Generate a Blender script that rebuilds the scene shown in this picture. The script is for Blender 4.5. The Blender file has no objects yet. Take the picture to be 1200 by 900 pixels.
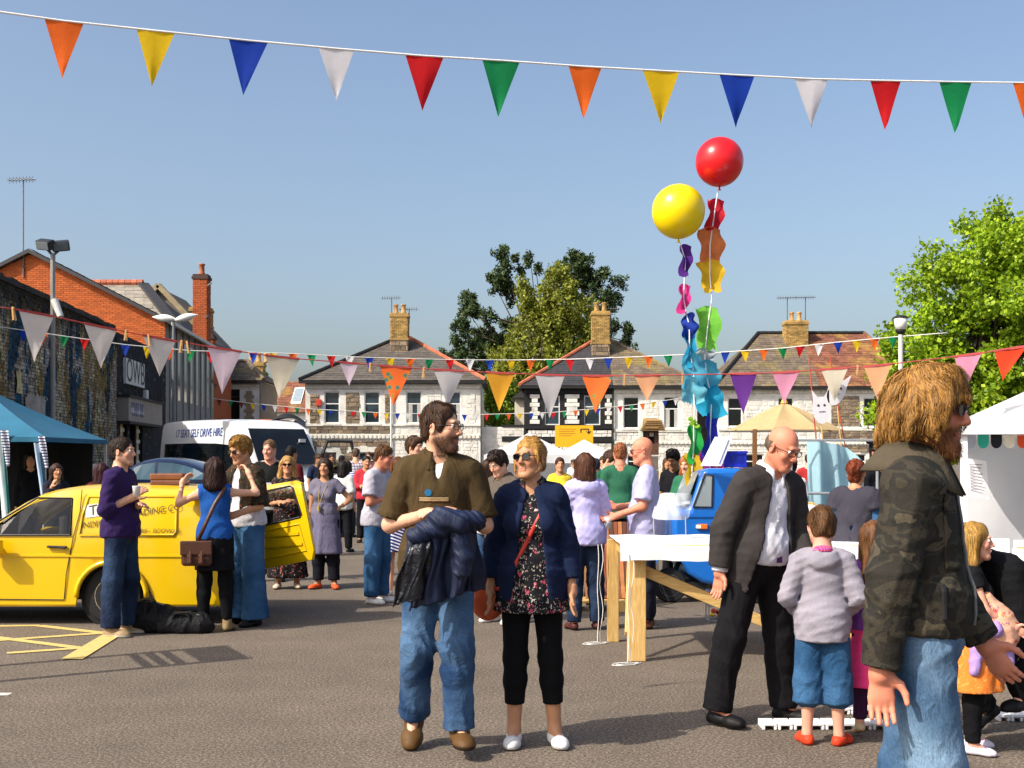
import bpy, math, random
import numpy as np
from mathutils import Vector, Matrix
random.seed(7); RNG = np.random.default_rng(7)
R = math.radians
scene = bpy.context.scene
col = scene.collection
# ---------------------------------------------------------------- camera
F = 1400.0; CH = 1.57; HY = 540.0          # focal length in photo pixels, eye height, horizon row
cam_d = bpy.data.cameras.new('camera'); cam = bpy.data.objects.new('camera', cam_d); col.objects.link(cam)
cam.location = (0, 0, CH); cam.rotation_euler = (R(90), 0, 0)
cam_d.sensor_width = 36; cam_d.lens = 36*F/1200; cam_d.shift_y = 0.075; cam_d.clip_end = 5000
scene.camera = cam
# ---------------------------------------------------------------- sky, sun, exposure
AZ, EL = R(33), R(43)                      # light travels to the right and away from the camera
SUN = Vector((math.cos(AZ)*math.cos(EL), math.sin(AZ)*math.cos(EL), -math.sin(EL)))
world = bpy.data.worlds.new('World'); scene.world = world; world.use_nodes = True
nt = world.node_tree; bg = nt.nodes['Background']
sky = nt.nodes.new('ShaderNodeTexSky'); sky.sky_type = 'NISHITA'; sky.sun_disc = False
sky.sun_elevation = EL; sky.sun_rotation = math.atan2(-SUN.x, -SUN.y)
sky.air_density = 1.0; sky.dust_density = 4.2; sky.ozone_density = 1.4
nt.links.new(sky.outputs[0], bg.inputs[0]); bg.inputs[1].default_value = 0.15
sd = bpy.data.lights.new('sun', 'SUN'); sd.energy = 4.3; sd.angle = R(0.5); sd.color = (1, .94, .84)
so = bpy.data.objects.new('sun', sd); col.objects.link(so); so.location = (-30, -20, 40)
so.rotation_euler = SUN.to_track_quat('-Z', 'Y').to_euler()
scene.view_settings.view_transform = 'Standard'; scene.view_settings.look = 'None'
scene.view_settings.gamma = 1; scene.view_settings.use_curve_mapping = False
scene.view_settings.exposure = 0.42
scene.cycles.max_bounces = 6; scene.cycles.transparent_max_bounces = 12

# ---------------------------------------------------------------- helpers
def X(px, d): return (px-600)/F*d
def Z(py, d): return CH+(HY-py)/F*d
def P(px, py, d): return Vector((X(px, d), d, Z(py, d)))
def GD(py): return CH*F/(py-HY)            # distance of a ground point seen at row py

def lin(c):
    if isinstance(c, str):
        c = c.lstrip('#'); c = c if len(c) == 6 else ''.join(q*2 for q in c); c = [int(c[i:i+2], 16)/255 for i in (0, 2, 4)]
    return tuple((x/12.92 if x <= .04045 else ((x+.055)/1.055)**2.4) for x in c)

class MB:
    """collects simple shapes that become one mesh"""
    def __init__(s): s.v = []; s.f = []; s.m = []
    def add(s, vs, fs, mi=0):
        o = len(s.v); s.v += [tuple(v) for v in vs]; s.f += [tuple(i+o for i in f) for f in fs]; s.m += [mi]*len(fs); return s
    def box(s, x0, x1, y0, y1, z0, z1, mi=0, M=None, bottom=True):
        vs = [Vector(p) for p in ((x0,y0,z0),(x1,y0,z0),(x1,y1,z0),(x0,y1,z0),(x0,y0,z1),(x1,y0,z1),(x1,y1,z1),(x0,y1,z1))]
        if M is not None: vs = [M @ v for v in vs]
        fs = [(4,5,6,7),(0,1,5,4),(1,2,6,5),(2,3,7,6),(3,0,4,7)]
        if bottom: fs.append((3,2,1,0))
        return s.add(vs, fs, mi)
    def bar(s, a, b, w, h=None, mi=0, up=(0,0,1)):
        a = Vector(a); b = Vector(b); h = h or w; d = (b-a).normalized(); u = Vector(up)
        if abs(d.dot(u)) > .98: u = Vector((0,1,0))
        x = d.cross(u).normalized(); y = x.cross(d).normalized()
        vs = [p+x*sx*w/2+y*sy*h/2 for p in (a, b) for sx, sy in ((-1,-1),(1,-1),(1,1),(-1,1))]
        return s.add(vs, [(0,1,2,3),(7,6,5,4),(0,4,5,1),(1,5,6,2),(2,6,7,3),(3,7,4,0)], mi)
    def tube(s, pts, r, n=8, mi=0, caps=True):
        pts = [Vector(p) for p in pts]; k = len(pts)
        rs = r if isinstance(r, (list, tuple)) else [r]*k
        vs = []; u = None
        for i, p in enumerate(pts):
            d = (pts[min(i+1,k-1)]-pts[max(i-1,0)]).normalized()
            if u is None:
                u = d.cross(Vector((0,0,1))) if abs(d.z) < .95 else d.cross(Vector((0,1,0)))
            u = (u-d*u.dot(d)).normalized(); w = d.cross(u)
            vs += [p+(u*math.cos(2*math.pi*j/n)+w*math.sin(2*math.pi*j/n))*rs[i] for j in range(n)]
        fs = [(i*n+j, i*n+(j+1)%n, (i+1)*n+(j+1)%n, (i+1)*n+j) for i in range(k-1) for j in range(n)]
        if caps: fs += [tuple(range(n))[::-1], tuple((k-1)*n+j for j in range(n))]
        return s.add(vs, fs, mi)
    def lathe(s, c, prof, n=24, mi=0, axis='z'):
        c = Vector(c); vs = []
        for r_, z_ in prof:
            for j in range(n):
                a = 2*math.pi*j/n; p = (r_*math.cos(a), r_*math.sin(a), z_)
                if axis == 'y': p = (p[0], p[2], p[1])
                if axis == 'x': p = (p[2], p[0], p[1])
                vs.append(c+Vector(p))
        k = len(prof)
        fs = [(i*n+j, i*n+(j+1)%n, (i+1)*n+(j+1)%n, (i+1)*n+j) for i in range(k-1) for j in range(n)]
        fs += [tuple(range(n))[::-1], tuple((k-1)*n+j for j in range(n))]
        return s.add(vs, fs, mi)
    def prism(s, poly, y0, y1, mi=0, plane='xz'):
        n = len(poly)
        mk = (lambda p, t: (p[0], t, p[1])) if plane == 'xz' else ((lambda p, t: (p[0], p[1], t)) if plane == 'xy' else (lambda p, t: (t, p[0], p[1])))
        vs = [mk(p, y0) for p in poly]+[mk(p, y1) for p in poly]
        fs = [tuple(range(n)), tuple(range(2*n-1, n-1, -1))]+[(i, i+n, (i+1)%n+n, (i+1)%n) for i in range(n)]
        return s.add(vs, fs, mi)
    def grid(s, fn, nu, nv, mi=0):
        vs = [fn(i/nu, j/nv) for j in range(nv+1) for i in range(nu+1)]
        fs = [(j*(nu+1)+i, j*(nu+1)+i+1, (j+1)*(nu+1)+i+1, (j+1)*(nu+1)+i) for j in range(nv) for i in range(nu)]
        return s.add(vs, fs, mi)
    def mesh(s, name, mats, smooth=False):
        me = bpy.data.meshes.new(name); me.from_pydata(s.v, [], s.f)
        for m in (mats if isinstance(mats, (list, tuple)) else [mats]): me.materials.append(m)
        if isinstance(mats, (list, tuple)) and len(mats) > 1: me.polygons.foreach_set('material_index', s.m)
        if smooth: me.polygons.foreach_set('use_smooth', [True]*len(me.polygons))
        me.update(); return me
    def build(s, name, mats, parent=None, smooth=False, auto=None):
        return ob(name, s.mesh(name, mats, smooth), parent)

def ob(name, data, parent=None, loc=None):
    o = bpy.data.objects.new(name, data); col.objects.link(o)
    if parent is not None: o.parent = parent
    if loc is not None: o.location = loc
    return o
def tag(o, label=None, cat=None, group=None, kind=None):
    if label: o['label'] = label
    if cat: o['category'] = cat
    if group: o['group'] = group
    if kind: o['kind'] = kind
    return o
def thing(name, label, cat, loc=(0,0,0), rz=0, group=None):
    o = bpy.data.objects.new(name, None); col.objects.link(o); o.empty_display_size = .2
    o.location = loc; o.rotation_euler = (0, 0, rz); return tag(o, label, cat, group)
def text(s, size, m, parent=None, loc=(0,0,0), rot=(R(90),0,0), name='lettering', ext=.002, align='CENTER', sx=1.0, shear=0):
    c = bpy.data.curves.new(name, 'FONT'); c.body = s; c.size = size; c.extrude = ext; c.align_x = align; c.align_y = 'CENTER'; c.shear = shear
    c.materials.append(m); o = bpy.data.objects.new(name, c); col.objects.link(o)
    o.location = loc; o.rotation_euler = rot; o.scale = (sx, 1, 1)
    me = bpy.data.meshes.new_from_object(o); me.name = name; bpy.data.objects.remove(o); o = ob(name, me, parent, loc); o.rotation_euler = rot; o.scale = (sx, 1, 1)
    return o
def bevel(o, w=.01, seg=2, ang=35):
    m = o.modifiers.new('bevel', 'BEVEL'); m.width = w; m.segments = seg; m.limit_method = 'ANGLE'; m.angle_limit = R(ang); return o
def subd(o, n=1):
    m = o.modifiers.new('subd', 'SUBSURF'); m.levels = n; m.render_levels = n; return o
def autosmooth(me, ang=40):
    me.polygons.foreach_set('use_smooth', [True]*len(me.polygons))
    try: me.set_sharp_from_angle(angle=R(ang))
    except Exception: pass
# ---------------------------------------------------------------- materials
class NT:
    def __init__(s, name):
        s.m = bpy.data.materials.new(name); s.m.use_nodes = True; s.t = s.m.node_tree; s.b = s.t.nodes['Principled BSDF']
    def n(s, typ, **kw):
        nd = s.t.nodes.new('ShaderNode'+typ)
        for k, v in kw.items():
            if k[0] == '_': setattr(nd, k[1:], v)
            else: nd.inputs[k.replace('__', ' ')].default_value = v
        return nd
    def l(s, a, b): s.t.links.new(a, b)
    def obj(s): return s.n('TexCoord').outputs['Object']
    def noise(s, scale, vec=None, detail=4, rough=.6, dist=0):
        nd = s.n('TexNoise', Scale=scale, Detail=detail, Roughness=rough, Distortion=dist)
        s.l(vec or s.obj(), nd.inputs['Vector']); return nd.outputs['Fac']
    def ramp(s, fac, stops, interp='LINEAR'):
        nd = s.n('ValToRGB'); cr = nd.color_ramp; cr.interpolation = interp
        while len(cr.elements) < len(stops): cr.elements.new(.5)
        for e, (p, c) in zip(cr.elements, stops):
            e.position = p; e.color = (*(c if not isinstance(c, (int, float)) else (c, c, c)), 1)
        s.l(fac, nd.inputs['Fac']); return nd.outputs['Color']
    def mix(s, fac, a, b, mode='MIX'):
        nd = s.n('Mix', _data_type='RGBA', _blend_type=mode)
        for v, i in ((fac, 0), (a, 6), (b, 7)):
            if hasattr(v, 'is_output'): s.l(v, nd.inputs[i])
            else: nd.inputs[i].default_value = v if i == 0 else (*v, 1)
        return nd.outputs[2]
    def math(s, op, a, b=0.0):
        nd = s.n('Math', _operation=op)
        for v, i in ((a, 0), (b, 1)):
            if hasattr(v, 'is_output'): s.l(v, nd.inputs[i])
            else: nd.inputs[i].default_value = v
        return nd.outputs[0]
    def mapping(s, scale, rot=(0,0,0), vec=None):
        nd = s.n('Mapping'); nd.inputs['Scale'].default_value = scale; nd.inputs['Rotation'].default_value = rot
        s.l(vec or s.obj(), nd.inputs['Vector']); return nd.outputs[0]
    def bump(s, h, strength=.3, dist=.01):
        nd = s.n('Bump', Strength=strength, Distance=dist); s.l(h, nd.inputs['Height']); s.l(nd.outputs[0], s.b.inputs['Normal'])
    def col(s, c):
        if hasattr(c, 'is_output'): s.l(c, s.b.inputs['Base Color'])
        else: s.b.inputs['Base Color'].default_value = (*c, 1)
    def set(s, rough=.7, spec=.4, metal=0, **kw):
        s.b.inputs['Roughness'].default_value = rough; s.b.inputs['Specular IOR Level'].default_value = spec; s.b.inputs['Metallic'].default_value = metal
        for k, v in kw.items(): s.b.inputs[k.replace('__', ' ')].default_value = v
        return s.m
_MC = {}
def mat(c, rough=.7, var=.12, scale=6, bump=.0, bscale=60, metal=0, spec=.4, island=0, name='paint', dirt=None, dscale=3, vcol=False, **kw):
    key = (str(c), rough, var, scale, bump, bscale, metal, spec, island, name, str(dirt), vcol, str(kw))
    if key in _MC: return _MC[key]
    N = NT(name); base = lin(c)
    if vcol:
        a = N.n('Attribute', _attribute_name='Col'); c0 = a.outputs['Color']
        c0 = N.mix(1.0, c0, N.ramp(N.noise(scale), [(.3, 1-var), (.7, 1+var*.6)]), 'MULTIPLY')
    else:
        lo = tuple(x*(1-var) for x in base); hi = tuple(min(1, x*(1+var)) for x in base)
        c0 = N.ramp(N.noise(scale), [(.3, lo), (.7, hi)])
    if island:
        g = N.n('NewGeometry').outputs['Random Per Island']
        c0 = N.mix(1.0, c0, N.ramp(g, [(0, 1-island), (1, 1+island*.7)]), 'MULTIPLY')
    if dirt:
        c0 = N.mix(N.ramp(N.noise(dscale, detail=6), [(.5, 0), (.72, .85)]), c0, lin(dirt))
    N.col(c0)
    if bump: N.bump(N.noise(bscale, detail=5), bump, .01)
    m = N.set(rough, spec, metal, **kw); _MC[key] = m; return m

def m_glass_dark(c='#20262b', rough=.06, name='window_glass'):
    key = ('glassd', c, rough)
    if key in _MC: return _MC[key]
    N = NT(name); b = lin(c)
    N.col(N.ramp(N.noise(.7, detail=1), [(.35, tuple(x*.6 for x in b)), (.65, tuple(x*1.6 for x in b))]))
    _MC[key] = N.set(rough, .6); return _MC[key]
def m_glass_clear():
    N = NT('clear_glass'); t = N.t; o = t.nodes['Material Output']
    tr = N.n('BsdfTransparent'); tr.inputs[0].default_value = (.93, .95, .95, 1); gl = N.n('BsdfGlossy'); gl.inputs['Roughness'].default_value = .03
    fr = N.n('Fresnel'); fr.inputs[0].default_value = 1.5; mx = N.n('MixShader')
    N.l(fr.outputs[0], mx.inputs[0]); N.l(tr.outputs[0], mx.inputs[1]); N.l(gl.outputs[0], mx.inputs[2]); N.l(mx.outputs[0], o.inputs[0]); return N.m
def m_translucent(c, amt=.4, name='thin_cloth', var=.1):
    key = ('trl', str(c), amt, name)
    if key in _MC: return _MC[key]
    N = NT(name); base = lin(c); o = N.t.nodes['Material Output']
    cc = N.ramp(N.noise(9), [(.3, tuple(x*(1-var) for x in base)), (.7, base)])
    N.col(cc); N.set(.75, .2); N.bump(N.noise(30), .15, .01)
    tl = N.n('BsdfTranslucent'); N.l(cc, tl.inputs[0]); mx = N.n('MixShader'); mx.inputs[0].default_value = amt
    N.l(N.b.outputs[0], mx.inputs[1]); N.l(tl.outputs[0], mx.inputs[2]); N.l(mx.outputs[0], o.inputs[0]); _MC[key] = N.m; return N.m
def m_asphalt():
    N = NT('asphalt'); v = N.obj()
    fine = N.noise(58, v, 4, .85); mid = N.noise(2.2, v, 5, .6); big = N.noise(.25, v, 4)
    c = N.ramp(fine, [(.30, lin('#201b16')), (.5, lin('#60554a')), (.70, lin('#b3a591'))])
    c = N.mix(1.0, c, N.ramp(mid, [(.3, .86), (.7, 1.1)]), 'MULTIPLY')
    c = N.mix(1.0, c, N.ramp(big, [(.35, .86), (.65, 1.1)]), 'MULTIPLY')
    crk = N.n('TexVoronoi', Scale=34.0); N.l(v, crk.inputs['Vector'])
    c = N.mix(N.ramp(crk.outputs['Distance'], [(.0, .5), (.12, 0)]), c, lin('#b9b0a4'))
    sp = N.noise(1.1, v, 6, .75); c = N.mix(N.ramp(sp, [(.66, 0), (.73, .55)]), c, lin('#3c3834'))
    N.col(c); N.bump(N.noise(180, v, 4, .7), .55, .006); return N.set(.88, .3)
def m_skin():
    return mat('#ffffff', .55, .05, 30, .12, 260, vcol=True, name='skin', spec=.35, Subsurface__Weight=.0)
def m_vcloth(name='cloth', rough=.85, bs=90, bump=.25, var=.10):
    return mat('#ffffff', rough, var, 14, bump, bs, vcol=True, name=name, spec=.2)
def m_denim(base, fade):
    N = NT('denim'); v = N.obj()
    n1 = N.noise(3.2, v, 2, .5); n2 = N.noise(240, N.mapping((1, 1, .35), vec=v), 2)
    c = N.ramp(n1, [(.36, lin(base)), (.74, lin(fade))]); c = N.mix(1.0, c, N.ramp(n2, [(.3, .74), (.7, 1.22)]), 'MULTIPLY')
    N.col(c); N.bump(N.math('ADD', N.math('MULTIPLY', N.noise(9, v, 4, .5, 1.2), 2.4), N.math('MULTIPLY', n2, .12)), .5, .014); return N.set(.9, .15)
def m_camo():
    N = NT('camouflage'); v = N.mapping((1, 1, 1.5))
    c = N.ramp(N.noise(7.5, v, 2, .5, .5), [(0, lin('#25221c')), (.45, lin('#363127')), (.52, lin('#26241f')), (.60, lin('#4a4335')), (.68, lin('#37342a'))], 'CONSTANT')
    c = N.mix(1.0, c, N.ramp(N.noise(160), [(.3, .75), (.7, 1.2)]), 'MULTIPLY')
    N.col(c); N.bump(N.noise(22, None, 5, .65), .55, .012); return N.set(.8, .25)
def m_floral(bgc, cs, scale=26, name='floral_print'):
    N = NT(name); v = N.obj(); c = lin(bgc)
    for i, (cc, sc, th) in enumerate(cs):
        vo = N.n('TexVoronoi', Scale=sc*scale/26); mp = N.mapping((1, 1, 1), (i*.7, i*1.1, i)); N.l(N.mix(.06, mp, N.n('TexNoise', Scale=30.0).outputs['Color']), vo.inputs['Vector'])
        c = N.mix(N.ramp(vo.outputs['Distance'], [(th, 1), (th+.05, 0)]), c, lin(cc))
    N.col(c); N.bump(N.noise(30), .3, .008); return N.set(.8, .2)
def m_stripe(a, b, scale, axis=(0,0,1), duty=.5, name='striped_cloth'):
    N = NT(name); s = N.n('SeparateXYZ'); N.l(N.obj(), s.inputs[0])
    e = None
    for k, w in enumerate(axis):
        if w: t = N.math('MULTIPLY', s.outputs[k], w*scale); e = t if e is None else N.math('ADD', e, t)
    f = N.math('LESS_THAN', N.math('FRACT', e), duty)
    N.col(N.mix(f, lin(a), lin(b))); N.bump(N.noise(30), .3, .008); return N.set(.85, .2)
def m_plaid(a, b, c3, scale=14):
    N = NT('plaid'); s = N.n('SeparateXYZ'); N.l(N.obj(), s.inputs[0])
    fx = N.math('LESS_THAN', N.math('FRACT', N.math('MULTIPLY', N.math('ADD', s.outputs[0], s.outputs[1]), scale)), .4)
    fz = N.math('LESS_THAN', N.math('FRACT', N.math('MULTIPLY', s.outputs[2], scale)), .4)
    N.col(N.mix(N.math('MULTIPLY', fz, .6), N.mix(N.math('MULTIPLY', fx, .6), lin(a), lin(b)), lin(c3))); return N.set(.85, .2)
def m_leaf(c1, c2, name='foliage', trans=.35):
    N = NT(name); o = N.t.nodes['Material Output']; g = N.n('NewGeometry').outputs['Random Per Island']
    c = N.ramp(g, [(0, lin(c1)), (1, lin(c2))]); c = N.mix(1.0, c, N.ramp(N.noise(.8, detail=2), [(.35, .75), (.65, 1.15)]), 'MULTIPLY'); N.col(c); N.set(.5, .3)
    tl = N.n('BsdfTranslucent'); N.l(c, tl.inputs[0]); mx = N.n('MixShader'); mx.inputs[0].default_value = trans
    N.l(N.b.outputs[0], mx.inputs[1]); N.l(tl.outputs[0], mx.inputs[2]); N.l(mx.outputs[0], o.inputs[0]); return N.m
def m_wood(c1, c2, scale=(1, 1, 14), name='timber', rough=.7):
    key = ('wood', c1, c2, scale)
    if key in _MC: return _MC[key]
    N = NT(name); n = N.noise(7, N.mapping(scale), 5, .6, .8)
    c = N.ramp(n, [(.3, lin(c1)), (.7, lin(c2))]); g = N.n('ObjectInfo').outputs['Random']
    c = N.mix(1.0, c, N.ramp(g, [(0, .85), (1, 1.1)]), 'MULTIPLY'); N.col(c); N.bump(n, .2, .004); _MC[key] = N.set(rough, .3); return N.m
def m_graffiti():
    """old brick painted over and over: ochre, cream, teal and black fields, worn brick by brick"""
    N = NT('painted_old_brick'); v = N.obj(); vv = N.mapping((.42, .25, .13))
    v2 = N.mapping((1, .55, .40))
    f = N.noise(2.1, vv, 3, .55, .4)
    c = N.ramp(f, [(0, lin('#0f3a52')), (.40, lin('#14506c')), (.455, lin('#3a3227')), (.48, lin('#8d7648')), (.57, lin('#b8aa84')), (.63, lin('#6d6a60')), (.70, lin('#14455f'))], 'CONSTANT')
    c = N.mix(N.ramp(N.noise(1.3, v2, 3, .6, 1.2), [(.53, 0), (.55, .9)]), c, lin('#a3978c'))
    c = N.mix(N.ramp(N.noise(3.2, v2, 4, .6, 2.5), [(.475, 0), (.49, .95), (.51, .95), (.525, 0)]), c, lin('#191a1b'))
    c = N.mix(N.ramp(N.noise(5, v2, 4, .7, 1.0), [(.60, 0), (.66, .75)]), c, lin('#2a2723'))
    s = N.n('SeparateXYZ'); N.l(v, s.inputs[0])
    hz = N.math('ADD', s.outputs[2], N.math('MULTIPLY', N.noise(1.5, v, 4), 1.4))
    c = N.mix(N.ramp(N.math('MULTIPLY', hz, .1), [(.54, 0), (.60, .92)]), c, lin('#1d1a17'))
    g = N.n('NewGeometry').outputs['Random Per Island']
    c = N.mix(1.0, c, N.ramp(g, [(0, .55), (1, 1.35)]), 'MULTIPLY')
    N.col(c); N.bump(N.noise(25, v), .4, .01); return N.set(.9, .2)
# ---------------------------------------------------------------- ground
def GP(px, py, z=0): d = GD(py); return Vector((X(px, d), d, z))
def sheet(name, poly, z, m, kind='structure'):
    mb = MB(); mb.add([(p[0], p[1], z) for p in poly], [tuple(range(len(poly)))])
    o = mb.build(name, m); o['kind'] = kind; return o
MA = m_asphalt()
sheet('ground', [(-1500,-300),(1500,-300),(1500,2500),(-1500,2500)], 0, MA)
M_yel = mat('#cdb36a', .8, .18, 14, name='yellow_road_paint', dirt='#857a5e', dscale=14)
M_wht = mat('#cfc8ba', .8, .15, 12, name='white_road_paint', dirt='#8a8378', dscale=10)
def strip(pts, w, z, m, name):
    mb = MB()
    for a, b in zip(pts[:-1], pts[1:]):
        a = GP(*a); b = GP(*b); t = (b-a).normalized(); n = Vector((-t.y, t.x, 0))*w/2; u = Vector((0,0,z))
        mb.add([a-n+u, b-n+u, b+n+u, a+n+u], [(0,1,2,3)])
    o = mb.build(name, m); o['kind'] = 'structure'; return o
for i, (pts, w) in enumerate([([(-120,736),(46,733.2)],.10), ([(46,733.6),(133,743.5)],.10), ([(-40,753.5),(118,742.5)],.10), ([(-60,741),(0,748),(98,760.5)],.10), ([(8,766),(92,760.2)],.10), ([(-80,705),(75,701)],.10)]):
    strip(pts, w, .004+.0006*i, M_yel, 'yellow_road_line')
strip([(138,740.5),(84,773.5)], .17, .009, M_yel, 'yellow_road_line')
for i, pts in enumerate([[(-60,814.5),(12,814)], [(960,777.5),(1014,777)], [(835,703),(1010,699)], [(378,646),(424,646.5)]]):
    strip(pts, .09, .0045, M_wht, 'white_road_line')
sheet('grass_verge', [(1.75,14.55),(14,14.55),(14,16.0),(1.75,16.0)], .02, mat('#4f6a24', .9, .3, 9, name='turf'))
g = MB(); rr = random.Random(3)
for _ in range(9000):
    x = rr.uniform(1.78, 9); y = rr.uniform(14.57, 15.98); h = rr.uniform(.03, .09); a = rr.uniform(0, 6.3); w = .006
    dx, dy = math.cos(a)*w, math.sin(a)*w; lx, ly = rr.uniform(-.03,.03), rr.uniform(-.03,.03)
    g.add([(x-dx,y-dy,.02),(x+dx,y+dy,.02),(x+lx,y+ly,.02+h)], [(0,1,2)])
tag(g.build('grass', m_leaf('#4d7a1a', '#8fb83a', 'grass_blades')), 'short green grass on the verge beyond the blue three-wheeler', 'grass', kind='stuff')
kb = MB()
for i in range(13): kb.box(1.7+i*.92, 1.7+i*.92+.91, 14.40, 14.54, 0, .11)
tag(bevel(kb.build('kerb', mat('#a8a398', .85, .12, 8, .2)), .012), kind='structure')

# ---------------------------------------------------------------- masonry helpers
def front_wall(mb, x0, x1, z0, z1, ops, rev=.14, y=0, mi=0):
    xs = sorted({x0, x1, *[v for o in ops for v in o[:2]]}); zs = sorted({z0, z1, *[v for o in ops for v in o[2:4]]})
    for i in range(len(xs)-1):
        for j in range(len(zs)-1):
            cx, cz = (xs[i]+xs[i+1])/2, (zs[j]+zs[j+1])/2
            if any(o[0] < cx < o[1] and o[2] < cz < o[3] for o in ops): continue
            mb.add([(xs[i],y,zs[j]),(xs[i+1],y,zs[j]),(xs[i+1],y,zs[j+1]),(xs[i],y,zs[j+1])], [(0,1,2,3)], mi)
    for a, b, c, d in [o[:4] for o in ops]:
        e = y+rev
        mb.add([(a,y,c),(b,y,c),(b,y,d),(a,y,d),(a,e,c),(b,e,c),(b,e,d),(a,e,d)], [(0,4,5,1),(1,5,6,2),(2,6,7,3),(3,7,4,0)], mi)
def masonry(mb, O, u, v, W, H, bw, bh, gap=.012, proud=.012, jit=.3, mask=None, stagger=True, rnd=None, mi=0, rubble=False):
    """bricks or stones as little five-sided blocks on the plane O + a*u + b*v"""
    rnd = rnd or random.Random(5); O = Vector(O); u = Vector(u).normalized(); v = Vector(v).normalized(); n = u.cross(v)
    z = 0; row = 0
    while z < H-gap:
        h = bh*(rnd.uniform(.75, 1.3) if rubble else 1); h = min(h, H-z)
        x = -(bw/2 if (row % 2 and stagger) else 0) - (rnd.uniform(0, bw) if rubble else 0)
        while x < W:
            w = bw*(rnd.uniform(.55, 1.6) if rubble else 1)
            a, b = max(x, 0), min(x+w, W)
            if b-a > gap*2 and h > gap*2 and (mask is None or mask((a+b)/2, z+h/2)):
                p = proud*(1+rnd.uniform(-jit, jit)); g_ = gap/2
                c = [(a+g_, z+g_), (b-g_, z+g_), (b-g_, z+h-g_), (a+g_, z+h-g_)]
                k = .25*min(h, b-a) if rubble else 0
                base = [O+u*s_+v*t_-n*.004 for s_, t_ in c]
                if rubble:
                    cx, cz = (a+b)/2, z+h/2; top = [O+u*(s_+(cx-s_)*.12+rnd.uniform(-.01,.01))+v*(t_+(cz-t_)*.15+rnd.uniform(-.01,.01))+n*(p+rnd.uniform(-.3,.3)*p) for s_, t_ in c]
                else: top = [q+n*(p+.004) for q in base]
                mb.add(base+top, [(4,5,6,7),(0,1,5,4),(1,2,6,5),(2,3,7,6),(3,0,4,7)], mi)
            x += w
        z += h; row += 1
def slope_tiles(mb, A, B, C, D, tw, th, lift=.02, rnd=None, mi=0):
    """A-B eave, D-C top edge; overlapping tiles clipped to the slope by their centres"""
    rnd = rnd or random.Random(9); A, B, C, D = map(Vector, (A, B, C, D)); u = (B-A).normalized(); n = u.cross((D-A)).normalized()
    if n.length < .5: n = u.cross((C-A)).normalized()
    v = n.cross(u); q = [((p-A).dot(u), (p-A).dot(v)) for p in (A, B, C, D)]
    H = max(p[1] for p in q); W = q[1][0]; r = 0; z = 0
    while z < H:
        t = (z+th/2)/H
        if t > 1: break
        lo = q[3][0]*min(t,1); hi = q[1][0]+(q[2][0]-q[1][0])*min(t,1)
        x = lo-(tw/2 if r % 2 else 0)
        while x < hi:
            a, b = max(x, lo), min(x+tw, hi)
            if b-a > .03:
                l = lift*rnd.uniform(.6, 1.4); e = .004
                p = [A+u*(a+e)+v*z+n*l, A+u*(b-e)+v*z+n*l*rnd.uniform(.8,1.2), A+u*(b-e)+v*min(z+th*1.15, H)+n*.003, A+u*(a+e)+v*min(z+th*1.15, H)+n*.003]
                mb.add(p+[A+u*(a+e)+v*z-n*.01, A+u*(b-e)+v*z-n*.01], [(0,1,2,3),(4,5,1,0)], mi)
            x += tw
        z += th; r += 1

M_white_render = mat('#e2dfd6', .85, .06, 3, .25, 30, name='white_masonry_paint', dirt='#a9a294', dscale=1.2)
M_white_trim = mat('#e0dccf', .75, .05, 3, name='white_trim', dirt='#b9b2a2', dscale=2)
M_stone = mat('#8a7862', .9, .2, 5, .4, 30, island=.45, name='pennant_stone')
M_mortar = mat('#8f8778', .95, .12, 8, name='mortar')
M_wstone = mat('#e0dcd2', .9, .05, 4, .3, 25, island=.07, name='white_painted_stone', dirt='#a39c8d', dscale=2)
M_black = mat('#1b1a1a', .7, .2, 3, name='black_paint')
M_slate = mat('#5a534c', .75, .16, 3, .1, 30, island=.22, name='slate')
M_slate_dark = mat('#3c3a3c', .6, .10, 2, .1, 30, island=.08, name='dark_slate')
M_tile_brown = mat('#6b5e50', .9, .2, 2.2, .2, 30, island=.3, name='brown_tile', dirt='#8a7a3e', dscale=.9)
M_pantile = mat('#7d4f3c', .9, .2, 2.2, .2, 30, island=.35, name='red_brown_pantile', dirt='#a08038', dscale=1.1)
M_ridge = mat('#b5674a', .85, .15, 4, island=.2, name='terracotta_ridge')
M_ybrick = mat('#b08e52', .9, .2, 4, .2, island=.35, name='yellow_brick', dirt='#6b5a34', dscale=2.5)
M_rbrick = mat('#a8552f', .9, .1, 4, .2, island=.22, name='red_brick')
M_obrick = mat('#b9602f', .9, .08, 4, .2, island=.22, name='orange_brick')
M_pot = mat('#c49a62', .85, .12, 6, name='chimney_pot'); M_rpot = mat('#a5603a', .85, .12, 6, name='red_pot')
M_metal = mat('#6d7072', .5, .1, 8, metal=.6, name='weathered_metal'); M_steel = mat('#b6b9bb', .35, .06, 8, metal=.7, name='galvanised')
M_gutter = mat('#22211f', .5, .1, 3, name='black_gutter')
M_pane = m_glass_dark('#2c3a44'); M_pane2 = m_glass_dark('#14181a', .1)
M_upvc = mat('#e4e4e0', .4, .03, 4, name='window_frame_white'); M_brownframe = mat('#4b3523', .6, .15, 5, name='window_frame_brown')
M_curtain = mat('#b8b4aa', .9, .1, 5, name='net_curtain')

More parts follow.
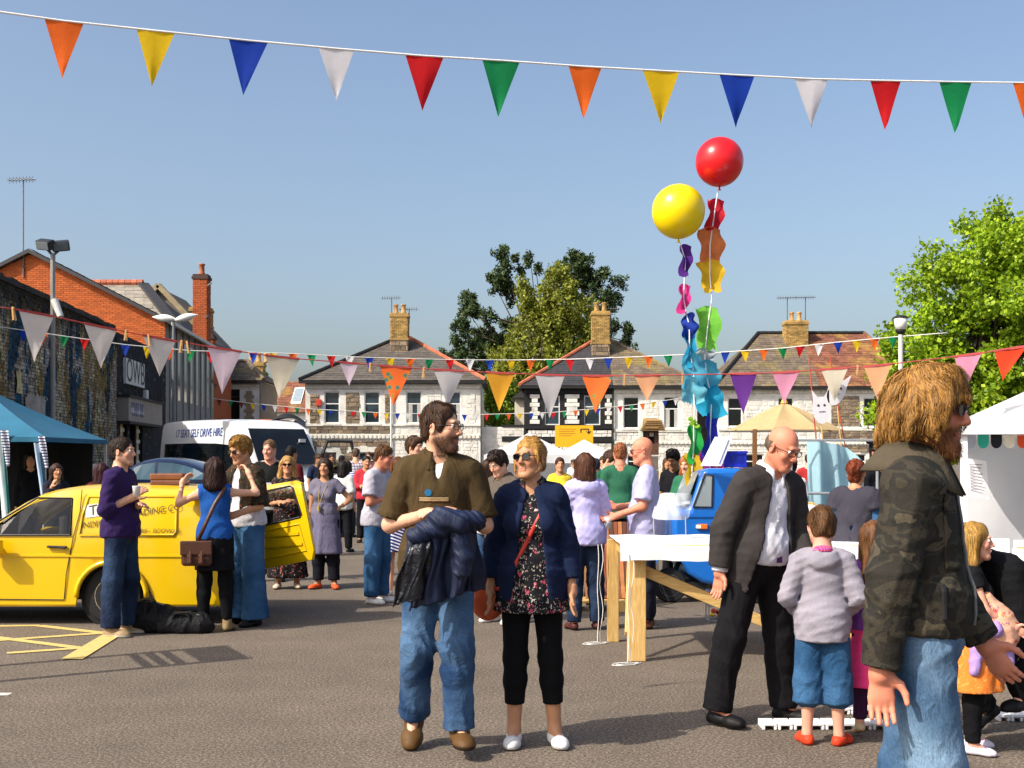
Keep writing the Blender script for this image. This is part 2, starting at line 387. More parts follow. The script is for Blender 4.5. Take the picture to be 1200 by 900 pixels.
def window(parent, x0, x1, z0, z1, y=.07, frame=M_upvc, pane=M_pane, rail=.38, curtain=False, sill=M_white_trim):
    f = .055; mb = MB()
    zr = z1-(z1-z0)*rail
    for a, b, c, d in ((x0,x0+f,z0,z1),(x1-f,x1,z0,z1),(x0+f,x1-f,z0,z0+f),(x0+f,x1-f,z1-f,z1),(x0+f,x1-f,zr-f/2,zr+f/2)): mb.box(a, b, y, y+.06, c, d)
    w = mb.build('window', frame, parent)
    for c, d in ((z0+f, zr-f/2), (zr+f/2, z1-f)):
        yy = y+(.035 if c == z0+f else .02); p = MB(); p.box(x0+f, x1-f, yy, yy+.01, c, d); p.build('pane', pane, w)
    if curtain:
        cm = MB()
        for s0, s1 in ((x0+f+.01, x0+(x1-x0)*.4), (x1-(x1-x0)*.3, x1-f-.01)):
            cm.grid(lambda u, t, a=s0, b=s1: (a+(b-a)*u, y+.012+.008*math.sin(u*22), z0+f+.02+(zr-f/2-.03-z0-f)*t), 16, 2)
        cm.build('curtain', M_curtain, w)
    if sill is not None:
        s = MB(); s.box(x0-.08, x1+.08, -.09, .12, z0-.10, z0-.003); s.build('sill', sill, w)
    return w
def chimney(parent, cx, cy, w, dp, z0, zb, z1, base=M_stone, brick=M_ybrick, pots=2, potm=M_pot, top=None):
    c = MB(); c.box(cx-w/2+.02, cx+w/2-.02, cy-dp/2+.02, cy+dp/2-.02, z0, z1); ch = c.build('chimney', M_mortar, parent)
    for (za, zz, m, nm, bw, bh, rub) in ((z0, zb, base, 'stones', .32, .2, True), (zb, z1, brick, 'bricks', .225, .08, False)):
        b = MB()
        for O, u in (((cx-w/2, cy-dp/2, za), (1,0,0)), ((cx+w/2, cy-dp/2, za), (0,1,0)), ((cx-w/2, cy+dp/2, za), (0,-1,0))):
            masonry(b, O, u, (0,0,1), w if u[0] else dp, zz-za, bw, bh, rubble=rub, proud=.02)
        b.build(nm, m, ch)['kind'] = 'stuff'
    k = MB(); k.box(cx-w/2-.05, cx+w/2+.05, cy-dp/2-.05, cy+dp/2+.05, zb-.06, zb+.05); k.build('corbel', top or brick, ch); k = MB(); k.box(cx-w/2-.06, cx+w/2+.06, cy-dp/2-.06, cy+dp/2+.06, z1, z1+.12); k.box(cx-w/2-.02, cx+w/2+.02, cy-dp/2-.02, cy+dp/2+.02, z1+.12, z1+.22)
    k.build('corbel', top or brick, ch)
    for i in range(pots):
        x = cx+(i-(pots-1)/2)*.42; pz = z1+.22
        p = MB(); p.lathe((x, cy, pz), [(.15,0),(.16,.05),(.125,.12),(.12,.42),(.15,.45),(.15,.50),(.11,.50),(.10,.3)], 14); p.build('chimney_pot', potm, ch, smooth=True)
    return ch
def aerial(parent, x, y, z0, h, yagi=True, m=M_metal):
    a = MB(); a.tube([(x,y,z0),(x,y,z0+h)], .025, 6); a.tube([(x-.6,y,z0+h-.05),(x+.55,y-.2,z0+h-.05)], .018, 6)
    for i in range(8): a.tube([(x-.5+i*.13, y-.25-.02*i, z0+h-.05), (x-.5+i*.13, y+.25-.02*i, z0+h-.05)], .010, 4); 
    for i in range(8): a.tube([(x-.5+i*.13, y-.02*i, z0+h-.17), (x-.5+i*.13, y-.02*i, z0+h+.07)], .010, 4)
    return a.build('tv_aerial', m, parent)
def hip_roof(parent, x0, x1, yd, ze, zr, r0, r1, m_left, m_right, xs, tw=.34, th=.26, ov=.28, ridge_l=M_ridge, ridge_r=M_ridge):
    """front, side and back slopes; left of xs one covering, right of it another"""
    a0, a1, b0, b1 = x0-ov, x1+ov, -ov, yd+ov; ym = yd/2
    base = MB(); base.add([(a0,b0,ze),(a1,b0,ze),(a1,b1,ze),(a0,b1,ze),(r0,ym,zr-.03),(r1,ym,zr-.03)], [(0,1,5,4),(1,2,5),(2,3,4,5),(3,0,4),(3,2,1,0)])
    rf = base.build('roof', M_gutter, parent)
    for A, B, C, D, m in (((a0,b0,ze),(xs,b0,ze),(min(max(xs,r0),r1),ym,zr),(r0,ym,zr),m_left), ((xs,b0,ze),(a1,b0,ze),(r1,ym,zr),(min(max(xs,r0),r1),ym,zr),m_right),
                          ((a1,b0,ze),(a1,b1,ze),(r1,ym,zr),(r1,ym,zr),m_right), ((a0,b1,ze),(a0,b0,ze),(r0,ym,zr),(r0,ym,zr),m_left)):
        t = MB(); slope_tiles(t, A, B, C, D, tw, th)
        if t.v: t.build('tiles', m, rf)['kind'] = 'stuff'
    rt = MB(); rt2 = MB()
    def line(mb, p, q):
        p, q = Vector(p), Vector(q); n = max(1, int((q-p).length/.45))
        for i in range(n): mb.tube([p+(q-p)*(i+.02)/n+Vector((0,0,.04)), p+(q-p)*(i+.98)/n+Vector((0,0,.05))], .11, 7)
    line(rt, (a0,b0,ze), (r0,ym,zr)); line(rt2, (a1,b0,ze), (r1,ym,zr))
    if r1-r0 > .2: line(rt, (r0,ym,zr), (r1,ym,zr))
    rt.build('ridge_tiles', ridge_l, rf)['kind'] = 'stuff'; rt2.build('ridge_tiles', ridge_r, rf)['kind'] = 'stuff'
    gt = MB(); gt.box(a0-.02, a1+.02, b0-.08, b0+.05, ze-.16, ze-.02); gt.build('gutter', M_gutter, parent)
    return rf
def house_shell(h, x0, x1, yd, ze, ops, m, side=None):
    mb = MB(); front_wall(mb, x0, x1, 0, ze, ops)
    mb.add([(x0,0,0),(x0,yd,0),(x0,yd,ze),(x0,0,ze),(x1,0,0),(x1,yd,0),(x1,yd,ze),(x1,0,ze)], [(1,0,3,2),(4,5,6,7),(5,1,2,6)])
    w = mb.build('wall', m, h)
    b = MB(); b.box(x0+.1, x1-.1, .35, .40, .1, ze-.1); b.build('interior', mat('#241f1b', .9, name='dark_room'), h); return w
def band(h, x0, x1, z0, z1, m, proud=.05, name='string_course', dent=False):
    b = MB(); b.box(x0, x1, -proud, .02, z0, z1)
    if dent:
        n = int((x1-x0)/.22)
        for i in range(n): a = x0+(x1-x0)*(i+.2)/n; b.box(a, a+.11, -proud-.05, -proud, z0+.02, z1-.05)
    return b.build(name, m, h)
def quoins(h, xa, xb, z0, z1, m, rows=6):
    """stacked blocks, long and short in turn, each its own piece"""
    hh = (z1-z0)/rows
    for i in range(rows):
        e = .10 if i % 2 else 0
        b = MB(); b.box(xa+e, xb-e, -.045-.01*(i % 3), .01, z0+i*hh+.008, z0+(i+1)*hh-.008); bevel(b.build('quoin_block', m, h), .015, 1)

# ---------------------------------------------------------------- house pair: stone half and white half
D = 63.0
def zc(py): return Z(py, D)
xC = X(460, D)
hC = thing('house_pair', 'semi-detached house pair with stone left half and white right half', 'house', (xC, D, 0))
hx = lambda px: X(px, D)-xC
x0, x1, xm = hx(358), hx(563), hx(458.5)
wC = [(hx(380),hx(398)), (hx(427),hx(445)), (hx(476),hx(494)), (hx(522),hx(540))]
zW0, zW1 = zc(496), zc(459)
opsC = [(a, b, zW0, zW1) for a, b in wC]+[(hx(413),hx(440),.9,zc(530)), (hx(490),hx(530),.9,zc(531)), (hx(376),hx(394),.05,zc(530))]
house_shell(hC, x0, x1, 8.5, zc(446), opsC, M_white_render)
for i, (a, b) in enumerate(wC): window(hC, a, b, zW0, zW1, curtain=i >= 2)
for o in opsC[4:6]: window(hC, *o)
dr = MB(); dr.box(hx(376), hx(394), .09, .13, .05, zc(530)); dr.build('door', mat('#5a3a2a', .6), hC)
st = MB(); rd = random.Random(4)
for a, b, c, d in ((hx(363),hx(374),zW0,zc(462)), (hx(405),hx(421),zW0,zc(460)), (hx(451),hx(457.5),zW0,zc(462)), (hx(362),xm-.05,zc(508),zc(499.5)), (hx(362),xm-.05,.1,zc(516))):
    ox = [o for o in opsC if o[3] < zc(520)]
    masonry(st, (a,0,c), (1,0,0), (0,0,1), b-a, d-c, .36, .2, rubble=True, proud=.045, rnd=rd, mask=lambda s, t, a=a, c=c: not any(o[0]-.15 < a+s < o[1]+.15 and c+t < o[3]+.35 for o in ox))
st.build('stones', M_stone, hC)['kind'] = 'stuff'
st = MB()
for a, b, c, d in ((hx(500),hx(517),zW0,zc(460)), (hx(546),hx(557),zW0,zc(462)), (xm+.05,hx(560),zc(508),zc(499.5)), (xm+.05,hx(560),.1,zc(516))):
    masonry(st, (a,0,c), (1,0,0), (0,0,1), b-a, d-c, .36, .2, rubble=True, proud=.022, rnd=rd, mask=lambda s, t, a=a, c=c: not any(o[0]-.1 < a+s < o[1]+.1 and c+t < o[3]+.1 for o in opsC[4:]))
st.build('stones', M_wstone, hC)['kind'] = 'stuff'
for a, b in ((x0, xm-.03), (xm+.03, x1)):
    band(hC, a, b, zc(455.5), zc(450), M_white_trim, .07, 'cornice', True); band(hC, a, b, zc(514), zc(508.5), M_white_trim, .06, 'string_course', True); band(hC, a, b, zc(499.3), zc(497.2), M_white_trim, .07)
for o in opsC[4:6]:
    for k, (pa, pb, up) in enumerate(((-.5, -.12, 0), (-.12, .12, .05), (.12, .5, 0))):
        w = o[1]-o[0]+.4; cx = (o[0]+o[1])/2; b = MB(); b.box(cx+pa*w, cx+pb*w-.01, -.07-.01*k, .01, o[3]+.01, o[3]+.28+up); b.build('lintel_block', M_white_trim, hC)
dp = MB(); dp.tube([(xm,-.1,.1),(xm,-.1,zc(448))], .05, 8); dp.build('drainpipe', M_upvc, hC)
hip_roof(hC, x0, x1, 8.5, zc(446), Z(396, D+4.25), hx(459)*1.0, hx(471), M_slate, M_slate, hx(462), ridge_l=M_gutter, ridge_r=M_ridge)
chimney(hC, hx(462), 3.1, .95, .8, zc(410), zc(391), zc(364), pots=2)
aerial(hC, hx(452.5), 2.9, zc(395), 2.5); aerial(hC, hx(473), 3.4, zc(372), .9)
alb = MB(); alb.box(hx(371), hx(377), -.16, -.03, zc(476), zc(468)); bevel(alb.build('alarm_box', mat('#c6402c', .5), hC), .03)

# ---------------------------------------------------------------- house pair: black half and white half
xD = X(716, D); hD = thing('house_pair', 'semi-detached house pair with black left half and white right half', 'house', (xD, D, 0))
hx = lambda px: X(px, D)-xD
x0, x1, xm = hx(615), hx(817), hx(718)
wD = [(hx(638.5),hx(656)), (hx(684.5),hx(703.5)), (hx(730.5),hx(749)), (hx(778),hx(795.5))]
opsD = [(a, b, zc(498) if i < 2 else zc(502), zc(463.5) if i < 2 else zc(465)) for i, (a, b) in enumerate(wD)]+[(hx(640),hx(660),.9,zc(532)), (hx(735),hx(765),.9,zc(532))]
house_shell(hD, x0, xm, 8.5, zc(452), [o for o in opsD if o[1] < xm], M_black); house_shell(hD, xm, x1, 8.5, zc(452), [o for o in opsD if o[0] > xm], M_white_render)
for i, o in enumerate(opsD): window(hD, *o[:4], pane=M_pane if i < 2 else M_pane2, sill=M_black if i < 2 else M_white_trim, curtain=(i == 3))
for a, b in ((hx(621),hx(632.5)), (hx(662),hx(679)), (hx(709),hx(717))): quoins(hD, a, b, zc(497), zc(462), M_wstone, 7)
st = MB()
for a, b, c, d in ((hx(619),xm-.06,zc(512),zc(504)), (hx(619),xm-.06,.1,zc(519))): masonry(st, (a,0,c), (1,0,0), (0,0,1), b-a, d-c, .4, .2, rubble=True, proud=.022, rnd=rd)
for a, b, c, d in ((hx(756),hx(772),zc(500),zc(462)), (hx(800),hx(812),zc(500),zc(462)), (hx(720),hx(815),zc(516),zc(506)), (hx(720),hx(815),.1,zc(521))): masonry(st, (a,0,c), (1,0,0), (0,0,1), b-a, d-c, .4, .2, rubble=True, proud=.022, rnd=rd, mask=lambda s, t, a=a, c=c: not any(o[0]-.1 < a+s < o[1]+.1 and o[2]-.1 < c+t < o[3]+.1 for o in opsD))
st.build('stones', M_wstone, hD)['kind'] = 'stuff'
band(hD, x0, xm-.03, zc(502.5), zc(499.5), M_black, .08); band(hD, x0, xm-.03, zc(518), zc(513), M_black, .09)
band(hD, xm+.03, x1, zc(506), zc(503), M_white_trim, .07); band(hD, xm+.03, x1, zc(520.5), zc(516.5), M_white_trim, .07, dent=True); band(hD, xm+.03, x1, zc(461), zc(456.5), M_white_trim, .07, 'cornice', True)
band(hD, x0, xm-.03, zc(461), zc(453.5), M_black, .09, 'cornice', True)
dp = MB(); dp.tube([(xm,-.12,.1),(xm,-.12,zc(454))], .05, 8); dp.build('drainpipe', M_gutter, hD)
hip_roof(hD, x0, x1, 8.5, zc(452), Z(399, D+4.25), hx(704), hx(722), M_slate_dark, M_tile_brown, hx(718), ridge_l=M_ridge, ridge_r=M_tile_brown)
chimney(hD, hx(708.5), 3.0, .95, .8, zc(412), zc(396), zc(362), pots=2, potm=M_ybrick)
aerial(hD, hx(704), 3.4, zc(370), 1.0); aerial(hD, hx(722), 3.4, zc(378), 1.2)
wg = MB(); wg.box(hx(603.5), x0-.01, 3.0, 8.4, 0, zc(463)); wg.build('rear_wing', mat('#d9d0bb', .85, .06), hD)
wr = MB(); wr.prism([(hx(600), zc(463)), (x0-.02, zc(463)), (x0-.02, zc(452))], 2.7, 8.5); wr.build('rear_wing_roof', M_slate_dark, hD)
# ---------------------------------------------------------------- house at right: white half, stone half
xE = X(950, D); hE = thing('house_pair', 'house with brown tiled roof and stone panel, behind the beige parasol', 'house', (xE, D, 0))
hx = lambda px: X(px, D)-xE
x0, x1, xm = hx(842), hx(1072), hx(962)
wE = [(hx(853),hx(870)), (hx(912),hx(930)), (hx(1012),hx(1031))]
opsE = [(a, b, zc(500), zc(466)) for a, b in wE]+[(hx(865),hx(895),.9,zc(532)), (hx(985),hx(1015),.9,zc(532))]
house_shell(hE, x0, x1, 8.5, zc(453), opsE, M_white_render)
for o in opsE: window(hE, *o[:4], pane=M_pane2)
st = MB(); st2 = MB()
for a, b, c, d in ((hx(974),hx(1007),zc(499),zc(464)), (xm+.06,hx(1068),zc(517),zc(505)), (xm+.06,hx(1068),.1,zc(522))): masonry(st, (a,0,c), (1,0,0), (0,0,1), b-a, d-c, .34, .17, rubble=True, proud=.045, rnd=rd, mask=lambda s, t, a=a, c=c: not any(o[0]-.1 < a+s < o[1]+.1 and o[2]-.1 < c+t < o[3]+.1 for o in opsE))
for a, b, c, d in ((hx(874),hx(908),zc(499),zc(464)), (hx(934),hx(957),zc(499),zc(464)), (hx(845),xm-.06,zc(515),zc(505)), (hx(845),xm-.06,.1,zc(522))): masonry(st2, (a,0,c), (1,0,0), (0,0,1), b-a, d-c, .42, .2, rubble=True, proud=.022, rnd=rd, mask=lambda s, t, a=a, c=c: not any(o[0]-.1 < a+s < o[1]+.1 and o[2]-.1 < c+t < o[3]+.1 for o in opsE))
st.build('stones', M_stone, hE)['kind'] = 'stuff'; st2.build('stones', M_wstone, hE)['kind'] = 'stuff'
for a, b in ((x0, xm-.03), (xm+.03, x1)): band(hE, a, b, zc(461), zc(456.5), M_white_trim, .07, 'cornice', True); band(hE, a, b, zc(504.5), zc(501.5), M_white_trim, .07); band(hE, a, b, zc(521), zc(517.5), M_white_trim, .07, dent=True)
hip_roof(hE, x0, x1, 8.5, zc(453), Z(391, D+4.25), hx(908)*1.0+.0, hx(1040), M_tile_brown, M_pantile, hx(960), tw=.3, th=.24, ridge_l=M_gutter, ridge_r=M_pantile)
chimney(hE, hx(951), 3.6, 1.2, .9, zc(402), zc(400.5), zc(372), pots=2)
aerial(hE, hx(940), 3.4, zc(380), 1.9); aerial(hE, hx(964), 3.7, zc(372), 1.6)
# ---------------------------------------------------------------- small house at left, house with skylight behind
dA = 62.0; xA = X(278, dA); hA = thing('corner_house', 'small hip-roofed house with brown window behind the white minibus', 'house', (xA, dA, 0))
hx = lambda px: X(px, dA)-xA
za = lambda py: Z(py, dA)
opA = [(hx(261.5),hx(281),za(492),za(456))]
house_shell(hA, hx(251), hx(304), 4.4, za(446), opA, M_white_render)
window(hA, *opA[0], frame=M_brownframe, pane=M_pane2, rail=.25, sill=mat('#b08a3c', .6))
sw = MB(); sw.box(hx(304)+.004, hx(304)+.05, 0.01, 4.4, 0, za(447)); sw.build('side_wall', mat('#7c7064', .9, .15, 3), hA)
quoins(hA, hx(286.5), hx(298), za(492), za(458), M_stone, 8); quoins(hA, hx(251.5), hx(254), za(492), za(460), M_stone, 8)
band(hA, hx(251), hx(304), za(453.5), za(450), M_white_trim, .07, 'cornice', True)
hip_roof(hA, hx(251), hx(304), 4.4, za(446), Z(424, dA+2.2), hx(270), hx(280), M_tile_brown, M_tile_brown, hx(275), ridge_l=M_tile_brown, ridge_r=M_tile_brown)
chimney(hA, hx(288), 3.2, .6, .6, za(440), za(434), za(424), pots=3)
dB = 78.0; xB = X(342, dB); hB = thing('far_house', 'distant red-tiled roof with a skylight behind the small corner house', 'house', (xB, dB, 0))
hx = lambda px: X(px, dB)-xB
zb_ = lambda py: Z(py, dB)
b = MB(); b.box(hx(318), hx(372), .3, 6, 0, zb_(482)); b.build('wall', M_white_render, hB)
r_ = MB(); r_.add([(hx(317),0,zb_(483)),(hx(373),0,zb_(483)),(hx(373),3.2,Z(447,dB+3.2)),(hx(317),3.2,Z(447,dB+3.2)),(hx(317),6.4,zb_(483)),(hx(373),6.4,zb_(483))], [(0,1,2,3),(3,2,5,4),(0,3,4),(1,5,2)]); rf = r_.build('roof', M_gutter, hB)
t = MB(); slope_tiles(t, (hx(317),0,zb_(483)), (hx(373),0,zb_(483)), (hx(373),3.2,Z(447,dB+3.2)), (hx(317),3.2,Z(447,dB+3.2)), .34, .3); t.build('tiles', M_pantile, rf)['kind'] = 'stuff'
s = MB(); sl = (Z(447,dB+3.2)-zb_(483))/3.2
for (a, b, c, d, mi) in ((338, 350, .8, 2.4, 0), (339.2, 348.8, .95, 2.25, 1)):
    o_ = .10+.03*mi; s.add([(hx(a),c,zb_(483)+c*sl+o_),(hx(b),c,zb_(483)+c*sl+o_),(hx(b),d,zb_(483)+d*sl+o_),(hx(a),d,zb_(483)+d*sl+o_),(hx(a),c,zb_(483)+c*sl-.02),(hx(b),c,zb_(483)+c*sl-.02),(hx(b),d,zb_(483)+d*sl-.02),(hx(a),d,zb_(483)+d*sl-.02)], [(0,1,2,3),(4,5,1,0),(5,6,2,1),(6,7,3,2),(7,4,0,3)], mi)
s.build('skylight', [M_upvc, mat('#8f9ba2', .2)], rf)
gd = thing('garden_shed', 'white gabled outbuilding with black barge boards behind the minibus roof', 'shed', (X(347,70), 70, 0))
s = MB(); s.prism([(-.75,0),(.75,0),(.75,2.9),(0,3.7),(-.75,2.9)], 0, 3); s.build('wall', M_white_render, gd)
s = MB(); s.prism([(-.95,2.75),(0,3.75),(.95,2.75),(.95,2.95),(0,3.98),(-.95,2.95)], -.2, 3.2); s.build('roof', M_gutter, gd)

# ---------------------------------------------------------------- walls between the houses
gw = thing('garden_wall', 'white painted garden wall with black coping between the two house pairs', 'wall', (X(583,D), D+.6, 0))
hx = lambda px: X(px, D)-X(583, D)
b = MB(); b.box(hx(564), hx(614), .0, .3, 0, zc(500)); b.build('wall', M_white_render, gw)
b = MB(); masonry(b, (hx(564),0,.05), (1,0,0), (0,0,1), hx(614)-hx(564), zc(500)-.1, .42, .21, proud=.03, jit=.5); b.build('stones', M_wstone, gw)['kind'] = 'stuff'
b = MB(); b.box(hx(588), hx(614), -.06, .36, zc(500), zc(497.5)); b.box(hx(588), hx(614), -.08, -.035, zc(517), zc(511)); b.build('coping', M_black, gw)
gw = thing('dark_alley_wall', 'wall in dark colour standing in for the shaded alley left of the right house', 'wall', (X(829,D), D+1.5, 0))
b = MB(); b.box(X(818,D)-X(829,D), X(841,D)-X(829,D), 0, .3, 0, zc(470)); b.build('wall', mat('#3b3732', .9, .3, 2), gw)  # dark wall colour stands in for the shade of the alley
# ---------------------------------------------------------------- left side: painted yard wall, black front, brick gable hall
WK = -0.0857; WX = -8.94
def wl(px): return WX*F/(px-480.0)                    # distance along the wall at an image column
wdir = Vector((WK, 1, 0)).normalized(); WANG = math.atan2(WK, 1)
def wpt(d, z=0, off=0): return Vector((WX+WK*d, d, z))+Vector((1, -WK, 0)).normalized()*off
WH = 5.5
def wall_thing(name, label, d0): return thing(name, label, 'wall', wpt(d0), math.atan2(wdir.y, wdir.x))   # local +x runs along the wall, local -y is the yard side
d0, d1, d2 = 21.0, wl(136), wl(194)
L1 = (wpt(d1)-wpt(d0)).length; L2 = (wpt(d2)-wpt(d1)).length
yw = wall_thing('yard_wall', 'old brick yard wall covered in ochre and teal graffiti paint', d0)
b = MB(); b.box(0, L1-.01, .0, .4, 0, WH); b.build('wall', mat('#3a352e', .95, .3, 3, name='sooty_mortar'), yw)
b = MB(); masonry(b, (0,0,0), (1,0,0), (0,0,1), L1, WH-.02, .235, .082, gap=.016, proud=.018, jit=.7, rnd=random.Random(2)); b.build('bricks', m_graffiti(), yw)['kind'] = 'stuff'
b = MB(); rnd = random.Random(8)
for i in range(int(L1/.5)): b.box(i*.5+.005, i*.5+.495, -.09-rnd.uniform(0,.03), .45, WH, WH+.12+rnd.uniform(-.02,.03))
b.build('coping', mat('#2b2622', .9, .3, 5, island=.4), yw)
def wx(px, dd): return (wpt(wl(px))-wpt(dd)).length
def wz(py, px): return Z(py, wl(px))
# paper sign and small notice on the wall, two wall lamps
for nm, lb, pa, pb, ya, yb, c in (('cloth_banner', 'faded grey cloth banner hung on the painted wall', 27, 51, 463, 499, '#9d948b'), ('paper_notice', 'narrow cream notice on the painted wall', 16, 23, 431, 461, '#c9b987')):
    pm = (pa+pb)/2; o = wall_thing(nm, lb, wl(pm)); o['category'] = 'banner' if 'cloth' in nm else 'notice'
    w = wx(pb, wl(pm)); h0, h1 = wz(yb, pm), wz(ya, pm); s = MB(); s.grid(lambda u, v: (-w+2*w*u, -.06-.02*math.sin(u*9+v*4), h0+(h1-h0)*v), 10, 8); s.build('sheet', mat(c, .9, .25, 3, name='worn_print', dirt='#6f655c', dscale=5), o)
    pg = MB()
    for sx in (-w+.05, w-.05): pg.box(sx-.03, sx+.03, -.10, .0, h1-.08, h1-.02)
    pg.build('fixing', M_metal, o)
bf = wall_thing('black_shopfront', 'black painted speckled shopfront wall at the end of the yard wall', d1); bf['category'] = 'building'
hxx = lambda px: wx(px, d1)
doorx = (hxx(145), hxx(172))
b = MB(); front_wall(b, 0, L2, 0, WH, [(hxx(141), hxx(149), 1.0, wz(497,145)), (hxx(152), hxx(158), 0.05, wz(497,155)), (hxx(160), hxx(167), 1.0, wz(499,163))], .3); b.add([(0,0,WH),(L2,0,WH),(L2,.5,WH),(0,.5,WH),(L2,0,0),(L2,.5,0)], [(0,1,2,3),(4,5,2,1)]); 
N = NT('black_speckled_paint'); N.col(N.mix(N.ramp(N.noise(3.5, None, 6, .75), [(.60, 0), (.64, .8)]), N.ramp(N.noise(1.2), [(.3, lin('#111216')), (.7, lin('#23262d'))]), lin('#8d8f90'))); N.bump(N.noise(14), .5, .02)
b.build('wall', N.set(.85, .25), bf)
b = MB(); masonry(b, (0,0,3.6), (1,0,0), (0,0,1), L2, WH-3.7, .3, .1, proud=.012, jit=.8, rnd=random.Random(12)); b.build('bricks', N.m, bf)['kind'] = 'stuff'
for a, c, z0, z1 in ((141,149,1.0,wz(497,145)), (160,167,1.0,wz(499,163))):
    w = MB(); w.box(hxx(a), hxx(c), .12, .15, z0, z1); w.build('window', mat('#c9b38c', .5, .3, 2, name='tan_blind'), bf)  # flat tan panel set behind the slats
    w = MB()
    for k in range(5): zz = z0+(z1-z0)*(k+.5)/5; w.box(hxx(a)+.02, hxx(c)-.02, .08, .11, zz-.06, zz+.06)
    w.build('blind_slats', mat('#e2dac6', .6), bf)
w = MB(); w.box(hxx(152), hxx(158), .2, .24, .05, wz(497,155)); w.build('door', mat('#6a4a2a', .6), bf)
# boards
sg = MB(); sg.box(hxx(144), hxx(166), -.10, .0, wz(452,155), wz(423,155)); so_ = sg.build('sign_board', mat('#c9c9c6', .6, .08), bf)
cxs = (hxx(144)+hxx(166))/2; wsg = hxx(166)-hxx(144)
text('OWB', 1.05, mat('#26282c', .6), so_, (cxs, -.105, (wz(452,155)+wz(423,155))/2), sx=wsg/2.6)
sg = MB(); za, zb2 = wz(496,158), wz(470,158); sg.box(hxx(137), hxx(178), -.35, .0, za, zb2); so_ = sg.build('fascia_board', mat('#8c8177', .6, .1, 2), bf)
sg = MB(); sg.box(hxx(137)-.05, hxx(178)+.05, -.40, .02, zb2, zb2+.08); sg.box(hxx(137)-.05, hxx(178)+.05, -.40, .02, za-.08, za); sg.build('fascia_trim', M_black, bf)
pl = MB(); pl.box(hxx(139.5), hxx(155.5), -.36, -.35, za+.25, zb2-.3); pl.build('letter_panel', mat('#b9b7b4', .6), bf)
text('CHEF HE', .62, mat('#27407c', .5), so_, ((hxx(139.5)+hxx(155.5))/2, -.365, (za+zb2)/2), sx=(hxx(155.5)-hxx(139.5))/2.6)
s = MB(); s.box(hxx(168)-.08, hxx(168)+.25, -.12, 0, wz(468,168), wz(457,168)); s.build('alarm_box', mat('#d0d0cc', .5), bf)
# ---------------------------------------------------------------- brick gable hall behind
dG = 44.0; xg1 = X(194, dG); zg = Z(377, dG); za_ = Z(298, dG); xa = X(36, dG); xg0 = 2*xa-xg1
hall = thing('brick_hall', 'orange brick gable-ended hall with slate roof behind the yard wall', 'building', (xa, dG, 0))
w0, w1 = xg0-xa, xg1-xa; dep = 10.5; sh = WK*dep
b = MB(); b.add([(w0,0,0),(w1,0,0),(w1,0,zg),(0,0,za_),(w0,0,zg),(w1+sh,dep,0),(w1+sh,dep,zg),(sh,dep,za_),(w0+sh,dep,zg),(w0+sh,dep,0)], [(0,1,2,3,4),(5,9,8,7,6),(9,0,4,8)]); b.build('wall', mat('#b5673f', .95, .1, name='brick_mortar'), hall)
b = MB(); hg = za_-zg
masonry(b, (w0,0,4.2), (1,0,0), (0,0,1), w1-w0, za_-4.2, .225, .075, gap=.014, proud=.012, rnd=random.Random(6), mask=lambda s, t: abs(s-(w1-w0)/2)/((w1-w0)/2) < (1-(t+4.2-zg)/hg if t+4.2 > zg else 1)); b.build('bricks', M_obrick, hall)['kind'] = 'stuff'
# side wall of grey panels with tall slit windows
M_panel = mat('#8a8682', .85, .08, 2, name='grey_cladding', dirt='#6f6a64', dscale=1); n = 16
for i in range(n):
    y0_, y1_ = dep*i/n, dep*(i+1)/n-.02; b = MB(); pr = .05 if i % 2 else .0
    b.add([(w1+WK*y0_-.2,y0_,0),(w1+WK*y0_+pr,y0_,0),(w1+WK*y1_+pr,y1_,0),(w1+WK*y1_-.2,y1_,0),(w1+WK*y0_-.2,y0_,zg),(w1+WK*y0_+pr,y0_,zg),(w1+WK*y1_+pr,y1_,zg),(w1+WK*y1_-.2,y1_,zg)], [(1,2,6,5),(0,1,5,4),(2,3,7,6),(4,5,6,7)]); b.build('cladding_panel', M_panel, hall)
for i in range(1, n, 2):
    y0_, y1_ = dep*(i+.15)/n, dep*(i+.85)/n; b = MB(); e = .056
    b.add([(w1+WK*y0_+e,y0_,3.9),(w1+WK*y1_+e,y1_,3.9),(w1+WK*y1_+e,y1_,zg-.5),(w1+WK*y0_+e,y0_,zg-.5)], [(0,1,2,3)]); b.build('window', M_pane2, hall)
rf = MB(); ov = .3
rf.add([(w0-ov,-.25,zg-.15),(0,-.25,za_+.02),(w1+ov,-.25,zg-.15),(w0-ov+sh,dep,zg-.15),(sh,dep,za_+.02),(w1+ov+sh,dep,zg-.15), (w0-ov,-.25,zg-.02),(0,-.25,za_+.17),(w1+ov,-.25,zg-.02),(w0-ov+sh,dep,zg-.02),(sh,dep,za_+.17),(w1+ov+sh,dep,zg-.02)],
       [(6,7,10,9),(7,8,11,10),(0,1,7,6),(1,2,8,7),(2,5,11,8),(0,3,4,1),(1,4,5,2)]); rfo = rf.build('roof', M_slate_dark, hall)
t = MB(); slope_tiles(t, (w1+ov,-.25,zg), (w1+ov+sh,dep,zg), (sh,dep,za_+.19), (0,-.25,za_+.19), .4, .3); t.build('tiles', M_slate, rfo)['kind'] = 'stuff'
g_ = MB(); g_.bar((w1+ov+.05,-.25,zg-.1), (w1+ov+.05+sh,dep,zg-.1), .14, .12); g_.build('gutter', mat('#c9c6bf', .6), hall)
ax = X(28, dG)-xa; aerial(hall, ax, -.05, Z(300, dG), Z(210, dG)-Z(300, dG)); ab = MB()
for zz in (Z(300,dG), Z(312,dG)): ab.bar((ax,-.08,zz), (ax,.02,zz-.1), .05)
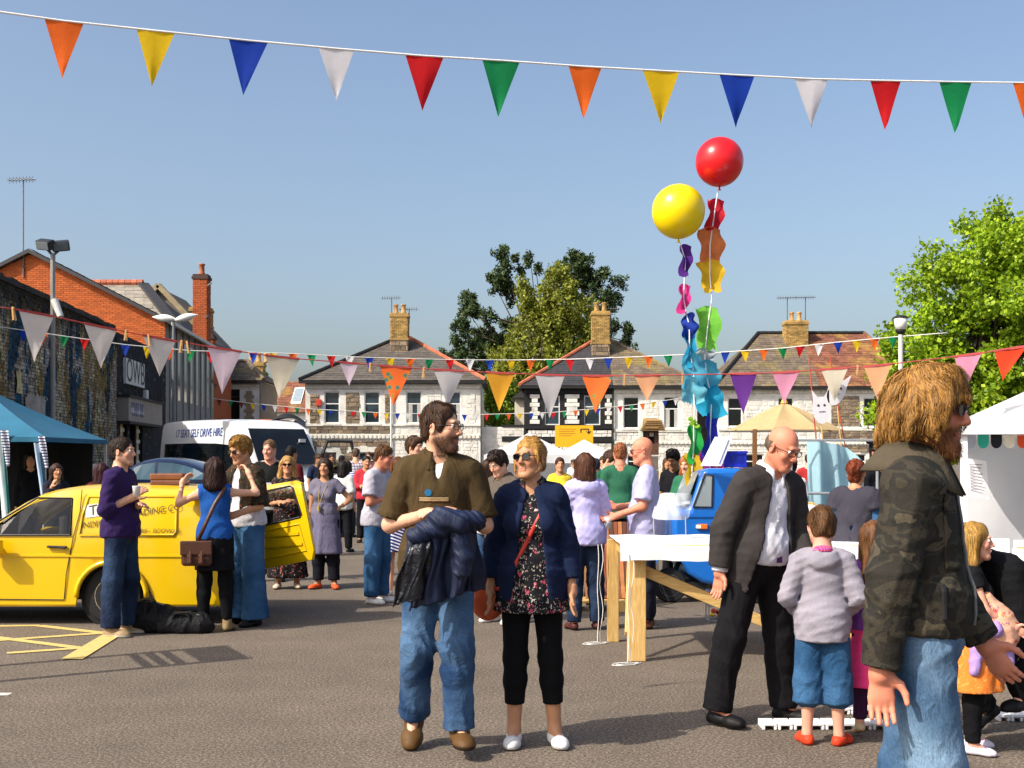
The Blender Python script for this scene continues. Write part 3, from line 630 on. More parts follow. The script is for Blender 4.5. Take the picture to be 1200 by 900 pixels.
ab.tube([(ax,-.05,Z(325,dG)),(ax,-.05,Z(300,dG))], .03, 6); ab.build('aerial_bracket', M_metal, hall)
# slate roofed wing behind, with orange ridge
dW = 55.0; xw = X(128, dW); wing = thing('slate_roof_wing', 'slate hipped roof wing with orange ridge tiles behind the brick gable', 'building', (xw, dW, 0))
hx = lambda px: X(px, dW)-xw
zr, ze = Z(329, dW), Z(402, dW-3.0)
rx0, rx1 = hx(60), hx(160); ex0, ex1 = hx(10), X(222, dW-3)-xw
b = MB(); b.box(ex0+.3, ex1-.3, -2.7, 6, 0, ze); b.build('wall', M_rbrick, wing)
b = MB(); b.add([(ex0,-3,ze),(ex1,-3,ze),(ex1,6,ze),(ex0,6,ze),(rx0,1,zr),(rx1,1,zr)], [(0,1,5,4),(1,2,5),(2,3,4,5),(3,0,4),(3,2,1,0)]); rfo = b.build('roof', M_slate_dark, wing)
t = MB(); slope_tiles(t, (ex0,-3,ze), (ex1,-3,ze), (rx1,1,zr), (rx0,1,zr), .42, .32); t.build('tiles', mat('#8b8478', .85, .2, 2, island=.25, name='grey_slate'), rfo)['kind'] = 'stuff'
t = MB()
for i in range(14): a = rx0+(rx1-rx0)*i/14; t.tube([(a+.01,1,zr+.05),(a+(rx1-rx0)/14-.01,1,zr+.05)], .17, 7)
t.build('ridge_tiles', M_ridge, rfo)['kind'] = 'stuff'
t = MB(); t.bar((ex1,-3,ze+.02), (rx1,1,zr+.02), .5, .12); t.build('hip_flashing', M_slate_dark, rfo)
# gabled parapet and two chimneys further back
dK = 58.0; kk = thing('far_gable', 'stone-coped gable end with slate slope in front of the red chimney', 'building', (X(205, dK), dK, 0))
hx = lambda px: X(px, dK)-X(205, dK)
zk = lambda py: Z(py, dK)
b = MB(); b.prism([(hx(150),0),(hx(246),0),(hx(246),zk(400)),(hx(185),zk(336)),(hx(150),zk(372))], .2, 5); b.build('wall', mat('#6d665c', .9, .15), kk)
b = MB(); b.bar((hx(185),.1,zk(334)), (hx(250),.1,zk(402)), .35, .25); b.bar((hx(185),.1,zk(334)), (hx(150),.1,zk(371)), .35, .25); b.build('coping', mat('#9a8a6c', .9, .2), kk)
chimney(kk, hx(217), 3.0, 1.0, .8, zk(395), zk(375), zk(357), pots=2)
dR = 54.0; rc = thing('red_chimney', 'tall red brick chimney stack with a single pot', 'chimney', (X(236.5, dR), dR, 0))
chimney(rc, 0, 0, .62, .62, 5.0, 5.4, Z(328, dR), base=M_rbrick, brick=M_rbrick, pots=1, potm=M_rpot, top=mat('#4a3a33', .9))
b = MB(); b.bar((.3,-.3,Z(372,dR)), (.42,-.5,Z(372,dR)), .12); b.bar((.32,-.3,Z(336,dR)), (.55,-.4,Z(333,dR)), .05); b.build('bracket', M_metal, rc)
r2 = thing('small_red_chimney', 'short red brick chimney with dark cap beside the tall one', 'chimney', (X(245, 57), 57, 0))
chimney(r2, 0, 0, .5, .5, 5.0, 5.2, Z(398, 57), base=M_rbrick, brick=M_rbrick, pots=0, top=mat('#4a3a33', .9))
# ---------------------------------------------------------------- lamps on poles
dF = 27.0; fl = thing('floodlight_pole', 'grey pole with twin floodlights against the yard wall', 'floodlight', (X(62, dF), dF, 0))
p = MB(); p.tube([(0,0,0),(0,0,Z(297,dF))], .055, 10); p.build('pole', mat('#8f8c88', .5, .1, metal=.3), fl)
for s_, yy in ((-.12, -.1), (.16, .05)):
    M4 = Matrix.Translation((s_, yy, Z(288,dF))) @ Matrix.Rotation(R(25), 4, 'X') @ Matrix.Rotation(R(20*(1 if s_ > 0 else -1)), 4, 'Z'); b = MB(); b.box(-.19, .19, -.12, .10, -.10, .12, M=M4); h_ = bevel(b.build('lamp_head', mat('#26282a', .4), fl), .03)
    b = MB(); b.box(-.16, .16, -.135, -.121, -.07, .09, M=M4); b.build('lens', mat('#6d7478', .1), h_)
    b = MB(); b.bar((0,0,Z(297,dF)-.05), (s_,yy,Z(291,dF)), .05); b.build('bracket', M_metal, fl)
b = MB(); b.tube([(.05,-.05,Z(352,dF)),(.22,-.12,Z(372,dF))], [.09,.07], 12); b.build('wall_lamp', mat('#d5d3cc', .4), fl)
dS = 39.0; sl = thing('street_lamp', 'grey street lamp with white double head above the black shopfront', 'street lamp', (X(203.5, dS), dS, 0))
p = MB(); p.tube([(0,0,0),(0,0,3.2),(0,0,Z(376,dS))], [.075,.06,.045], 10); p.build('pole', mat('#77787a', .5, .1, metal=.3), sl)
for s_, a in ((-.28, -6), (.38, 14)):
    M4 = Matrix.Translation((s_, 0, Z(373,dS)+(.02 if s_ > 0 else 0))) @ Matrix.Rotation(R(-a), 4, 'Y'); b = MB()
    b.grid(lambda u, v: M4 @ Vector(((u-.5)*.85, .16*math.cos(2*math.pi*v)*math.sin(math.pi*min(max(u,.02),.98)), .13*math.sin(2*math.pi*v)*math.sin(math.pi*min(max(u,.02),.98)))), 10, 12); b.build('lamp_head', mat('#e6e5df', .35), sl, smooth=True)
dL = 22.0; sl = thing('lamp_post', 'slim pale lamp post with white lantern in front of the green tree', 'street lamp', (X(1055.5, dL), dL, 0))
p = MB(); p.tube([(0,0,0),(0,0,.9),(0,0,.95),(0,0,Z(390,dL))], [.075,.075,.05,.042], 12); p.build('pole', mat('#c9c7c0', .45, .06), sl)
b = MB(); b.lathe((0,0,Z(392,dL)), [(.045,0),(.09,.05),(.095,.09)], 16); b.build('collar', M_gutter, sl)
b = MB(); b.lathe((0,0,Z(392,dL)+.09), [(.095,0),(.115,.12),(.118,.21)], 16); b.build('lantern', mat('#e8e8e6', .3), sl, smooth=True)
b = MB(); b.lathe((0,0,Z(392,dL)+.30), [(.13,0),(.13,.025),(.06,.05)], 16); b.build('lantern_cap', M_gutter, sl)
# pole with red cross bar in front of the dark house, thin washing-line frame
# railings at the wall foot
dRl = 24.0; rl = thing('railing', 'grey metal railing at the foot of the painted wall', 'railing', (X(95, dRl), dRl, 0))
hx = lambda px: X(px, dRl)-X(95, dRl)
for i in range(9):
    x = hx(70)+(hx(112)-hx(70))*i/8; b = MB(); b.box(x-.02, x+.02, -.02, .02, 0, Z(548, dRl)); b.build('baluster', M_steel, rl)
b = MB(); b.box(hx(68), hx(113), -.025, .025, Z(548,dRl), Z(547,dRl)+.03); b.box(hx(68), hx(113), -.025, .025, .12, .17); b.build('rail', M_steel, rl)
b = MB(); b.box(hx(106.5), hx(113), -.03, .03, 0, Z(547, dRl)+.06); b.build('post', mat('#b9b6ae', .6), rl)
# ---------------------------------------------------------------- trees
def fast_mesh(name, V, Q, mats, smooth=False, cols=None, mi=None):
    V = np.asarray(V, np.float32); Q = np.asarray(Q, np.int32); k = Q.shape[1]
    me = bpy.data.meshes.new(name); me.vertices.add(len(V)); me.vertices.foreach_set('co', V.ravel())
    me.loops.add(Q.size); me.loops.foreach_set('vertex_index', Q.ravel())
    me.polygons.add(len(Q)); me.polygons.foreach_set('loop_start', np.arange(0, Q.size, k, dtype=np.int32)); me.polygons.foreach_set('loop_total', np.full(len(Q), k, np.int32))
    for m in (mats if isinstance(mats, (list, tuple)) else [mats]): me.materials.append(m)
    if smooth: me.polygons.foreach_set('use_smooth', np.ones(len(Q), bool))
    if mi is not None: me.polygons.foreach_set('material_index', np.asarray(mi, np.int32))
    if cols is not None:
        a = me.color_attributes.new('Col', 'FLOAT_COLOR', 'POINT'); c4 = np.ones((len(V), 4), np.float32); c4[:, :3] = cols; a.data.foreach_set('color', c4.ravel())
    me.update(calc_edges=True); me.validate(); return me
def leaf_mesh(name, pts, size, m, rng, up=.3, aspect=.6):
    n = len(pts); d = rng.normal(size=(n, 3)); d /= np.linalg.norm(d, axis=1)[:, None]
    nr = rng.normal(size=(n, 3))+np.array([-.4, -.4, up*2]); nr -= d*(nr*d).sum(1)[:, None]; nr /= np.linalg.norm(nr, axis=1)[:, None]
    t = np.cross(d, nr); s = (size*rng.uniform(.6, 1.3, n))[:, None]
    V = np.stack([pts-d*s*.5, pts+t*s*aspect*.5+nr*s*.12, pts+d*s*.5, pts-t*s*aspect*.5+nr*s*.12], 1).reshape(-1, 3)
    return fast_mesh(name, V, np.arange(4*n).reshape(n, 4), m)
def clump_points(centers, radii, n, rng, shell=.75, flat=1.0):
    """leaf positions packed towards the outside of each clump"""
    c = np.asarray(centers); r = np.asarray(radii); w = r**2/np.sum(r**2); idx = rng.choice(len(c), n, p=w)
    d = rng.normal(size=(n, 3)); d /= np.linalg.norm(d, axis=1)[:, None]
    q = rng.uniform(0, 1, n)**.45*(1+.12*rng.normal(size=n)); d[:, 2] *= flat
    return c[idx]+d*(r[idx]*q)[:, None]
def trunk_and_limbs(tr, base, top, r, targets, m, rng, name='trunk'):
    b = MB(); pts = [Vector(base)+(Vector(top)-Vector(base))*t+Vector((rng.normal()*.12, rng.normal()*.12, 0))*(1 if 0 < t < 1 else 0) for t in (0,.2,.4,.6,.8,1)]
    b.tube(pts, [r*1.25, r, r*.82, r*.62, r*.4, r*.15], 9); t_ = b.build(name, m, tr, smooth=True)
    b = MB()
    for q in targets:
        q = Vector(q); k = rng.uniform(.3, .85); i = min(4, int(k*5)); s = pts[i].lerp(pts[i+1], k*5-i)
        mid = s.lerp(q, .5)+Vector((0,0,-.05*(q-s).length)); b.tube([s, mid, q], [r*.28, r*.18, r*.05], 6)
    b.build('limbs', m, tr, smooth=True)
M_bark = mat('#4a4035', .95, .25, 5, .5, 20, name='bark'); M_bark2 = mat('#6f6858', .9, .25, 5, .4, 20, name='pale_bark')
# the leafy tree at the right
rng = np.random.default_rng(11); dT = 30.0
tr = thing('leafy_tree', 'bright spring-green broadleaf tree behind the lamp post', 'tree', (X(1150, dT), dT, 0))
C = []; Rr = []
for px, py, r in [(1150,390,62),(1105,330,38),(1150,300,42),(1190,320,48),(1085,390,40),(1075,450,42),(1120,450,50),(1180,440,60),(1230,380,60),(1170,270,26),(1070,345,22),(1098,290,20),(1135,275,20),(1200,275,26),(1058,425,20),(1052,470,22),(1055,400,14),(1085,300,13),(1040,500,22),(1100,500,40),(1160,505,45),(1225,470,60),(1240,320,45),(1185,258,14),(1220,300,40)]:
    for s_ in (-1, 0, 1):
        if r < 24 and s_: continue
        C.append((X(px,dT)-X(1150,dT)+rng.normal()*.2, s_*r/F*dT*.9, Z(py,dT)+rng.normal()*.15)); Rr.append(r/F*dT*(1 if s_ == 0 else .75))
C = np.array(C); Rr = np.array(Rr)
# break every clump into tufts
ti = rng.choice(len(C), 640, p=Rr**2/np.sum(Rr**2)); dd = rng.normal(size=(640, 3)); dd /= np.linalg.norm(dd, axis=1)[:, None]
TC = C[ti]+dd*(Rr[ti]*rng.uniform(.5, 1.05, 640))[:, None]; TR = rng.uniform(.22, .46, 640)
pts = clump_points(TC, TR, 56000, rng, flat=.8)
ob('crown', leaf_mesh('crown', pts, .13, m_leaf('#5f8418', '#b4cc30', 'spring_leaves', .4), rng, .5, .75), tr)
trunk_and_limbs(tr, (0,0,0), (0.1,.0,Z(330,dT)), .22, TC[:60], M_bark, rng)
# dark evergreen far behind the houses
dP = 92.0; tr = thing('evergreen_tree', 'tall dark evergreen tree with open clumps behind the houses', 'tree', (X(640, dP), dP, 0)); rng = np.random.default_rng(5)
C = []; Rr = []
for px, py, r in [(588,302,10),(592,318,12),(586,335,15),(600,345,14),(575,322,9),(610,318,10),(622,310,9),(628,320,8),(604,300,6),(548,345,10),(545,360,12),(556,368,12),(540,385,12),(560,392,14),(552,408,15),(572,375,12),(580,400,16),(545,420,13),(537,400,9),(530,418,8),(570,420,16),(600,380,14),(676,303,10),(682,315,14),(690,330,16),(672,325,14),(700,345,15),(685,355,14),(660,315,10),(650,322,9),(705,325,8),(718,330,9),(728,334,7),(722,348,10),(712,360,10),(735,328,4),(700,375,14),(715,385,10),(690,395,14),(733,388,8),(736,398,7),(728,402,8),(738,410,5),(618,345,10),(560,440,14),(585,440,14),(535,440,10),(518,416,5),(520,425,6),(662,345,12),(668,375,14)]:
    C.append((X(px,dP)-X(640,dP), rng.normal()*1.2, Z(py,dP))); Rr.append(r/F*dP)
C = np.array(C); Rr = np.array(Rr)
ti = rng.choice(len(C), 520, p=Rr**2/np.sum(Rr**2)); dd = rng.normal(size=(520, 3)); dd /= np.linalg.norm(dd, axis=1)[:, None]
TC = C[ti]+dd*(Rr[ti]*rng.uniform(.3, 1.0, 520))[:, None]; TR = rng.uniform(.22, .5, 520)
pts = clump_points(TC, TR, 26000, rng)
ob('crown', leaf_mesh('crown', pts, .34, m_leaf('#2a3a1e', '#4e6232', 'evergreen_needles', .15), rng, .3, .35), tr)
trunk_and_limbs(tr, (0,0,0), (.5,0,Z(320,dP)), .4, C, M_bark, rng)
b = MB(); b.tube([(X(600,dP)-X(640,dP),0,6),(X(585,dP)-X(640,dP),0,Z(400,dP)),(X(572,dP)-X(640,dP),0,Z(382,dP)),(X(560,dP)-X(640,dP),0,Z(368,dP))], [.35,.25,.15,.06], 7); b.build('bough', M_bark, tr, smooth=True)
# yellow-green birch in front of it
dP = 82.0; tr = thing('birch_tree', 'yellow-green birch in fresh leaf between the two house pairs', 'tree', (X(628, dP), dP, 0)); rng = np.random.default_rng(6)
C = []; Rr = []
for px, py, r in [(648,330,16),(640,350,22),(665,345,18),(620,355,18),(650,375,28),(625,380,24),(610,400,24),(645,400,30),(675,380,22),(690,400,20),(605,425,24),(640,430,30),(672,420,24),(590,420,18),(585,445,18),(600,455,20),(620,450,20),(612,335,10),(660,320,12),(688,365,14),(700,420,14),(580,470,18),(600,480,18),(590,490,16)]:
    for s_ in (-.6, .6): C.append((X(px,dP)-X(628,dP), s_*r/F*dP, Z(py,dP))); Rr.append(r/F*dP*.9)
C = np.array(C); Rr = np.array(Rr)
ti = rng.choice(len(C), 560, p=Rr**2/np.sum(Rr**2)); dd = rng.normal(size=(560, 3)); dd /= np.linalg.norm(dd, axis=1)[:, None]
TC = C[ti]+dd*(Rr[ti]*rng.uniform(.3, 1.05, 560))[:, None]; TR = rng.uniform(.22, .6, 560)
pts = clump_points(TC, TR, 26000, rng, flat=1.3)
ob('crown', leaf_mesh('crown', pts, .26, m_leaf('#646e28', '#a2a63c', 'birch_leaves', .35), rng, .3, .6), tr)
trunk_and_limbs(tr, (0,0,0), (.6,0,Z(330,dP)), .22, C[::2], M_bark2, rng)
# small green garden trees
for nm, lb, px, d_, spots, n_, c1, c2 in (('garden_tree', 'bright green garden tree seen between the two house pairs', 586, 72, [(575,470,14),(590,455,14),(600,475,14),(582,490,12),(570,450,10),(605,492,10),(568,492,8)], 5000, '#55741c', '#93ad36'),
                                  ('garden_tree', 'green bush tree top beside the small corner house', 306, 74, [(306,441,6),(303,446,6),(310,446,6),(312,440,4),(308,452,6)], 1500, '#4d6a22', '#86a040'),
                                  ('garden_tree', 'small tree behind the garden shed roof', 330, 80, [(327,487,7),(335,490,6),(322,491,5)], 900, '#4d6a22', '#86a040')):
    tr = thing(nm, lb, 'tree', (X(px, d_), d_, 0)); rng = np.random.default_rng(px)
    C = np.array([(X(a,d_)-X(px,d_), rng.normal()*.3, Z(b_,d_)) for a, b_, r in spots]); Rr = np.array([r/F*d_ for a, b_, r in spots])
    ob('crown', leaf_mesh('crown', clump_points(C, Rr, n_, rng), .2, m_leaf(c1, c2), rng, .4, .7), tr)
    trunk_and_limbs(tr, (0,0,0), (0,0,float(C[:,2].max())-.4), .12, C, M_bark, rng)
# ---------------------------------------------------------------- bunting
BC = {'r': '#d01c22', 'w': '#e6e2e4', 'b': '#1b3fa8', 'y': '#e9c01d', 'o': '#ee6a22', 'g': '#178a4e', 'k': '#8c2a34', 'dk': '#7a3428'}
rngf = random.Random(21)
def pennant(parent, a, b, tip, m, name='pennant', curl=.03, hem=None, blunt=0, n=7):
    """three-cornered flag with billow; a and b hang on the cord"""
    a, b, tip = Vector(a), Vector(b), Vector(tip); w = (b-a).length; nrm = (b-a).cross(tip-a).normalized()
    ph = rngf.uniform(0, 6); cu = curl*rngf.uniform(.6, 1.5)*rngf.choice((-1, 1)); mb = MB(); vs = []
    rows = []
    for j in range(n+1):
        t = j/n; half = (1-t)*(1-blunt)+blunt*(1-t); row = []
        for i in range(5):
            u = i/4; p = a.lerp(b, u).lerp(tip, t) if j < n else tip.copy()
            p = p+nrm*(cu*w*10*.35*math.sin(t*2.4+u*2+ph)*t*(.5+u)+.015*w*math.sin(u*7+ph)); row.append(p)
        rows.append(row)
    for row in rows: vs += row
    fs = [(j*5+i, j*5+i+1, (j+1)*5+i+1, (j+1)*5+i) for j in range(n-1) for i in range(4)]+[((n-1)*5+i, (n-1)*5+i+1, n*5) for i in range(4)]
    mb.add(vs, fs); o = mb.build(name, m, parent, smooth=True)
    if hem is not None:
        h = MB(); h.bar(a, b, .012, .022); h.build('hem', hem, o)
    return o
def cordline(parent, pts, r, m):
    mb = MB(); P_ = []
    for a, b in zip(pts[:-1], pts[1:]):
        for k in range(4): P_.append(Vector(a).lerp(Vector(b), k/4))
    P_.append(Vector(pts[-1])); mb.tube(P_, r, 6); return mb.build('cord', m, parent, smooth=True)
def plastic(c): return m_translucent(c, .35, 'plastic_pennant')
# top string, near the camera
bt = thing('bunting', 'nearest string of large plastic pennants across the top of the sky', 'bunting', (0,0,0))
top = [(-60,7),(0,14),(75,24.5),(182,36),(291,47.5),(394,57),(497,65.5),(588,71),(685,78),(775,83),(864,88),(951,92.5),(1038,94.5),(1120,96),(1200,97),(1262,97)]
def dtop(px): return 6.1+1.35*px/1200
cordline(bt, [P(x, y, dtop(x)) for x, y in top], .0055, mat('#e6e4e0', .5))
def ytop(px):
    for (x0, y0), (x1, y1) in zip(top[:-1], top[1:]):
        if x0 <= px <= x1: return y0+(y1-y0)*(px-x0)/(x1-x0)
for (xa, xb, tx, ty, c) in [(52,98,73,92,'o'),(160,205,178,101,'y'),(268,314,285,112,'b'),(373,415,394,118,'w'),(475,520,495,130,'r'),(565,609,584,137,'g'),(666,705,684,139,'o'),(753,796,774,145,'y'),(843,884,862,150,'b'),(931,970,951,151,'w'),(1020,1056,1037,152,'r'),(1101,1139,1119,156,'g'),(1187,1225,1206,158,'o')]:
    pennant(bt, P(xa, ytop(xa), dtop(xa)), P(xb, ytop(xb), dtop(xb)), P(tx, ty, dtop(tx)), plastic(BC[c]), curl=.012)
# middle string of small pennants
dM = 28.0; bt = thing('bunting', 'string of small coloured pennants crossing in front of the roofs', 'bunting', (0,0,0))
ms = [(-30,378),(0,383),(75,394),(147,404),(223,411),(297,413),(343,414.5),(388,417),(433,419),(527,421.5),(599,422),(668,421),(737,418.5),(805,415.5),(850,412.5),(917,408),(982,401),(1047,395),(1110,390)]
def dm(px): return 28-4*abs(px-600)/600
cordline(bt, [P(x, y, dm(x)) for x, y in ms], .011, mat('#dcd9d2', .6))
def ym(px):
    for (x0, y0), (x1, y1) in zip(ms[:-1], ms[1:]):
        if x0 <= px <= x1: return y0+(y1-y0)*(px-x0)/(x1-x0)
seq = 'rwbyog'; k = 0
for x, c in [(27,'b'),(51,'o'),(75,'g'),(99,'r'),(123,'w'),(147,'b'),(173,'y'),(198,'o'),(223,'g'),(247,'r'),(271,'w'),(297,'b'),(319,'y'),(343,'o'),(365,'g'),(388,'r'),(410,'w'),(433,'b'),(457,'y'),(481,'o'),(503,'g'),(527,'r'),(551,'w'),(574,'b'),(599,'y'),(622,'o'),(645,'g'),(668,'r'),(691,'w'),(713,'b'),(737,'y'),(760,'o'),(783,'g'),(805,'r'),(828,'w'),(850,'b'),(873,'y'),(895,'o'),(917,'g'),(938,'r'),(960,'w'),(982,'b'),(1004,'y'),(1025,'o'),(1047,'g')]:
    w = 5.2*(28/dm(x))**.5; h = 13.5*(28/dm(x))**.5
    pennant(bt, P(x-w, ym(x-w), dm(x)), P(x+w, ym(x+w), dm(x)), P(x+rngf.uniform(-1.5,1.5), ym(x)+h, dm(x)), plastic(BC[c]), curl=.02)
# far string in front of the house fronts
bt = thing('bunting', 'farthest string of tiny pennants strung low before the house fronts', 'bunting', (0,0,0)); dFr = 48.0
fs_ = [(240,466),(297,473),(360,479),(452,484),(552,486),(644,483.5),(708,478),(745,474),(785,468.5),(830,461)]
cordline(bt, [P(x, y, dFr) for x, y in fs_], .015, mat('#cfccc4', .6))
def yf(px):
    for (x0, y0), (x1, y1) in zip(fs_[:-1], fs_[1:]):
        if x0 <= px <= x1: return y0+(y1-y0)*(px-x0)/(x1-x0)
cyc = ['dk','g','dk','y','b','w','r','g','o','y','b','w']
xx = 257.0; k = 0
while xx < 826:
    pennant(bt, P(xx-3.1, yf(xx-3.1), dFr), P(xx+3.1, yf(xx+3.1), dFr), P(xx+rngf.uniform(-.6,.6), yf(xx)+8, dFr), plastic(BC[cyc[k % 12] if k < 10 else ['r','g','o','y','b','w'][k % 6]]), curl=.02); xx += 13.05; k += 1
# big home-made cloth flags on a red ribbon
bt = thing('bunting', 'string of large home-made cloth flags on red ribbon', 'bunting', (0,0,0))
def db(px): return 11.0+1.6*math.sin(math.pi*min(max(px,0),1200)/1200)
M_muslin = m_translucent('#cfc9c6', .45, 'muslin'); M_muslin2 = m_translucent('#d3c9b2', .45, 'muslin'); M_pinkw = m_translucent('#d9c3cf', .45, 'muslin'); M_gold = m_translucent('#d99a2c', .35, 'gold_cloth'); M_peach = m_translucent('#dda076', .35, 'peach_cloth'); M_purple = m_translucent('#5a2a7c', .2, 'purple_cloth'); M_pinkc = m_translucent('#c9869f', .3, 'pink_cloth'); M_redo = m_translucent('#e0401f', .3, 'red_orange_cloth')
N = NT('spotted_orange_cloth'); vo = N.n('TexVoronoi', Scale=11.0); N.l(N.obj(), vo.inputs['Vector']); c_ = N.mix(N.ramp(vo.outputs['Distance'], [(.30, 1), (.34, 0)]), lin('#d8622a'), lin('#8a7a3a')); c_ = N.mix(N.ramp(vo.outputs['Distance'], [(.16, 1), (.20, 0)]), c_, lin('#3a6a78')); N.col(c_); M_spot = N.set(.85, .2)
hemr = mat('#a03a3a', .7, name='red_ribbon')
bs = [(-60,350),(0,360),(42,366),(118,383),(186,396.5),(262,409),(330,419),(408,425),(463,430),(525,434),(585,437),(645,439.5),(700,440.5),(758,440),(870,438),(920,436.5),(978,432),(1028,428.5),(1134,416),(1182,409),(1260,396)]
cordline(bt, [P(x, y, db(x)) for x, y in bs], .006, hemr)
def yb_(px):
    for (x0, y0), (x1, y1) in zip(bs[:-1], bs[1:]):
        if x0 <= px <= x1: return y0+(y1-y0)*(px-x0)/(x1-x0)
for (xa, xb, tx, ty, m) in [(22,63,40,425,M_muslin),(98,137,118,432,M_muslin),(167,206,187,441,M_muslin),(243,283,260,462,M_pinkw),(311,351,327,467,M_muslin2),(398,420,409,452,M_pinkw),(445,483,461,476,M_spot),(508,544,525,476,M_muslin),(569,603,585,482,M_gold),(627,662,644,490,M_muslin),(682,719,698,484,M_spot),(743,774,758,470,M_peach),(855,887,871,486,M_purple),(905,937,919,473,M_pinkc),(962,994,978,470,M_muslin2),(1012,1045,1029,470,M_peach),(1118,1151,1131,456,M_pinkc),(1165,1204,1175,446,M_redo)]:
    pennant(bt, P(xa, yb_(xa), db(xa)), P(xb, yb_(xb), db(xb)), P(tx, ty, db(tx)), m, 'cloth_flag', curl=.02, hem=hemr)
for x in (15,148,174,213,219,434,497,732,800,1005):   # wooden pegs along the ribbon
    p = P(x, yb_(x), db(x)); g_ = MB(); l = rngf.uniform(.07,.11); a = rngf.uniform(-.25,.25)
    g_.bar(p+Vector((0,-.01,.02)), p+Vector((a*l,-.02,-l)), .016, .010); g_.bar(p+Vector((0,.012,.02)), p+Vector((a*l+.01,.014,-l)), .016, .010); g_.build('clothes_peg', mat('#b98f5a', .7), bt)
# ---------------------------------------------------------------- balloons with tissue tails
def balloon(lb, px, py, rpx, d, c, tail, anchor):
    bl = thing('balloon', lb, 'balloon', (0,0,0)); ctr = P(px, py, d); r = rpx/F*d
    mb = MB(); prof = []
    for i in range(25):
        t = math.pi*i/24; rr_ = r*math.sin(t)*(1 if t < math.pi/2 else 1+.0); z_ = r*math.cos(t)*(1 if t < math.pi/2 else 1.06); prof.append((max(rr_, .004), z_))
    prof = prof[::-1]; mb.lathe(ctr, prof, 40); mb.lathe(ctr-Vector((0,0,r*1.06+.03)), [(.022,-.012),(.012,0),(.009,.035)], 12)
    N = NT('balloon_rubber'); b0 = lin(c); N.col(b0); N.set(.28, .5); o = mb.build('envelope', N.m, bl, smooth=True)
    pts = [ctr-Vector((0,0,r*1.06))]+[P(*t[:2], d) for t in tail]+[P(*anchor)]
    s = MB(); s.tube(pts, .008, 5); s.build('string', mat('#e9e7e2', .6), bl)
    for i, (tx, ty, w, h, cc, tw) in enumerate([t for t in tail if len(t) > 2]):
        q = P(tx, ty, d); W, H = 1.35*w/F*d, 1.1*h/F*d; rn = random.Random(i+px); p1, p2 = rn.uniform(-1,1), rn.uniform(0,6); pin = rn.uniform(.5, 1.0); g_ = MB()
        def fn(u, v, q=q, W=W, H=H, p1=p1, p2=p2, tw=tw, pin=pin):
            a = tw*(v-.5)+p1; x = (u-.5)*W*(1-(1-pin)*abs(v-.45)**1.0); y = .05*math.sin(u*5+p2+v*3)+.03*math.sin(v*9+p1)
            return (q.x+x*math.cos(a*.4)-y*.5+.05*(v-.5)*math.sin(p1), q.y+x*math.sin(a)*.8+y, q.z+(v-.5)*H+.02*math.sin(u*8+p2))
        g_.grid(fn, 8, 8); mm = g_.build('tissue_flag', m_translucent(cc, .45, 'tissue_paper', .25), bl, smooth=True)
dBa = 13.6
balloon('round yellow balloon trailing tissue flags', 795, 247, 31, dBa, '#f0d000', [(799,292),(803,305,12,33,'#5b2c8e',1.5),(802,330),(801,350,11,30,'#e8429a',2),(804,366),(808,382,13,25,'#2c49b4',1),(808,410,11,36,'#2aa6cf',1),(813,437,20,38,'#64c3de',1),(813,458,20,26,'#7fd2e2',1.5),(814,480),(813,495,6,9,'#9ac93b',.5),(813,520,13,40,'#2fae4e',1),(811,552,15,36,'#e0b82a',1)], (806,600,dBa))
balloon('round red balloon above the yellow one, trailing tissue flags', 843, 189, 28, dBa+.15, '#d8171e', [(841,225),(837,251,16,32,'#d3263a',1.5),(832,287,21,36,'#f08a52',.6),(832,323,19,34,'#f0c52f',.6),(834,350),(829,385,22,46,'#7fd04a',1.2),(826,416,14,12,'#b8c0c4',1),(828,440,22,30,'#62c6df',1),(834,470,22,34,'#2ba9cf',1.2),(832,510,13,46,'#3b46c0',1),(832,552,20,46,'#e54fae',1.1),(838,584,15,34,'#6a25a8',1)], (836,612,dBa+.15))
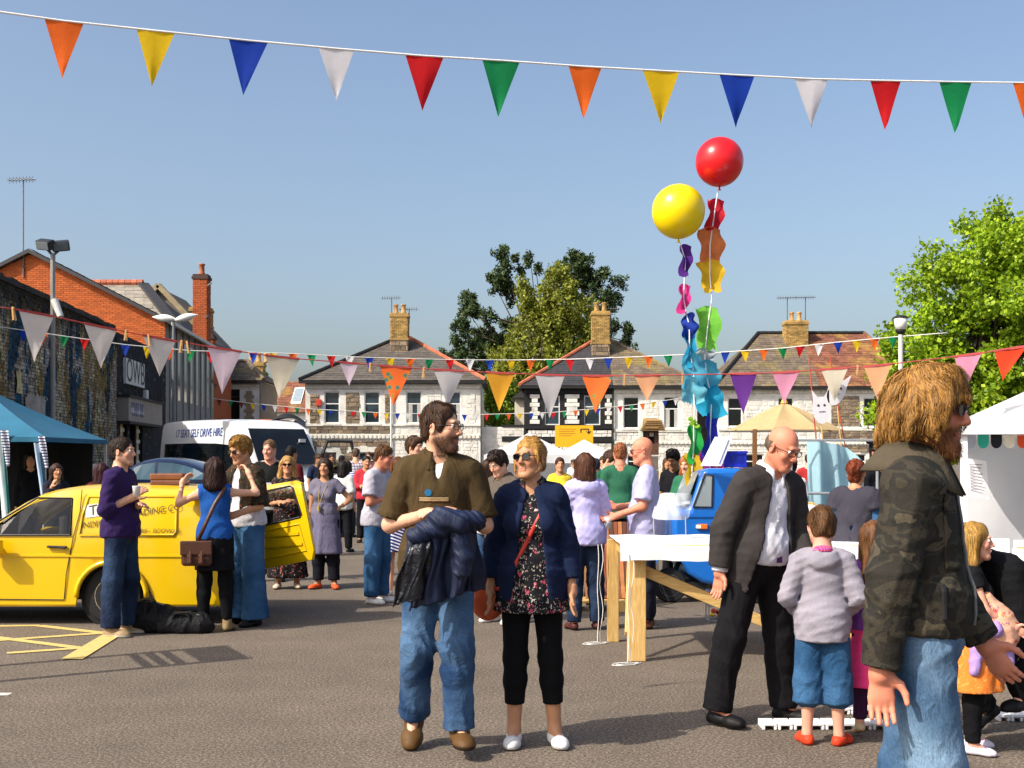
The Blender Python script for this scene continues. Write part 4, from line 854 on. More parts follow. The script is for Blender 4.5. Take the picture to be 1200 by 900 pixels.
# ---------------------------------------------------------------- people: bodies grown from distance fields
def V3(*a): return np.array(a, np.float64)
def nrm(v): v = np.asarray(v, float); return v/(np.linalg.norm(v)+1e-9)
class Sdf:
    """smooth union of tapered limbs and ellipsoids, meshed by surface nets"""
    def __init__(s): s.p = []; s.disp = None; s.cut = []
    def cone(s, a, b, r1, r2, k=.03, flat=None, sub=False, clip=None):
        a, b = np.asarray(a, float), np.asarray(b, float); m = max(r1, r2)*(1.0 if flat is None else max(1, flat[1]))
        s.p.append(('c', a, b, r1, r2, k, flat, sub, clip, np.minimum(a, b)-m, np.maximum(a, b)+m)); return s
    def ell(s, c, r, k=.03, rot=None, sub=False, clip=None):
        c = np.asarray(c, float); r = np.asarray(r, float) if np.ndim(r) else np.full(3, float(r)); m = r.max() if rot is not None else r
        s.p.append(('e', c, r, rot, None, k, None, sub, clip, c-m, c+m)); return s
    def skirt(s, c0, c1, r0, r1, k=.02, folds=(0, 0), ang=0.0):
        """elliptic tapered drum from c0 (top, radii r0) to c1 (bottom, radii r1)"""
        c0, c1 = np.asarray(c0, float), np.asarray(c1, float); m = max(*r0, *r1)*1.2
        s.p.append(('s', c0, c1, r0, r1, k, folds, False, None, np.minimum(c0, c1)-m, np.maximum(c0, c1)+m, ang)); return s
    def eval(s, Pt, margin):
        d = np.full(len(Pt), 1.0)
        for q in s.p:
            k = q[5]; lo, hi = q[9]-(margin+k), q[10]+(margin+k)
            ix = np.nonzero(np.all((Pt > lo) & (Pt < hi), 1))[0]
            if not len(ix): continue
            p = Pt[ix]
            if q[0] == 'c':
                a, b, r1, r2, fl = q[1], q[2], q[3], q[4], q[6]; ba = b-a; pa = p-a
                t = np.clip(pa@ba/(ba@ba+1e-12), 0, 1); w = pa-t[:, None]*ba
                if fl is not None:
                    n_, f_ = fl; c_ = w@n_; w = w+np.outer(c_*(1/f_-1), n_)
                    e = (np.sqrt((w*w).sum(1))-(r1+(r2-r1)*t))*min(1, f_)
                else: e = np.sqrt((w*w).sum(1))-(r1+(r2-r1)*t)
            elif q[0] == 'e':
                w = p-q[1]
                if q[3] is not None: w = w@q[3]
                k0 = np.sqrt(((w/q[2])**2).sum(1)); k1 = np.sqrt(((w/q[2]**2)**2).sum(1))+1e-9; e = k0*(k0-1)/k1
            else:
                c0, c1, r0, r1, folds = q[1], q[2], q[3], q[4], q[6]; ax = c1-c0; L = np.linalg.norm(ax); ax = ax/L
                w = p-c0; t = w@ax/L; tc = np.clip(t, 0, 1); w = w-np.outer(t*L, ax)
                ca, sa = math.cos(q[11]), math.sin(q[11]); wx, wy = w[:, 0]*ca+w[:, 1]*sa, -w[:, 0]*sa+w[:, 1]*ca
                rx, ry = r0[0]+(r1[0]-r0[0])*tc, r0[1]+(r1[1]-r0[1])*tc; th = np.arctan2(wy, wx)
                rad = np.sqrt((wx/rx)**2+(wy/ry)**2)-folds[1]*tc*np.sin(folds[0]*th+2*np.sin(3*th)+t*2)
                e = (rad-1)*np.minimum(rx, ry); e = np.maximum(e, np.abs(t-.5)*L-.5*L)
            if q[8] is not None:
                for cp, cn in q[8]: e = np.maximum(e, (p-cp)@cn)
            o = d[ix]
            if q[7]:
                h = np.clip(.5-.5*(o+e)/k, 0, 1); d[ix] = o*(1-h)+(-e)*h+k*h*(1-h)
            else:
                h = np.clip(.5+.5*(e-o)/k, 0, 1); d[ix] = e*(1-h)+o*h-k*h*(1-h)
        if s.disp is not None:
            ix = np.nonzero(np.abs(d) < .06+margin*0)[0]
            if len(ix): d[ix] += s.disp(Pt[ix])
        for cp, cn in s.cut: d = np.maximum(d, (Pt-cp)@cn)
        return d
    def mesh(s, v, box=None, off=0.0):
        lo = np.min([q[9] for q in s.p if not q[7]], 0)-.03; hi = np.max([q[10] for q in s.p if not q[7]], 0)+.03
        if box is not None: lo, hi = np.maximum(lo, box[0]), np.minimum(hi, box[1])
        B = 6; n = np.maximum(1, np.ceil((hi-lo)/v/B).astype(int)); bs = B*v
        g = np.stack(np.meshgrid(*[np.arange(m) for m in n], indexing='ij'), -1).reshape(-1, 3)
        cen = lo+(g+.5)*bs; rad = bs*.87
        dc = s.eval(cen, rad*2.2)-off; keep = np.abs(dc) < rad*2.0
        N_ = n*B+1; D = np.full(N_, 1.0, np.float32)
        bi = g[keep]
        if not len(bi): return np.zeros((0, 3)), np.zeros((0, 4), int)
        # inside blocks far from the surface stay inside
        inn = g[(~keep) & (dc < 0)]
        for b_ in inn: D[b_[0]*B:b_[0]*B+B+1, b_[1]*B:b_[1]*B+B+1, b_[2]*B:b_[2]*B+B+1] = -1
        o = np.stack(np.meshgrid(*[np.arange(B+1)]*3, indexing='ij'), -1).reshape(-1, 3)
        idx = (bi[:, None, :]*B+o[None]).reshape(-1, 3); fl = np.unique((idx[:, 0]*N_[1]+idx[:, 1])*N_[2]+idx[:, 2])
        ii = np.stack([fl//(N_[1]*N_[2]), (fl//N_[2]) % N_[1], fl % N_[2]], 1)
        D.ravel()[fl] = s.eval(lo+ii*v, .03)-off
        D[0] = np.maximum(D[0], .001); 
        for a in range(3):
            sl = [slice(None)]*3
            for e in (0, -1): sl[a] = e; D[tuple(sl)] = np.maximum(D[tuple(sl)], 1e-4)
        return nets(D, lo, v)
def nets(D, lo, v):
    S = D < 0; n = np.array(D.shape)-1
    c = [D[i:n[0]+i, j:n[1]+j, k:n[2]+k] for i in (0, 1) for j in (0, 1) for k in (0, 1)]
    sg = sum((x < 0).astype(np.int8) for x in c); act = np.nonzero((sg > 0) & (sg < 8)); m = len(act[0])
    if m == 0: return np.zeros((0, 3)), np.zeros((0, 4), int)
    vals = np.stack([x[act] for x in c], 1).astype(np.float64); pos = np.zeros((m, 3)); cnt = np.zeros(m)
    cor = [(i, j, k) for i in (0, 1) for j in (0, 1) for k in (0, 1)]
    for a in range(8):
        for b in range(a+1, 8):
            df = [x != y for x, y in zip(cor[a], cor[b])]
            if sum(df) != 1: continue
            va, vb = vals[:, a], vals[:, b]; cr = (va < 0) != (vb < 0); t = np.where(cr, va/(va-vb+1e-12*(va == vb)), 0)
            pos[cr] += np.array(cor[a])+t[cr, None]*(np.array(cor[b])-np.array(cor[a])); cnt[cr] += 1
    pos /= cnt[:, None]; Vv = lo+(np.stack(act, 1)+pos)*v
    I = np.full(n, -1, np.int32); I[act] = np.arange(m); Q = []
    for ax in range(3):
        sl0 = [slice(1, -1)]*3; sl1 = [slice(1, -1)]*3; sl0[ax] = slice(0, -1); sl1[ax] = slice(1, None)
        a, b = S[tuple(sl0)], S[tuple(sl1)]; e = np.nonzero(a != b); neg = a[e]
        base = np.stack(e, 1); off = np.array([1, 1, 1]); off[ax] = 0; base = base+off
        u, w = [(1, 2), (2, 0), (0, 1)][ax]; eu = np.zeros(3, int); eu[u] = 1; ew = np.zeros(3, int); ew[w] = 1
        g = lambda q: I[q[:, 0], q[:, 1], q[:, 2]]
        q4 = np.stack([g(base-eu-ew), g(base-ew), g(base), g(base-eu)], 1)
        q4[~neg] = q4[~neg][:, ::-1]; Q.append(q4)
    Q = np.concatenate(Q); Q = Q[(Q >= 0).all(1)]; return Vv, Q
def folds(rng, amp, joints=(), jamp=.008, freq=70, vert=.4):
    ks = [nrm(rng.normal(size=3)*V3(1, 1, max(.1, .55+vert)))*freq*rng.uniform(.6, 1.5) for _ in range(4)]; ph = rng.uniform(0, 6, 8); kw = [rng.normal(size=3)*7 for _ in range(3)]
    def f(p):
        w = sum(np.sin(p@k+ph[i]) for i, k in enumerate(kw)); o = np.zeros(len(p)); A = np.full(len(p), amp)
        for j, r in joints: A += jamp*np.exp(-((p-j)**2).sum(1)/(r*r))
        for i, k in enumerate(ks): o -= (1-np.abs(np.sin(p@k*.5+ph[3+i]+1.1*w)))**1.5
        return A*o*.8
    return f
def rotz(a): c, s = math.cos(a), math.sin(a); return np.array([[c,-s,0],[s,c,0],[0,0,1]])
def rotx(a): c, s = math.cos(a), math.sin(a); return np.array([[1,0,0],[0,c,-s],[0,s,c]])
def roty(a): c, s = math.cos(a), math.sin(a); return np.array([[c,0,s],[0,1,0],[-s,0,c]])

SKIN = {'fair': '#d6a284', 'pink': '#d89a80', 'tan': '#bf8a66', 'olive': '#ad7d5c', 'ruddy': '#cf8468'}
class Skel: pass
def skeleton(H, sex='m', lean=0, roll=0, twist=0, head=(0, 0, 0), arms=None, legs=None, build=1.0, child=False, hsf=1.0):
    """joint positions for a body of height H that faces -y; +x is the body's left"""
    k = Skel(); s = H/1.775; k.s = s; k.H = H; k.sex = sex; k.b = build; fem = sex == 'f'
    sh = (.150 if fem else .166)*s*build**.5; hp = .088*s
    Rt = rotz(twist) @ rotx(lean) @ roty(roll); k.Rt = Rt
    pel = V3(0, 0, .94*s); k.pel = pel
    T = lambda x, y, z: pel+Rt@V3(x*s, y*s, (z-.94)*s)
    k.T = T; k.waist = T(0, .0, 1.09); k.chest = T(0, .0, 1.28); k.neckb = T(0, .02, 1.455); k.neckt = T(0, -.005, 1.55)
    hs = hsf*(1.0 if not child else 1.22)*s*(.965 if fem else 1.0); k.hs = hs
    k.Rh = Rt @ rotz(head[0]) @ rotx(head[1]) @ roty(head[2] if len(head) > 2 else 0)
    k.head = T(0, -.005, 1.525)+k.Rh@V3(0, -.012*hs, .12*hs)
    k.sh = {sd: T((sh/s)*x, .012, 1.405) for sd, x in (('L', 1), ('R', -1))}
    arms = arms or {}; k.el = {}; k.wr = {}; k.fd = {}; k.curl = {}; k.thumb = {}
    ua, fa = .285*s, .25*s
    for sd, x in (('L', 1), ('R', -1)):
        a = arms.get(sd, ((.16*x, .03, -1), (.06*x, -.22, -1)))
        u, f = Rt@nrm(a[0]), Rt@nrm(a[1]); k.el[sd] = k.sh[sd]+u*ua; k.wr[sd] = k.el[sd]+f*fa
        k.fd[sd] = Rt@nrm(a[2]) if len(a) > 2 and a[2] is not None else nrm(f+Rt@V3(0, -.05, 0)); k.curl[sd] = a[3] if len(a) > 3 else .45
        k.thumb[sd] = Rt@V3(*(a[4])) if len(a) > 4 else Rt@V3(-.25*x, -1, 0)
    legs = legs or {}; k.hip = {}; k.kn = {}; k.an = {}; k.toe = {}
    th, sk = .425*s, .42*s
    for sd, x in (('L', 1), ('R', -1)):
        l = legs.get(sd, ((.05*x, -.02, -1), (.03*x, .03, -1)))
        k.hip[sd] = pel+rotz(twist*.5)@V3(hp*x, 0, -.025*s); k.kn[sd] = k.hip[sd]+nrm(l[0])*th; k.an[sd] = k.kn[sd]+nrm(l[1])*sk
        k.toe[sd] = nrm(l[2]) if len(l) > 2 else nrm((.18*x, -1, 0))
    low = min(k.an[sd][2]+min(0, k.toe[sd][2])*.16*s for sd in 'LR'); dz = .082*s-low
    k.dz = dz
    for dct in (k.sh, k.el, k.wr, k.hip, k.kn, k.an):
        for sd in dct: dct[sd] = dct[sd]+V3(0, 0, dz)
    for n_ in ('pel', 'waist', 'chest', 'neckb', 'neckt', 'head'): setattr(k, n_, getattr(k, n_)+V3(0, 0, dz))
    pel2 = k.pel; k.T = lambda x, y, z: pel2+Rt@V3(x*s, y*s, (z-.94)*s)
    k.Hd = lambda x, y, z: k.head+k.Rh@(V3(x, y, z)*hs)
    return k
def add_torso(S, k, off=0.0, belly=0.0, top=True, hips=True):
    s, T, b = k.s, k.T, k.b; fem = k.sex == 'f'; Rt = k.Rt
    w = (.92 if fem else 1.0)*b**.5
    S.ell(T(0, .0, 1.27), V3(.150*w, .106*b, .185)*s+off, .05*s, Rt)
    S.ell(T(0, -.012-belly*.3, 1.08), V3((.122 if fem else .142)*b, (.092+belly)*b, .16)*s+off, .06*s, Rt)
    if hips: S.ell(T(0, .012, .945), V3((.165 if fem else .158)*b**.7, .118*b**.7, .125)*s+off, .06*s, Rt)
    if top:
        S.cone(k.sh['L']*.92+k.sh['R']*.08, k.sh['R']*.92+k.sh['L']*.08, .062*s+off, .062*s+off, .05*s)
        for sd in 'LR': S.cone(k.sh[sd]*.75+k.neckb*.25+V3(0, 0, .01*s), k.neckt*.45+k.neckb*.55, .045*s+off*.6, .043*s+off*.3, .05*s)
    if fem:
        for x in (1, -1): S.ell(T(.068*x, -.085, 1.265), V3(.066, .062, .068)*s+off*.8, .045*s, Rt)
def add_arm(S, k, sd, off=0.0, t0=0.0, t1=1.0, loose=0.0, kk=.03, cuff=True):
    """t 0-1 is the upper arm, 1-2 the forearm"""
    s = k.s; fem = k.sex == 'f'; m = (.84 if fem else 1)*k.b**.5; a, e, w = k.sh[sd], k.el[sd], k.wr[sd]
    r = [.055*m, .043*m, .042*m, .029*m]
    u1 = min(t1, 1.0); end = a+(e-a)*u1
    cl = None
    if t1 < 1: cl = [(end, nrm(e-a))]; S.cone(a, end+(e-a)*.08, r[0]*s+off, (r[0]+(r[1]-r[0])*u1)*s+off+loose, kk*s, clip=cl)
    else:
        S.cone(a, e, r[0]*s+off, r[1]*s+off+loose*.5, kk*s)
        t2 = t1-1
        if t2 > 0:
            en = e+(w-e)*min(t2, 1); cl = [(en, nrm(w-e))] if t2 < 1.0 or cuff else None
            S.cone(e, en+(w-e)*.06, r[2]*s+off+loose*.3, (r[2]+(r[3]-r[2])*t2)*s+off+loose, kk*s, clip=cl)
def add_leg(S, k, sd, off=0.0, t1=2.0, loose=0.0, kk=.03, flare=0.0):
    s = k.s; fem = k.sex == 'f'; h, n_, a = k.hip[sd], k.kn[sd], k.an[sd]; m = k.b**.6
    r = [.092*m, .059*m, .052*m, .036]
    if t1 <= 1:
        en = h+(n_-h)*t1; S.cone(h, en+(n_-h)*.05, r[0]*s+off, (r[0]+(r[1]-r[0])*t1)*s+off+loose, kk*s, clip=[(en, nrm(n_-h))])
    else:
        S.cone(h, n_, r[0]*s+off, r[1]*s+off+loose, kk*s); t2 = t1-1; en = n_+(a-n_)*t2; mid = n_+(a-n_)*min(.3, t2*.9); clp = [(en, nrm(a-n_))]
        S.cone(n_, mid, r[1]*s+off+loose, (r[2]+.004)*s+off+loose, kk*s); bk = rotz(0)@(-nrm(np.cross(np.cross(a-n_, k.toe[sd]), a-n_)))*0.012*s
        S.cone(mid+bk, en+(a-n_)*.06, (r[2]+.005)*s+off+loose, (r[2]+.005+(r[3]-r[2]-.005)*max(0, (t2-.3)/.7))*s+off+loose+flare, kk*s, clip=clp)
def add_hand(S, k, sd, fat=1.0, simple=False):
    s = k.s*(.92 if k.sex == 'f' else 1); w = k.wr[sd]; f = k.fd[sd]; th = k.thumb[sd]; th = nrm(th-f*(th@f)); x = 1 if sd == 'L' else -1
    pn = np.cross(f, th)*(-x)                                     # palm faces the body
    pn = nrm(pn); c = k.curl[sd]
    S.cone(w-f*.02*s, w+f*.02*s, .027*s, .026*s, .02*s)
    S.cone(w+f*.02*s, w+f*.082*s, .030*s, .040*s, .012*s, flat=(pn, .42))
    def rod(p, d, segs, r, cur):
        for L, q in segs:
            n2 = nrm(d*math.cos(cur)+pn*math.sin(cur)); e = p+n2*L*s; S.cone(p, e, r*s*fat, r*.92*s*fat, .005*s); p, d = e, n2; r *= .93
            cur = c*.55
    for i, (o, L) in enumerate(((.028, .070), (.0095, .078), (-.0095, .073), (-.028, .058))):
        rod(w+f*.088*s+th*o*s, nrm(f+th*o*2.2), ((L*.46, 0), (L*.30, 0), (L*.26, 0)), .0088, c*.42)
    p0 = w+f*.025*s+th*.022*s; p1 = p0+nrm(f*.55+th*.85+pn*.25)*.038*s; p2 = p1+nrm(f*.85+th*.42+pn*.3)*.032*s; p3 = p2+nrm(f*.95+th*.1+pn*.35)*.026*s
    S.cone(p0, p1, .0155*s, .0125*s, .014*s); S.cone(p1, p2, .0112*s*fat, .0102*s*fat, .006*s); S.cone(p2, p3, .0100*s*fat, .0080*s*fat, .004*s)
def add_head(S, k, beard=0):
    h, R3, q = k.hs, k.Rh, k.Hd; fem = k.sex == 'f'; j = .92 if fem else 1
    S.cone(k.neckb, q(0, .022, -.06), (.054 if fem else .062)*k.s, (.047 if fem else .057)*h, .03*h)
    S.ell(q(0, .014, .036), V3(.075, .096, .088)*h, .02*h, R3)
    S.ell(q(0, -.022, -.035), V3(.061*j, .074, .084)*h, .03*h, R3)
    S.ell(q(0, -.076, -.104), V3(.024*j, .022, .020)*h, .022*h, R3)
    for x in (1, -1):
        S.cone(q(.052*j*x, .008, -.05), q(.02*x, -.066, -.1), .026*h, .02*h, .025*h)
        S.ell(q(.040*x, -.064, -.022), V3(.024, .022, .024)*h, .02*h, R3)
        S.ell(q(.0305*x, -.103, .010), V3(.017, .014, .012)*h, .013*h, R3, sub=True)
        S.ell(q(.0795*x, .012, -.008), V3(.009, .021, .032)*h, .008*h, R3@rotz(.35*x)@rotx(.15))
        S.ell(q(.0885*x, .010, -.006), V3(.006, .011, .018)*h, .004*h, R3@rotz(.35*x), sub=True)
    S.cone(q(-.03, -.086, .031), q(.03, -.086, .031), .011*h, .011*h, .012*h)
    S.cone(q(0, -.093, .014), q(0, -.1135, -.026), .0085*h, .0125*h, .010*h)
    for x in (1, -1): S.ell(q(.0125*x, -.1015, -.032), V3(.0085, .010, .008)*h, .006*h, R3)
    S.cone(q(-.016, -.0915, -.0605), q(.016, -.0915, -.0605), .0055*h, .0055*h, .006*h); S.cone(q(-.014, -.0905, -.0735), q(.014, -.0905, -.0735), .0065*h, .0065*h, .007*h)
    S.cone(q(-.021, -.0955, -.0668), q(.021, -.0955, -.0668), .0022*h, .0022*h, .004*h, sub=True)
    if beard: 
        S.ell(q(0, -.07, -.112), V3(.03, .03, .028)*h*beard, .02*h, R3)
def paint_body(k, V, skin, beard=None, lips='#b8645a', brow='#3a2a1c', stub=.75):
    """skin colours: warmer cheeks, nose, ears and knuckles, lips, brows, beard growth"""
    base = np.array(lin(SKIN.get(skin, skin))); C = np.tile(base, (len(V), 1)); q = ((V-k.head)@k.Rh)/k.hs
    def blob(c, r, w, colr):
        d = (((q-V3(*c))/V3(*r))**2).sum(1); f = (np.exp(-d*1.2)*w)[:, None]; C[:] = C*(1-f)+np.array(lin(colr))*f
    for x in (1, -1): blob((.042*x, -.07, -.02), (.03, .04, .025), .35, '#c8705a'); blob((.08*x, .01, 0), (.02, .03, .03), .4, '#c4664e')
    blob((0, -.115, -.028), (.018, .02, .016), .4, '#c4664e')
    if beard:
        m = 1/(1+np.exp(-((-.040-q[:, 2])*120+(-q[:, 1]-.02)*0))); m *= 1/(1+np.exp((q[:, 1]-.012)*120)); m *= 1/(1+np.exp((-.145-q[:, 2])*90))
        m2 = np.exp(-(((q[:, 0])/.024)**2+((q[:, 2]+.050)/.008)**2)*.8)*(q[:, 1] < -.06); f = np.clip(m*stub+m2*stub, 0, .95)[:, None]; C[:] = C*(1-f)+np.array(lin(beard))*f
    blob((0, -.094, -.067), (.021, .02, .0095), .9, lips)
    for x in (1, -1):
        e = (((q[:, 0]-.031*x)/.019)**2+((q[:, 2]-.030+.006*np.abs(q[:, 0]-.025*x)/.02)/.0045)**2)*.9; f = (np.exp(-e)*(q[:, 1] < -.05)*.85)[:, None]; C[:] = C*(1-f)+np.array(lin(brow))*f
        blob((.0305*x, -.09, .008), (.014, .02, .007), .55, '#3c2a22')
    return C
def hair_sdf(k, style, rng):
    S = Sdf(); h, R3, q = k.hs, k.Rh, k.Hd
    def facecut(fz=.064, side=.0):
        S.ell(q(0, -.10, -.055), V3(.088, .075, fz+.055)*h, .012*h, R3, sub=True)
        for x in (1, -1): S.ell(q(.085*x, .004, -.035), V3(.03, .028, .05)*h, .012*h, R3, sub=True)
    if style in ('short', 'crop', 'tousled'):
        t = {'short': .007, 'crop': .003, 'tousled': .014}[style]
        S.ell(q(0, .017, .040), V3(.076+t, .097+t, .088+t*1.2)*h, .01, R3); S.ell(q(0, .05, -.03), V3(.060+t*.5, .052+t*.5, .05)*h, .03*h, R3)
        if style == 'tousled': S.ell(q(.012, -.06, .098), V3(.056, .04, .026)*h, .03*h, R3); S.ell(q(-.03, .0, .115), V3(.045, .05, .025)*h, .03*h, R3)
        facecut(.070 if style != 'tousled' else .064); S.cut.append((q(0, 0, -.085), R3@nrm((0, -.5, -1))))
    elif style == 'bald':
        S.ell(q(0, .022, .005), V3(.0775, .096, .075)*h, .01, R3); facecut(.06); S.cut.append((q(0, .03, .035), R3@nrm((0, -.75, 1)))); S.cut.append((q(0, 0, -.075), R3@nrm((0, -.4, -1))))
    elif style in ('long', 'bob', 'curly'):
        S.ell(q(0, .016, .040), V3(.088, .108, .098)*h, .01, R3); ln = {'long': -.26, 'bob': -.14, 'curly': -.27}[style]; w = {'long': 1, 'bob': 1, 'curly': 1.25}[style]
        up = R3@V3(0, 0, 0)
        def dn(x, y, z):                                       # hangs straight down under gravity from the head
            b_ = q(x, y, 0); return b_+V3(0, 0, z*h)
        for x in (1, -1):
            S.cone(q(.068*x, .015, .03), dn(.088*x*w, .02, ln), .034*h*w, .036*h*w, .04*h); S.cone(q(.045*x, .06, .03), dn(.05*x*w, .085, ln-.02), .05*h, .05*h*w, .04*h)
        S.cone(q(0, .07, 0), dn(0, .085, ln-.03), .06*h, .055*h*w, .04*h)
        S.ell(q(0, -.105, -.05), V3(.066, .07, .112)*h, .014*h, R3, sub=True); 
    elif style == 'bun':
        S.ell(q(0, .018, .040), V3(.083, .103, .094)*h, .01, R3); S.ell(q(.0, .105, .045), V3(.05, .045, .05)*h, .02*h, R3); S.ell(q(0, .055, -.04), V3(.062, .05, .05)*h, .03*h, R3); facecut(.066)
        for x in (1, -1): S.cone(q(.073*x, -.045, .03), q(.078*x, -.045, -.075), .009*h, .005*h, .02*h)
    elif style == 'shaggy':
        S.ell(q(0, .016, .045), V3(.093, .113, .100)*h, .01, R3)
        for i in range(26):
            a = rng.uniform(-2.3, 2.3); x, y = math.sin(a), math.cos(a); z0 = rng.uniform(-.01, .06); l = rng.uniform(.06, .125)*(1.0 if abs(a) < 1.6 else .6); b_ = q(.083*x, .012+.098*y, z0)
            S.cone(b_, q(.100*x+rng.normal()*.012, .015+.118*y+rng.normal()*.012, z0-l), .028*h, .012*h, .02*h)
        for i in range(9):
            x = rng.uniform(-.07, .07); S.cone(q(x*.7, -.05, .11), q(x*1.15, -.098+abs(x)*.4, .045+rng.uniform(-.012, .012)), .024*h, .009*h, .02*h)
        S.ell(q(0, -.108, -.06), V3(.098, .082, .098)*h, .012*h, R3, sub=True)
    fr = 260 if style != 'curly' else 110
    kk = [rng.normal(size=3)*fr*.3 for _ in range(3)]; ph = rng.uniform(0, 6, 4); am = (.0035 if style in ('crop', 'bald') else .006)*h
    ax = [R3@nrm((.9, .3, .2)), R3@nrm((.2, .8, .1))]
    S.disp = lambda p: am*(np.sin(p@ax[0]*fr/h*.45+np.sin(p@kk[0]*.25+ph[0])*1.8+ph[1])+np.sin(p@ax[1]*fr/h*.3+2*np.sin(p@kk[1]*.2+ph[2])))*.6
    return S
def strands(k, S, V, Q, n, length, style, rng, width=.0028, curl=0.0):
    """fine ribbons lying on the hair surface, falling from the crown"""
    a, b, c = V[Q[:, 0]], V[Q[:, 1]], V[Q[:, 2]]; nn = np.cross(b-a, c-a); ar = np.linalg.norm(nn, axis=1); ok = ar > 1e-12
    hq = (((a+c)/2-k.head)@k.Rh)/k.hs; ok &= ~((style != 'shaggy') & (hq[:, 1] < -.035) & (hq[:, 2] < (.085 if style not in ('shaggy', 'curly', 'long') else .06)) & (np.abs(hq[:, 0]) < .075))
    idx = rng.choice(np.nonzero(ok)[0], n, p=ar[ok]/ar[ok].sum()); p = (a[idx]+c[idx])/2; nr = nn[idx]/ar[idx][:, None]
    crown = k.Hd(0, .05, .12); up = k.Rh@V3(0, 0, 1)
    L = (length*rng.uniform(.5, 1.2, n))*k.hs; seg = 5 if style != 'shaggy' else 8; lift = rng.uniform(.0, .004, n)*k.hs; pts = [p]; d = None
    for i in range(seg):
        q = pts[-1]; out = q-crown; g = (k.Rh@V3(0, 1.6, .1) if style == 'bun' else 0)+out*1.5/(np.linalg.norm(out, axis=1)[:, None]+1e-6)*({'long': .5, 'bun': .2}.get(style, 1))+V3(0, 0, -1)*(.3 if style in ('short', 'crop', 'tousled', 'bun') else 1.3)
        if d is None: g = g+rng.normal(size=(n, 3))*({'tousled': .35, 'bun': .12}.get(style, .22))
        else: g = .6*g+1.2*d+rng.normal(size=(n, 3))*curl
        nc = nr if i < 3 else nr*.6; g = g-nc*(g*nc).sum(1)[:, None]; d = g/(np.linalg.norm(g, axis=1)[:, None]+1e-9); q2 = q+d*(L/seg)[:, None]
        if i < (seg if style != 'shaggy' else seg-1):
            e0 = S.eval(q2, .04); h_ = .004; gr = np.stack([S.eval(q2+V3(*(h_*(j == a_) for j in range(3))), .04)-e0 for a_ in range(3)], 1); gr /= np.linalg.norm(gr, axis=1)[:, None]+1e-9; ok_ = np.abs(e0) < .05
            q2 = np.where(ok_[:, None], q2-gr*(np.clip(e0, -.03, .03)-lift)[:, None], q2); nr = np.where(ok_[:, None], gr, nr)
        pts.append(q2)
    Pn = np.stack(pts, 1); fq = ((Pn-k.head)@k.Rh)/k.hs; bad = ((fq[..., 1] < -.055) & (fq[..., 2] < (.075 if style not in ('shaggy', 'tousled') else .04)) & (np.abs(fq[..., 0]) < (.062 if style != 'shaggy' else .12))).any(1)
    if style == 'shaggy': bad = ((S.eval(Pn[:, 1:].reshape(-1, 3), .05).reshape(n, -1) > .009).any(1)) & (fq[:, -1, 1] < -.02)
    Pn, nr, d, L = Pn[~bad], nr[~bad], d[~bad], L[~bad]; n = len(Pn)
    t = np.cross(d, nr); t /= np.linalg.norm(t, axis=1)[:, None]+1e-9
    if style in ('shaggy', 'curly', 'tousled', 'long', 'bob'):          # strands gather into wavy locks
        ns_ = {'shaggy': 130, 'tousled': 90}.get(style, 70); sd_ = rng.choice(n, min(ns_, n), replace=False); own = sd_[np.argmin(((Pn[:, None, 0]-Pn[None, sd_, 0])**2).sum(-1), 1)]; ph_ = rng.uniform(0, 6.3, n); am_ = {'shaggy': .0075, 'curly': .010, 'tousled': .004}.get(style, .003)*k.hs
        P0 = Pn.copy()
        for i in range(seg+1):
            f = i/seg; Pn[:, i] = P0[:, i]+(P0[own, i]-P0[:, i])*(.62*f)+t[own]*(am_*f**.7*np.sin(ph_[own]+f*(7.5 if style in ('shaggy', 'curly') else 4)))[:, None]+nr[own]*(am_*.6*f*np.cos(ph_[own]*1.7+f*6))[:, None]
    wd = width*k.hs*rng.uniform(.6, 1.5, n)[:, None]*t; vs = []
    for i in range(seg+1):
        f = 1-.85*(i/seg); base = Pn[:, i]+nr*.0015*k.hs*(1+i*.5); vs += [base-wd*f, base+wd*f]
    VV = np.stack(vs, 1).reshape(-1, 3); m = 2*(seg+1)
    qs = np.array([(2*i, 2*i+1, 2*i+3, 2*i+2) for i in range(seg)]); QQ = (np.arange(n)[:, None, None]*m+qs[None]).reshape(-1, 4); return VV, QQ
def m_hair(c):
    key = ('hair', c)
    if key in _MC: return _MC[key]
    N = NT('hair'); b = lin(c); g = N.n('NewGeometry').outputs['Random Per Island']
    c0 = N.ramp(N.noise(70, N.mapping((1, 1, .12)), 3, .7), [(.3, tuple(x*.5 for x in b)), (.7, tuple(min(1, x*1.5) for x in b))])
    N.col(N.mix(1.0, c0, N.ramp(g, [(0, .55), (1, 1.5)]), 'MULTIPLY')); N.bump(N.noise(120, N.mapping((1, 1, .15)), 3), .5, .004); _MC[key] = N.set(.62, .28); return N.m
def obm(name, VQ, m, parent, cols=None, smooth=True):
    V, Q = VQ
    if len(Q) == 0: return None
    return ob(name, fast_mesh(name, V, Q, m, smooth, cols), parent)
def cat_mesh(parts):
    Vs, Qs, o = [], [], 0
    for V, Q in parts:
        if len(Q): Vs.append(V); Qs.append(Q+o); o += len(V)
    return np.concatenate(Vs), np.concatenate(Qs)
def drop_in_box(V, Q, boxes, pad):
    c = V[Q].mean(1); kill = np.zeros(len(Q), bool)
    for lo, hi in boxes: kill |= np.all((c > lo+pad) & (c < hi-pad), 1)
    Q = Q[~kill]; used, inv = np.unique(Q, return_inverse=True); return V[used], inv.reshape(Q.shape)
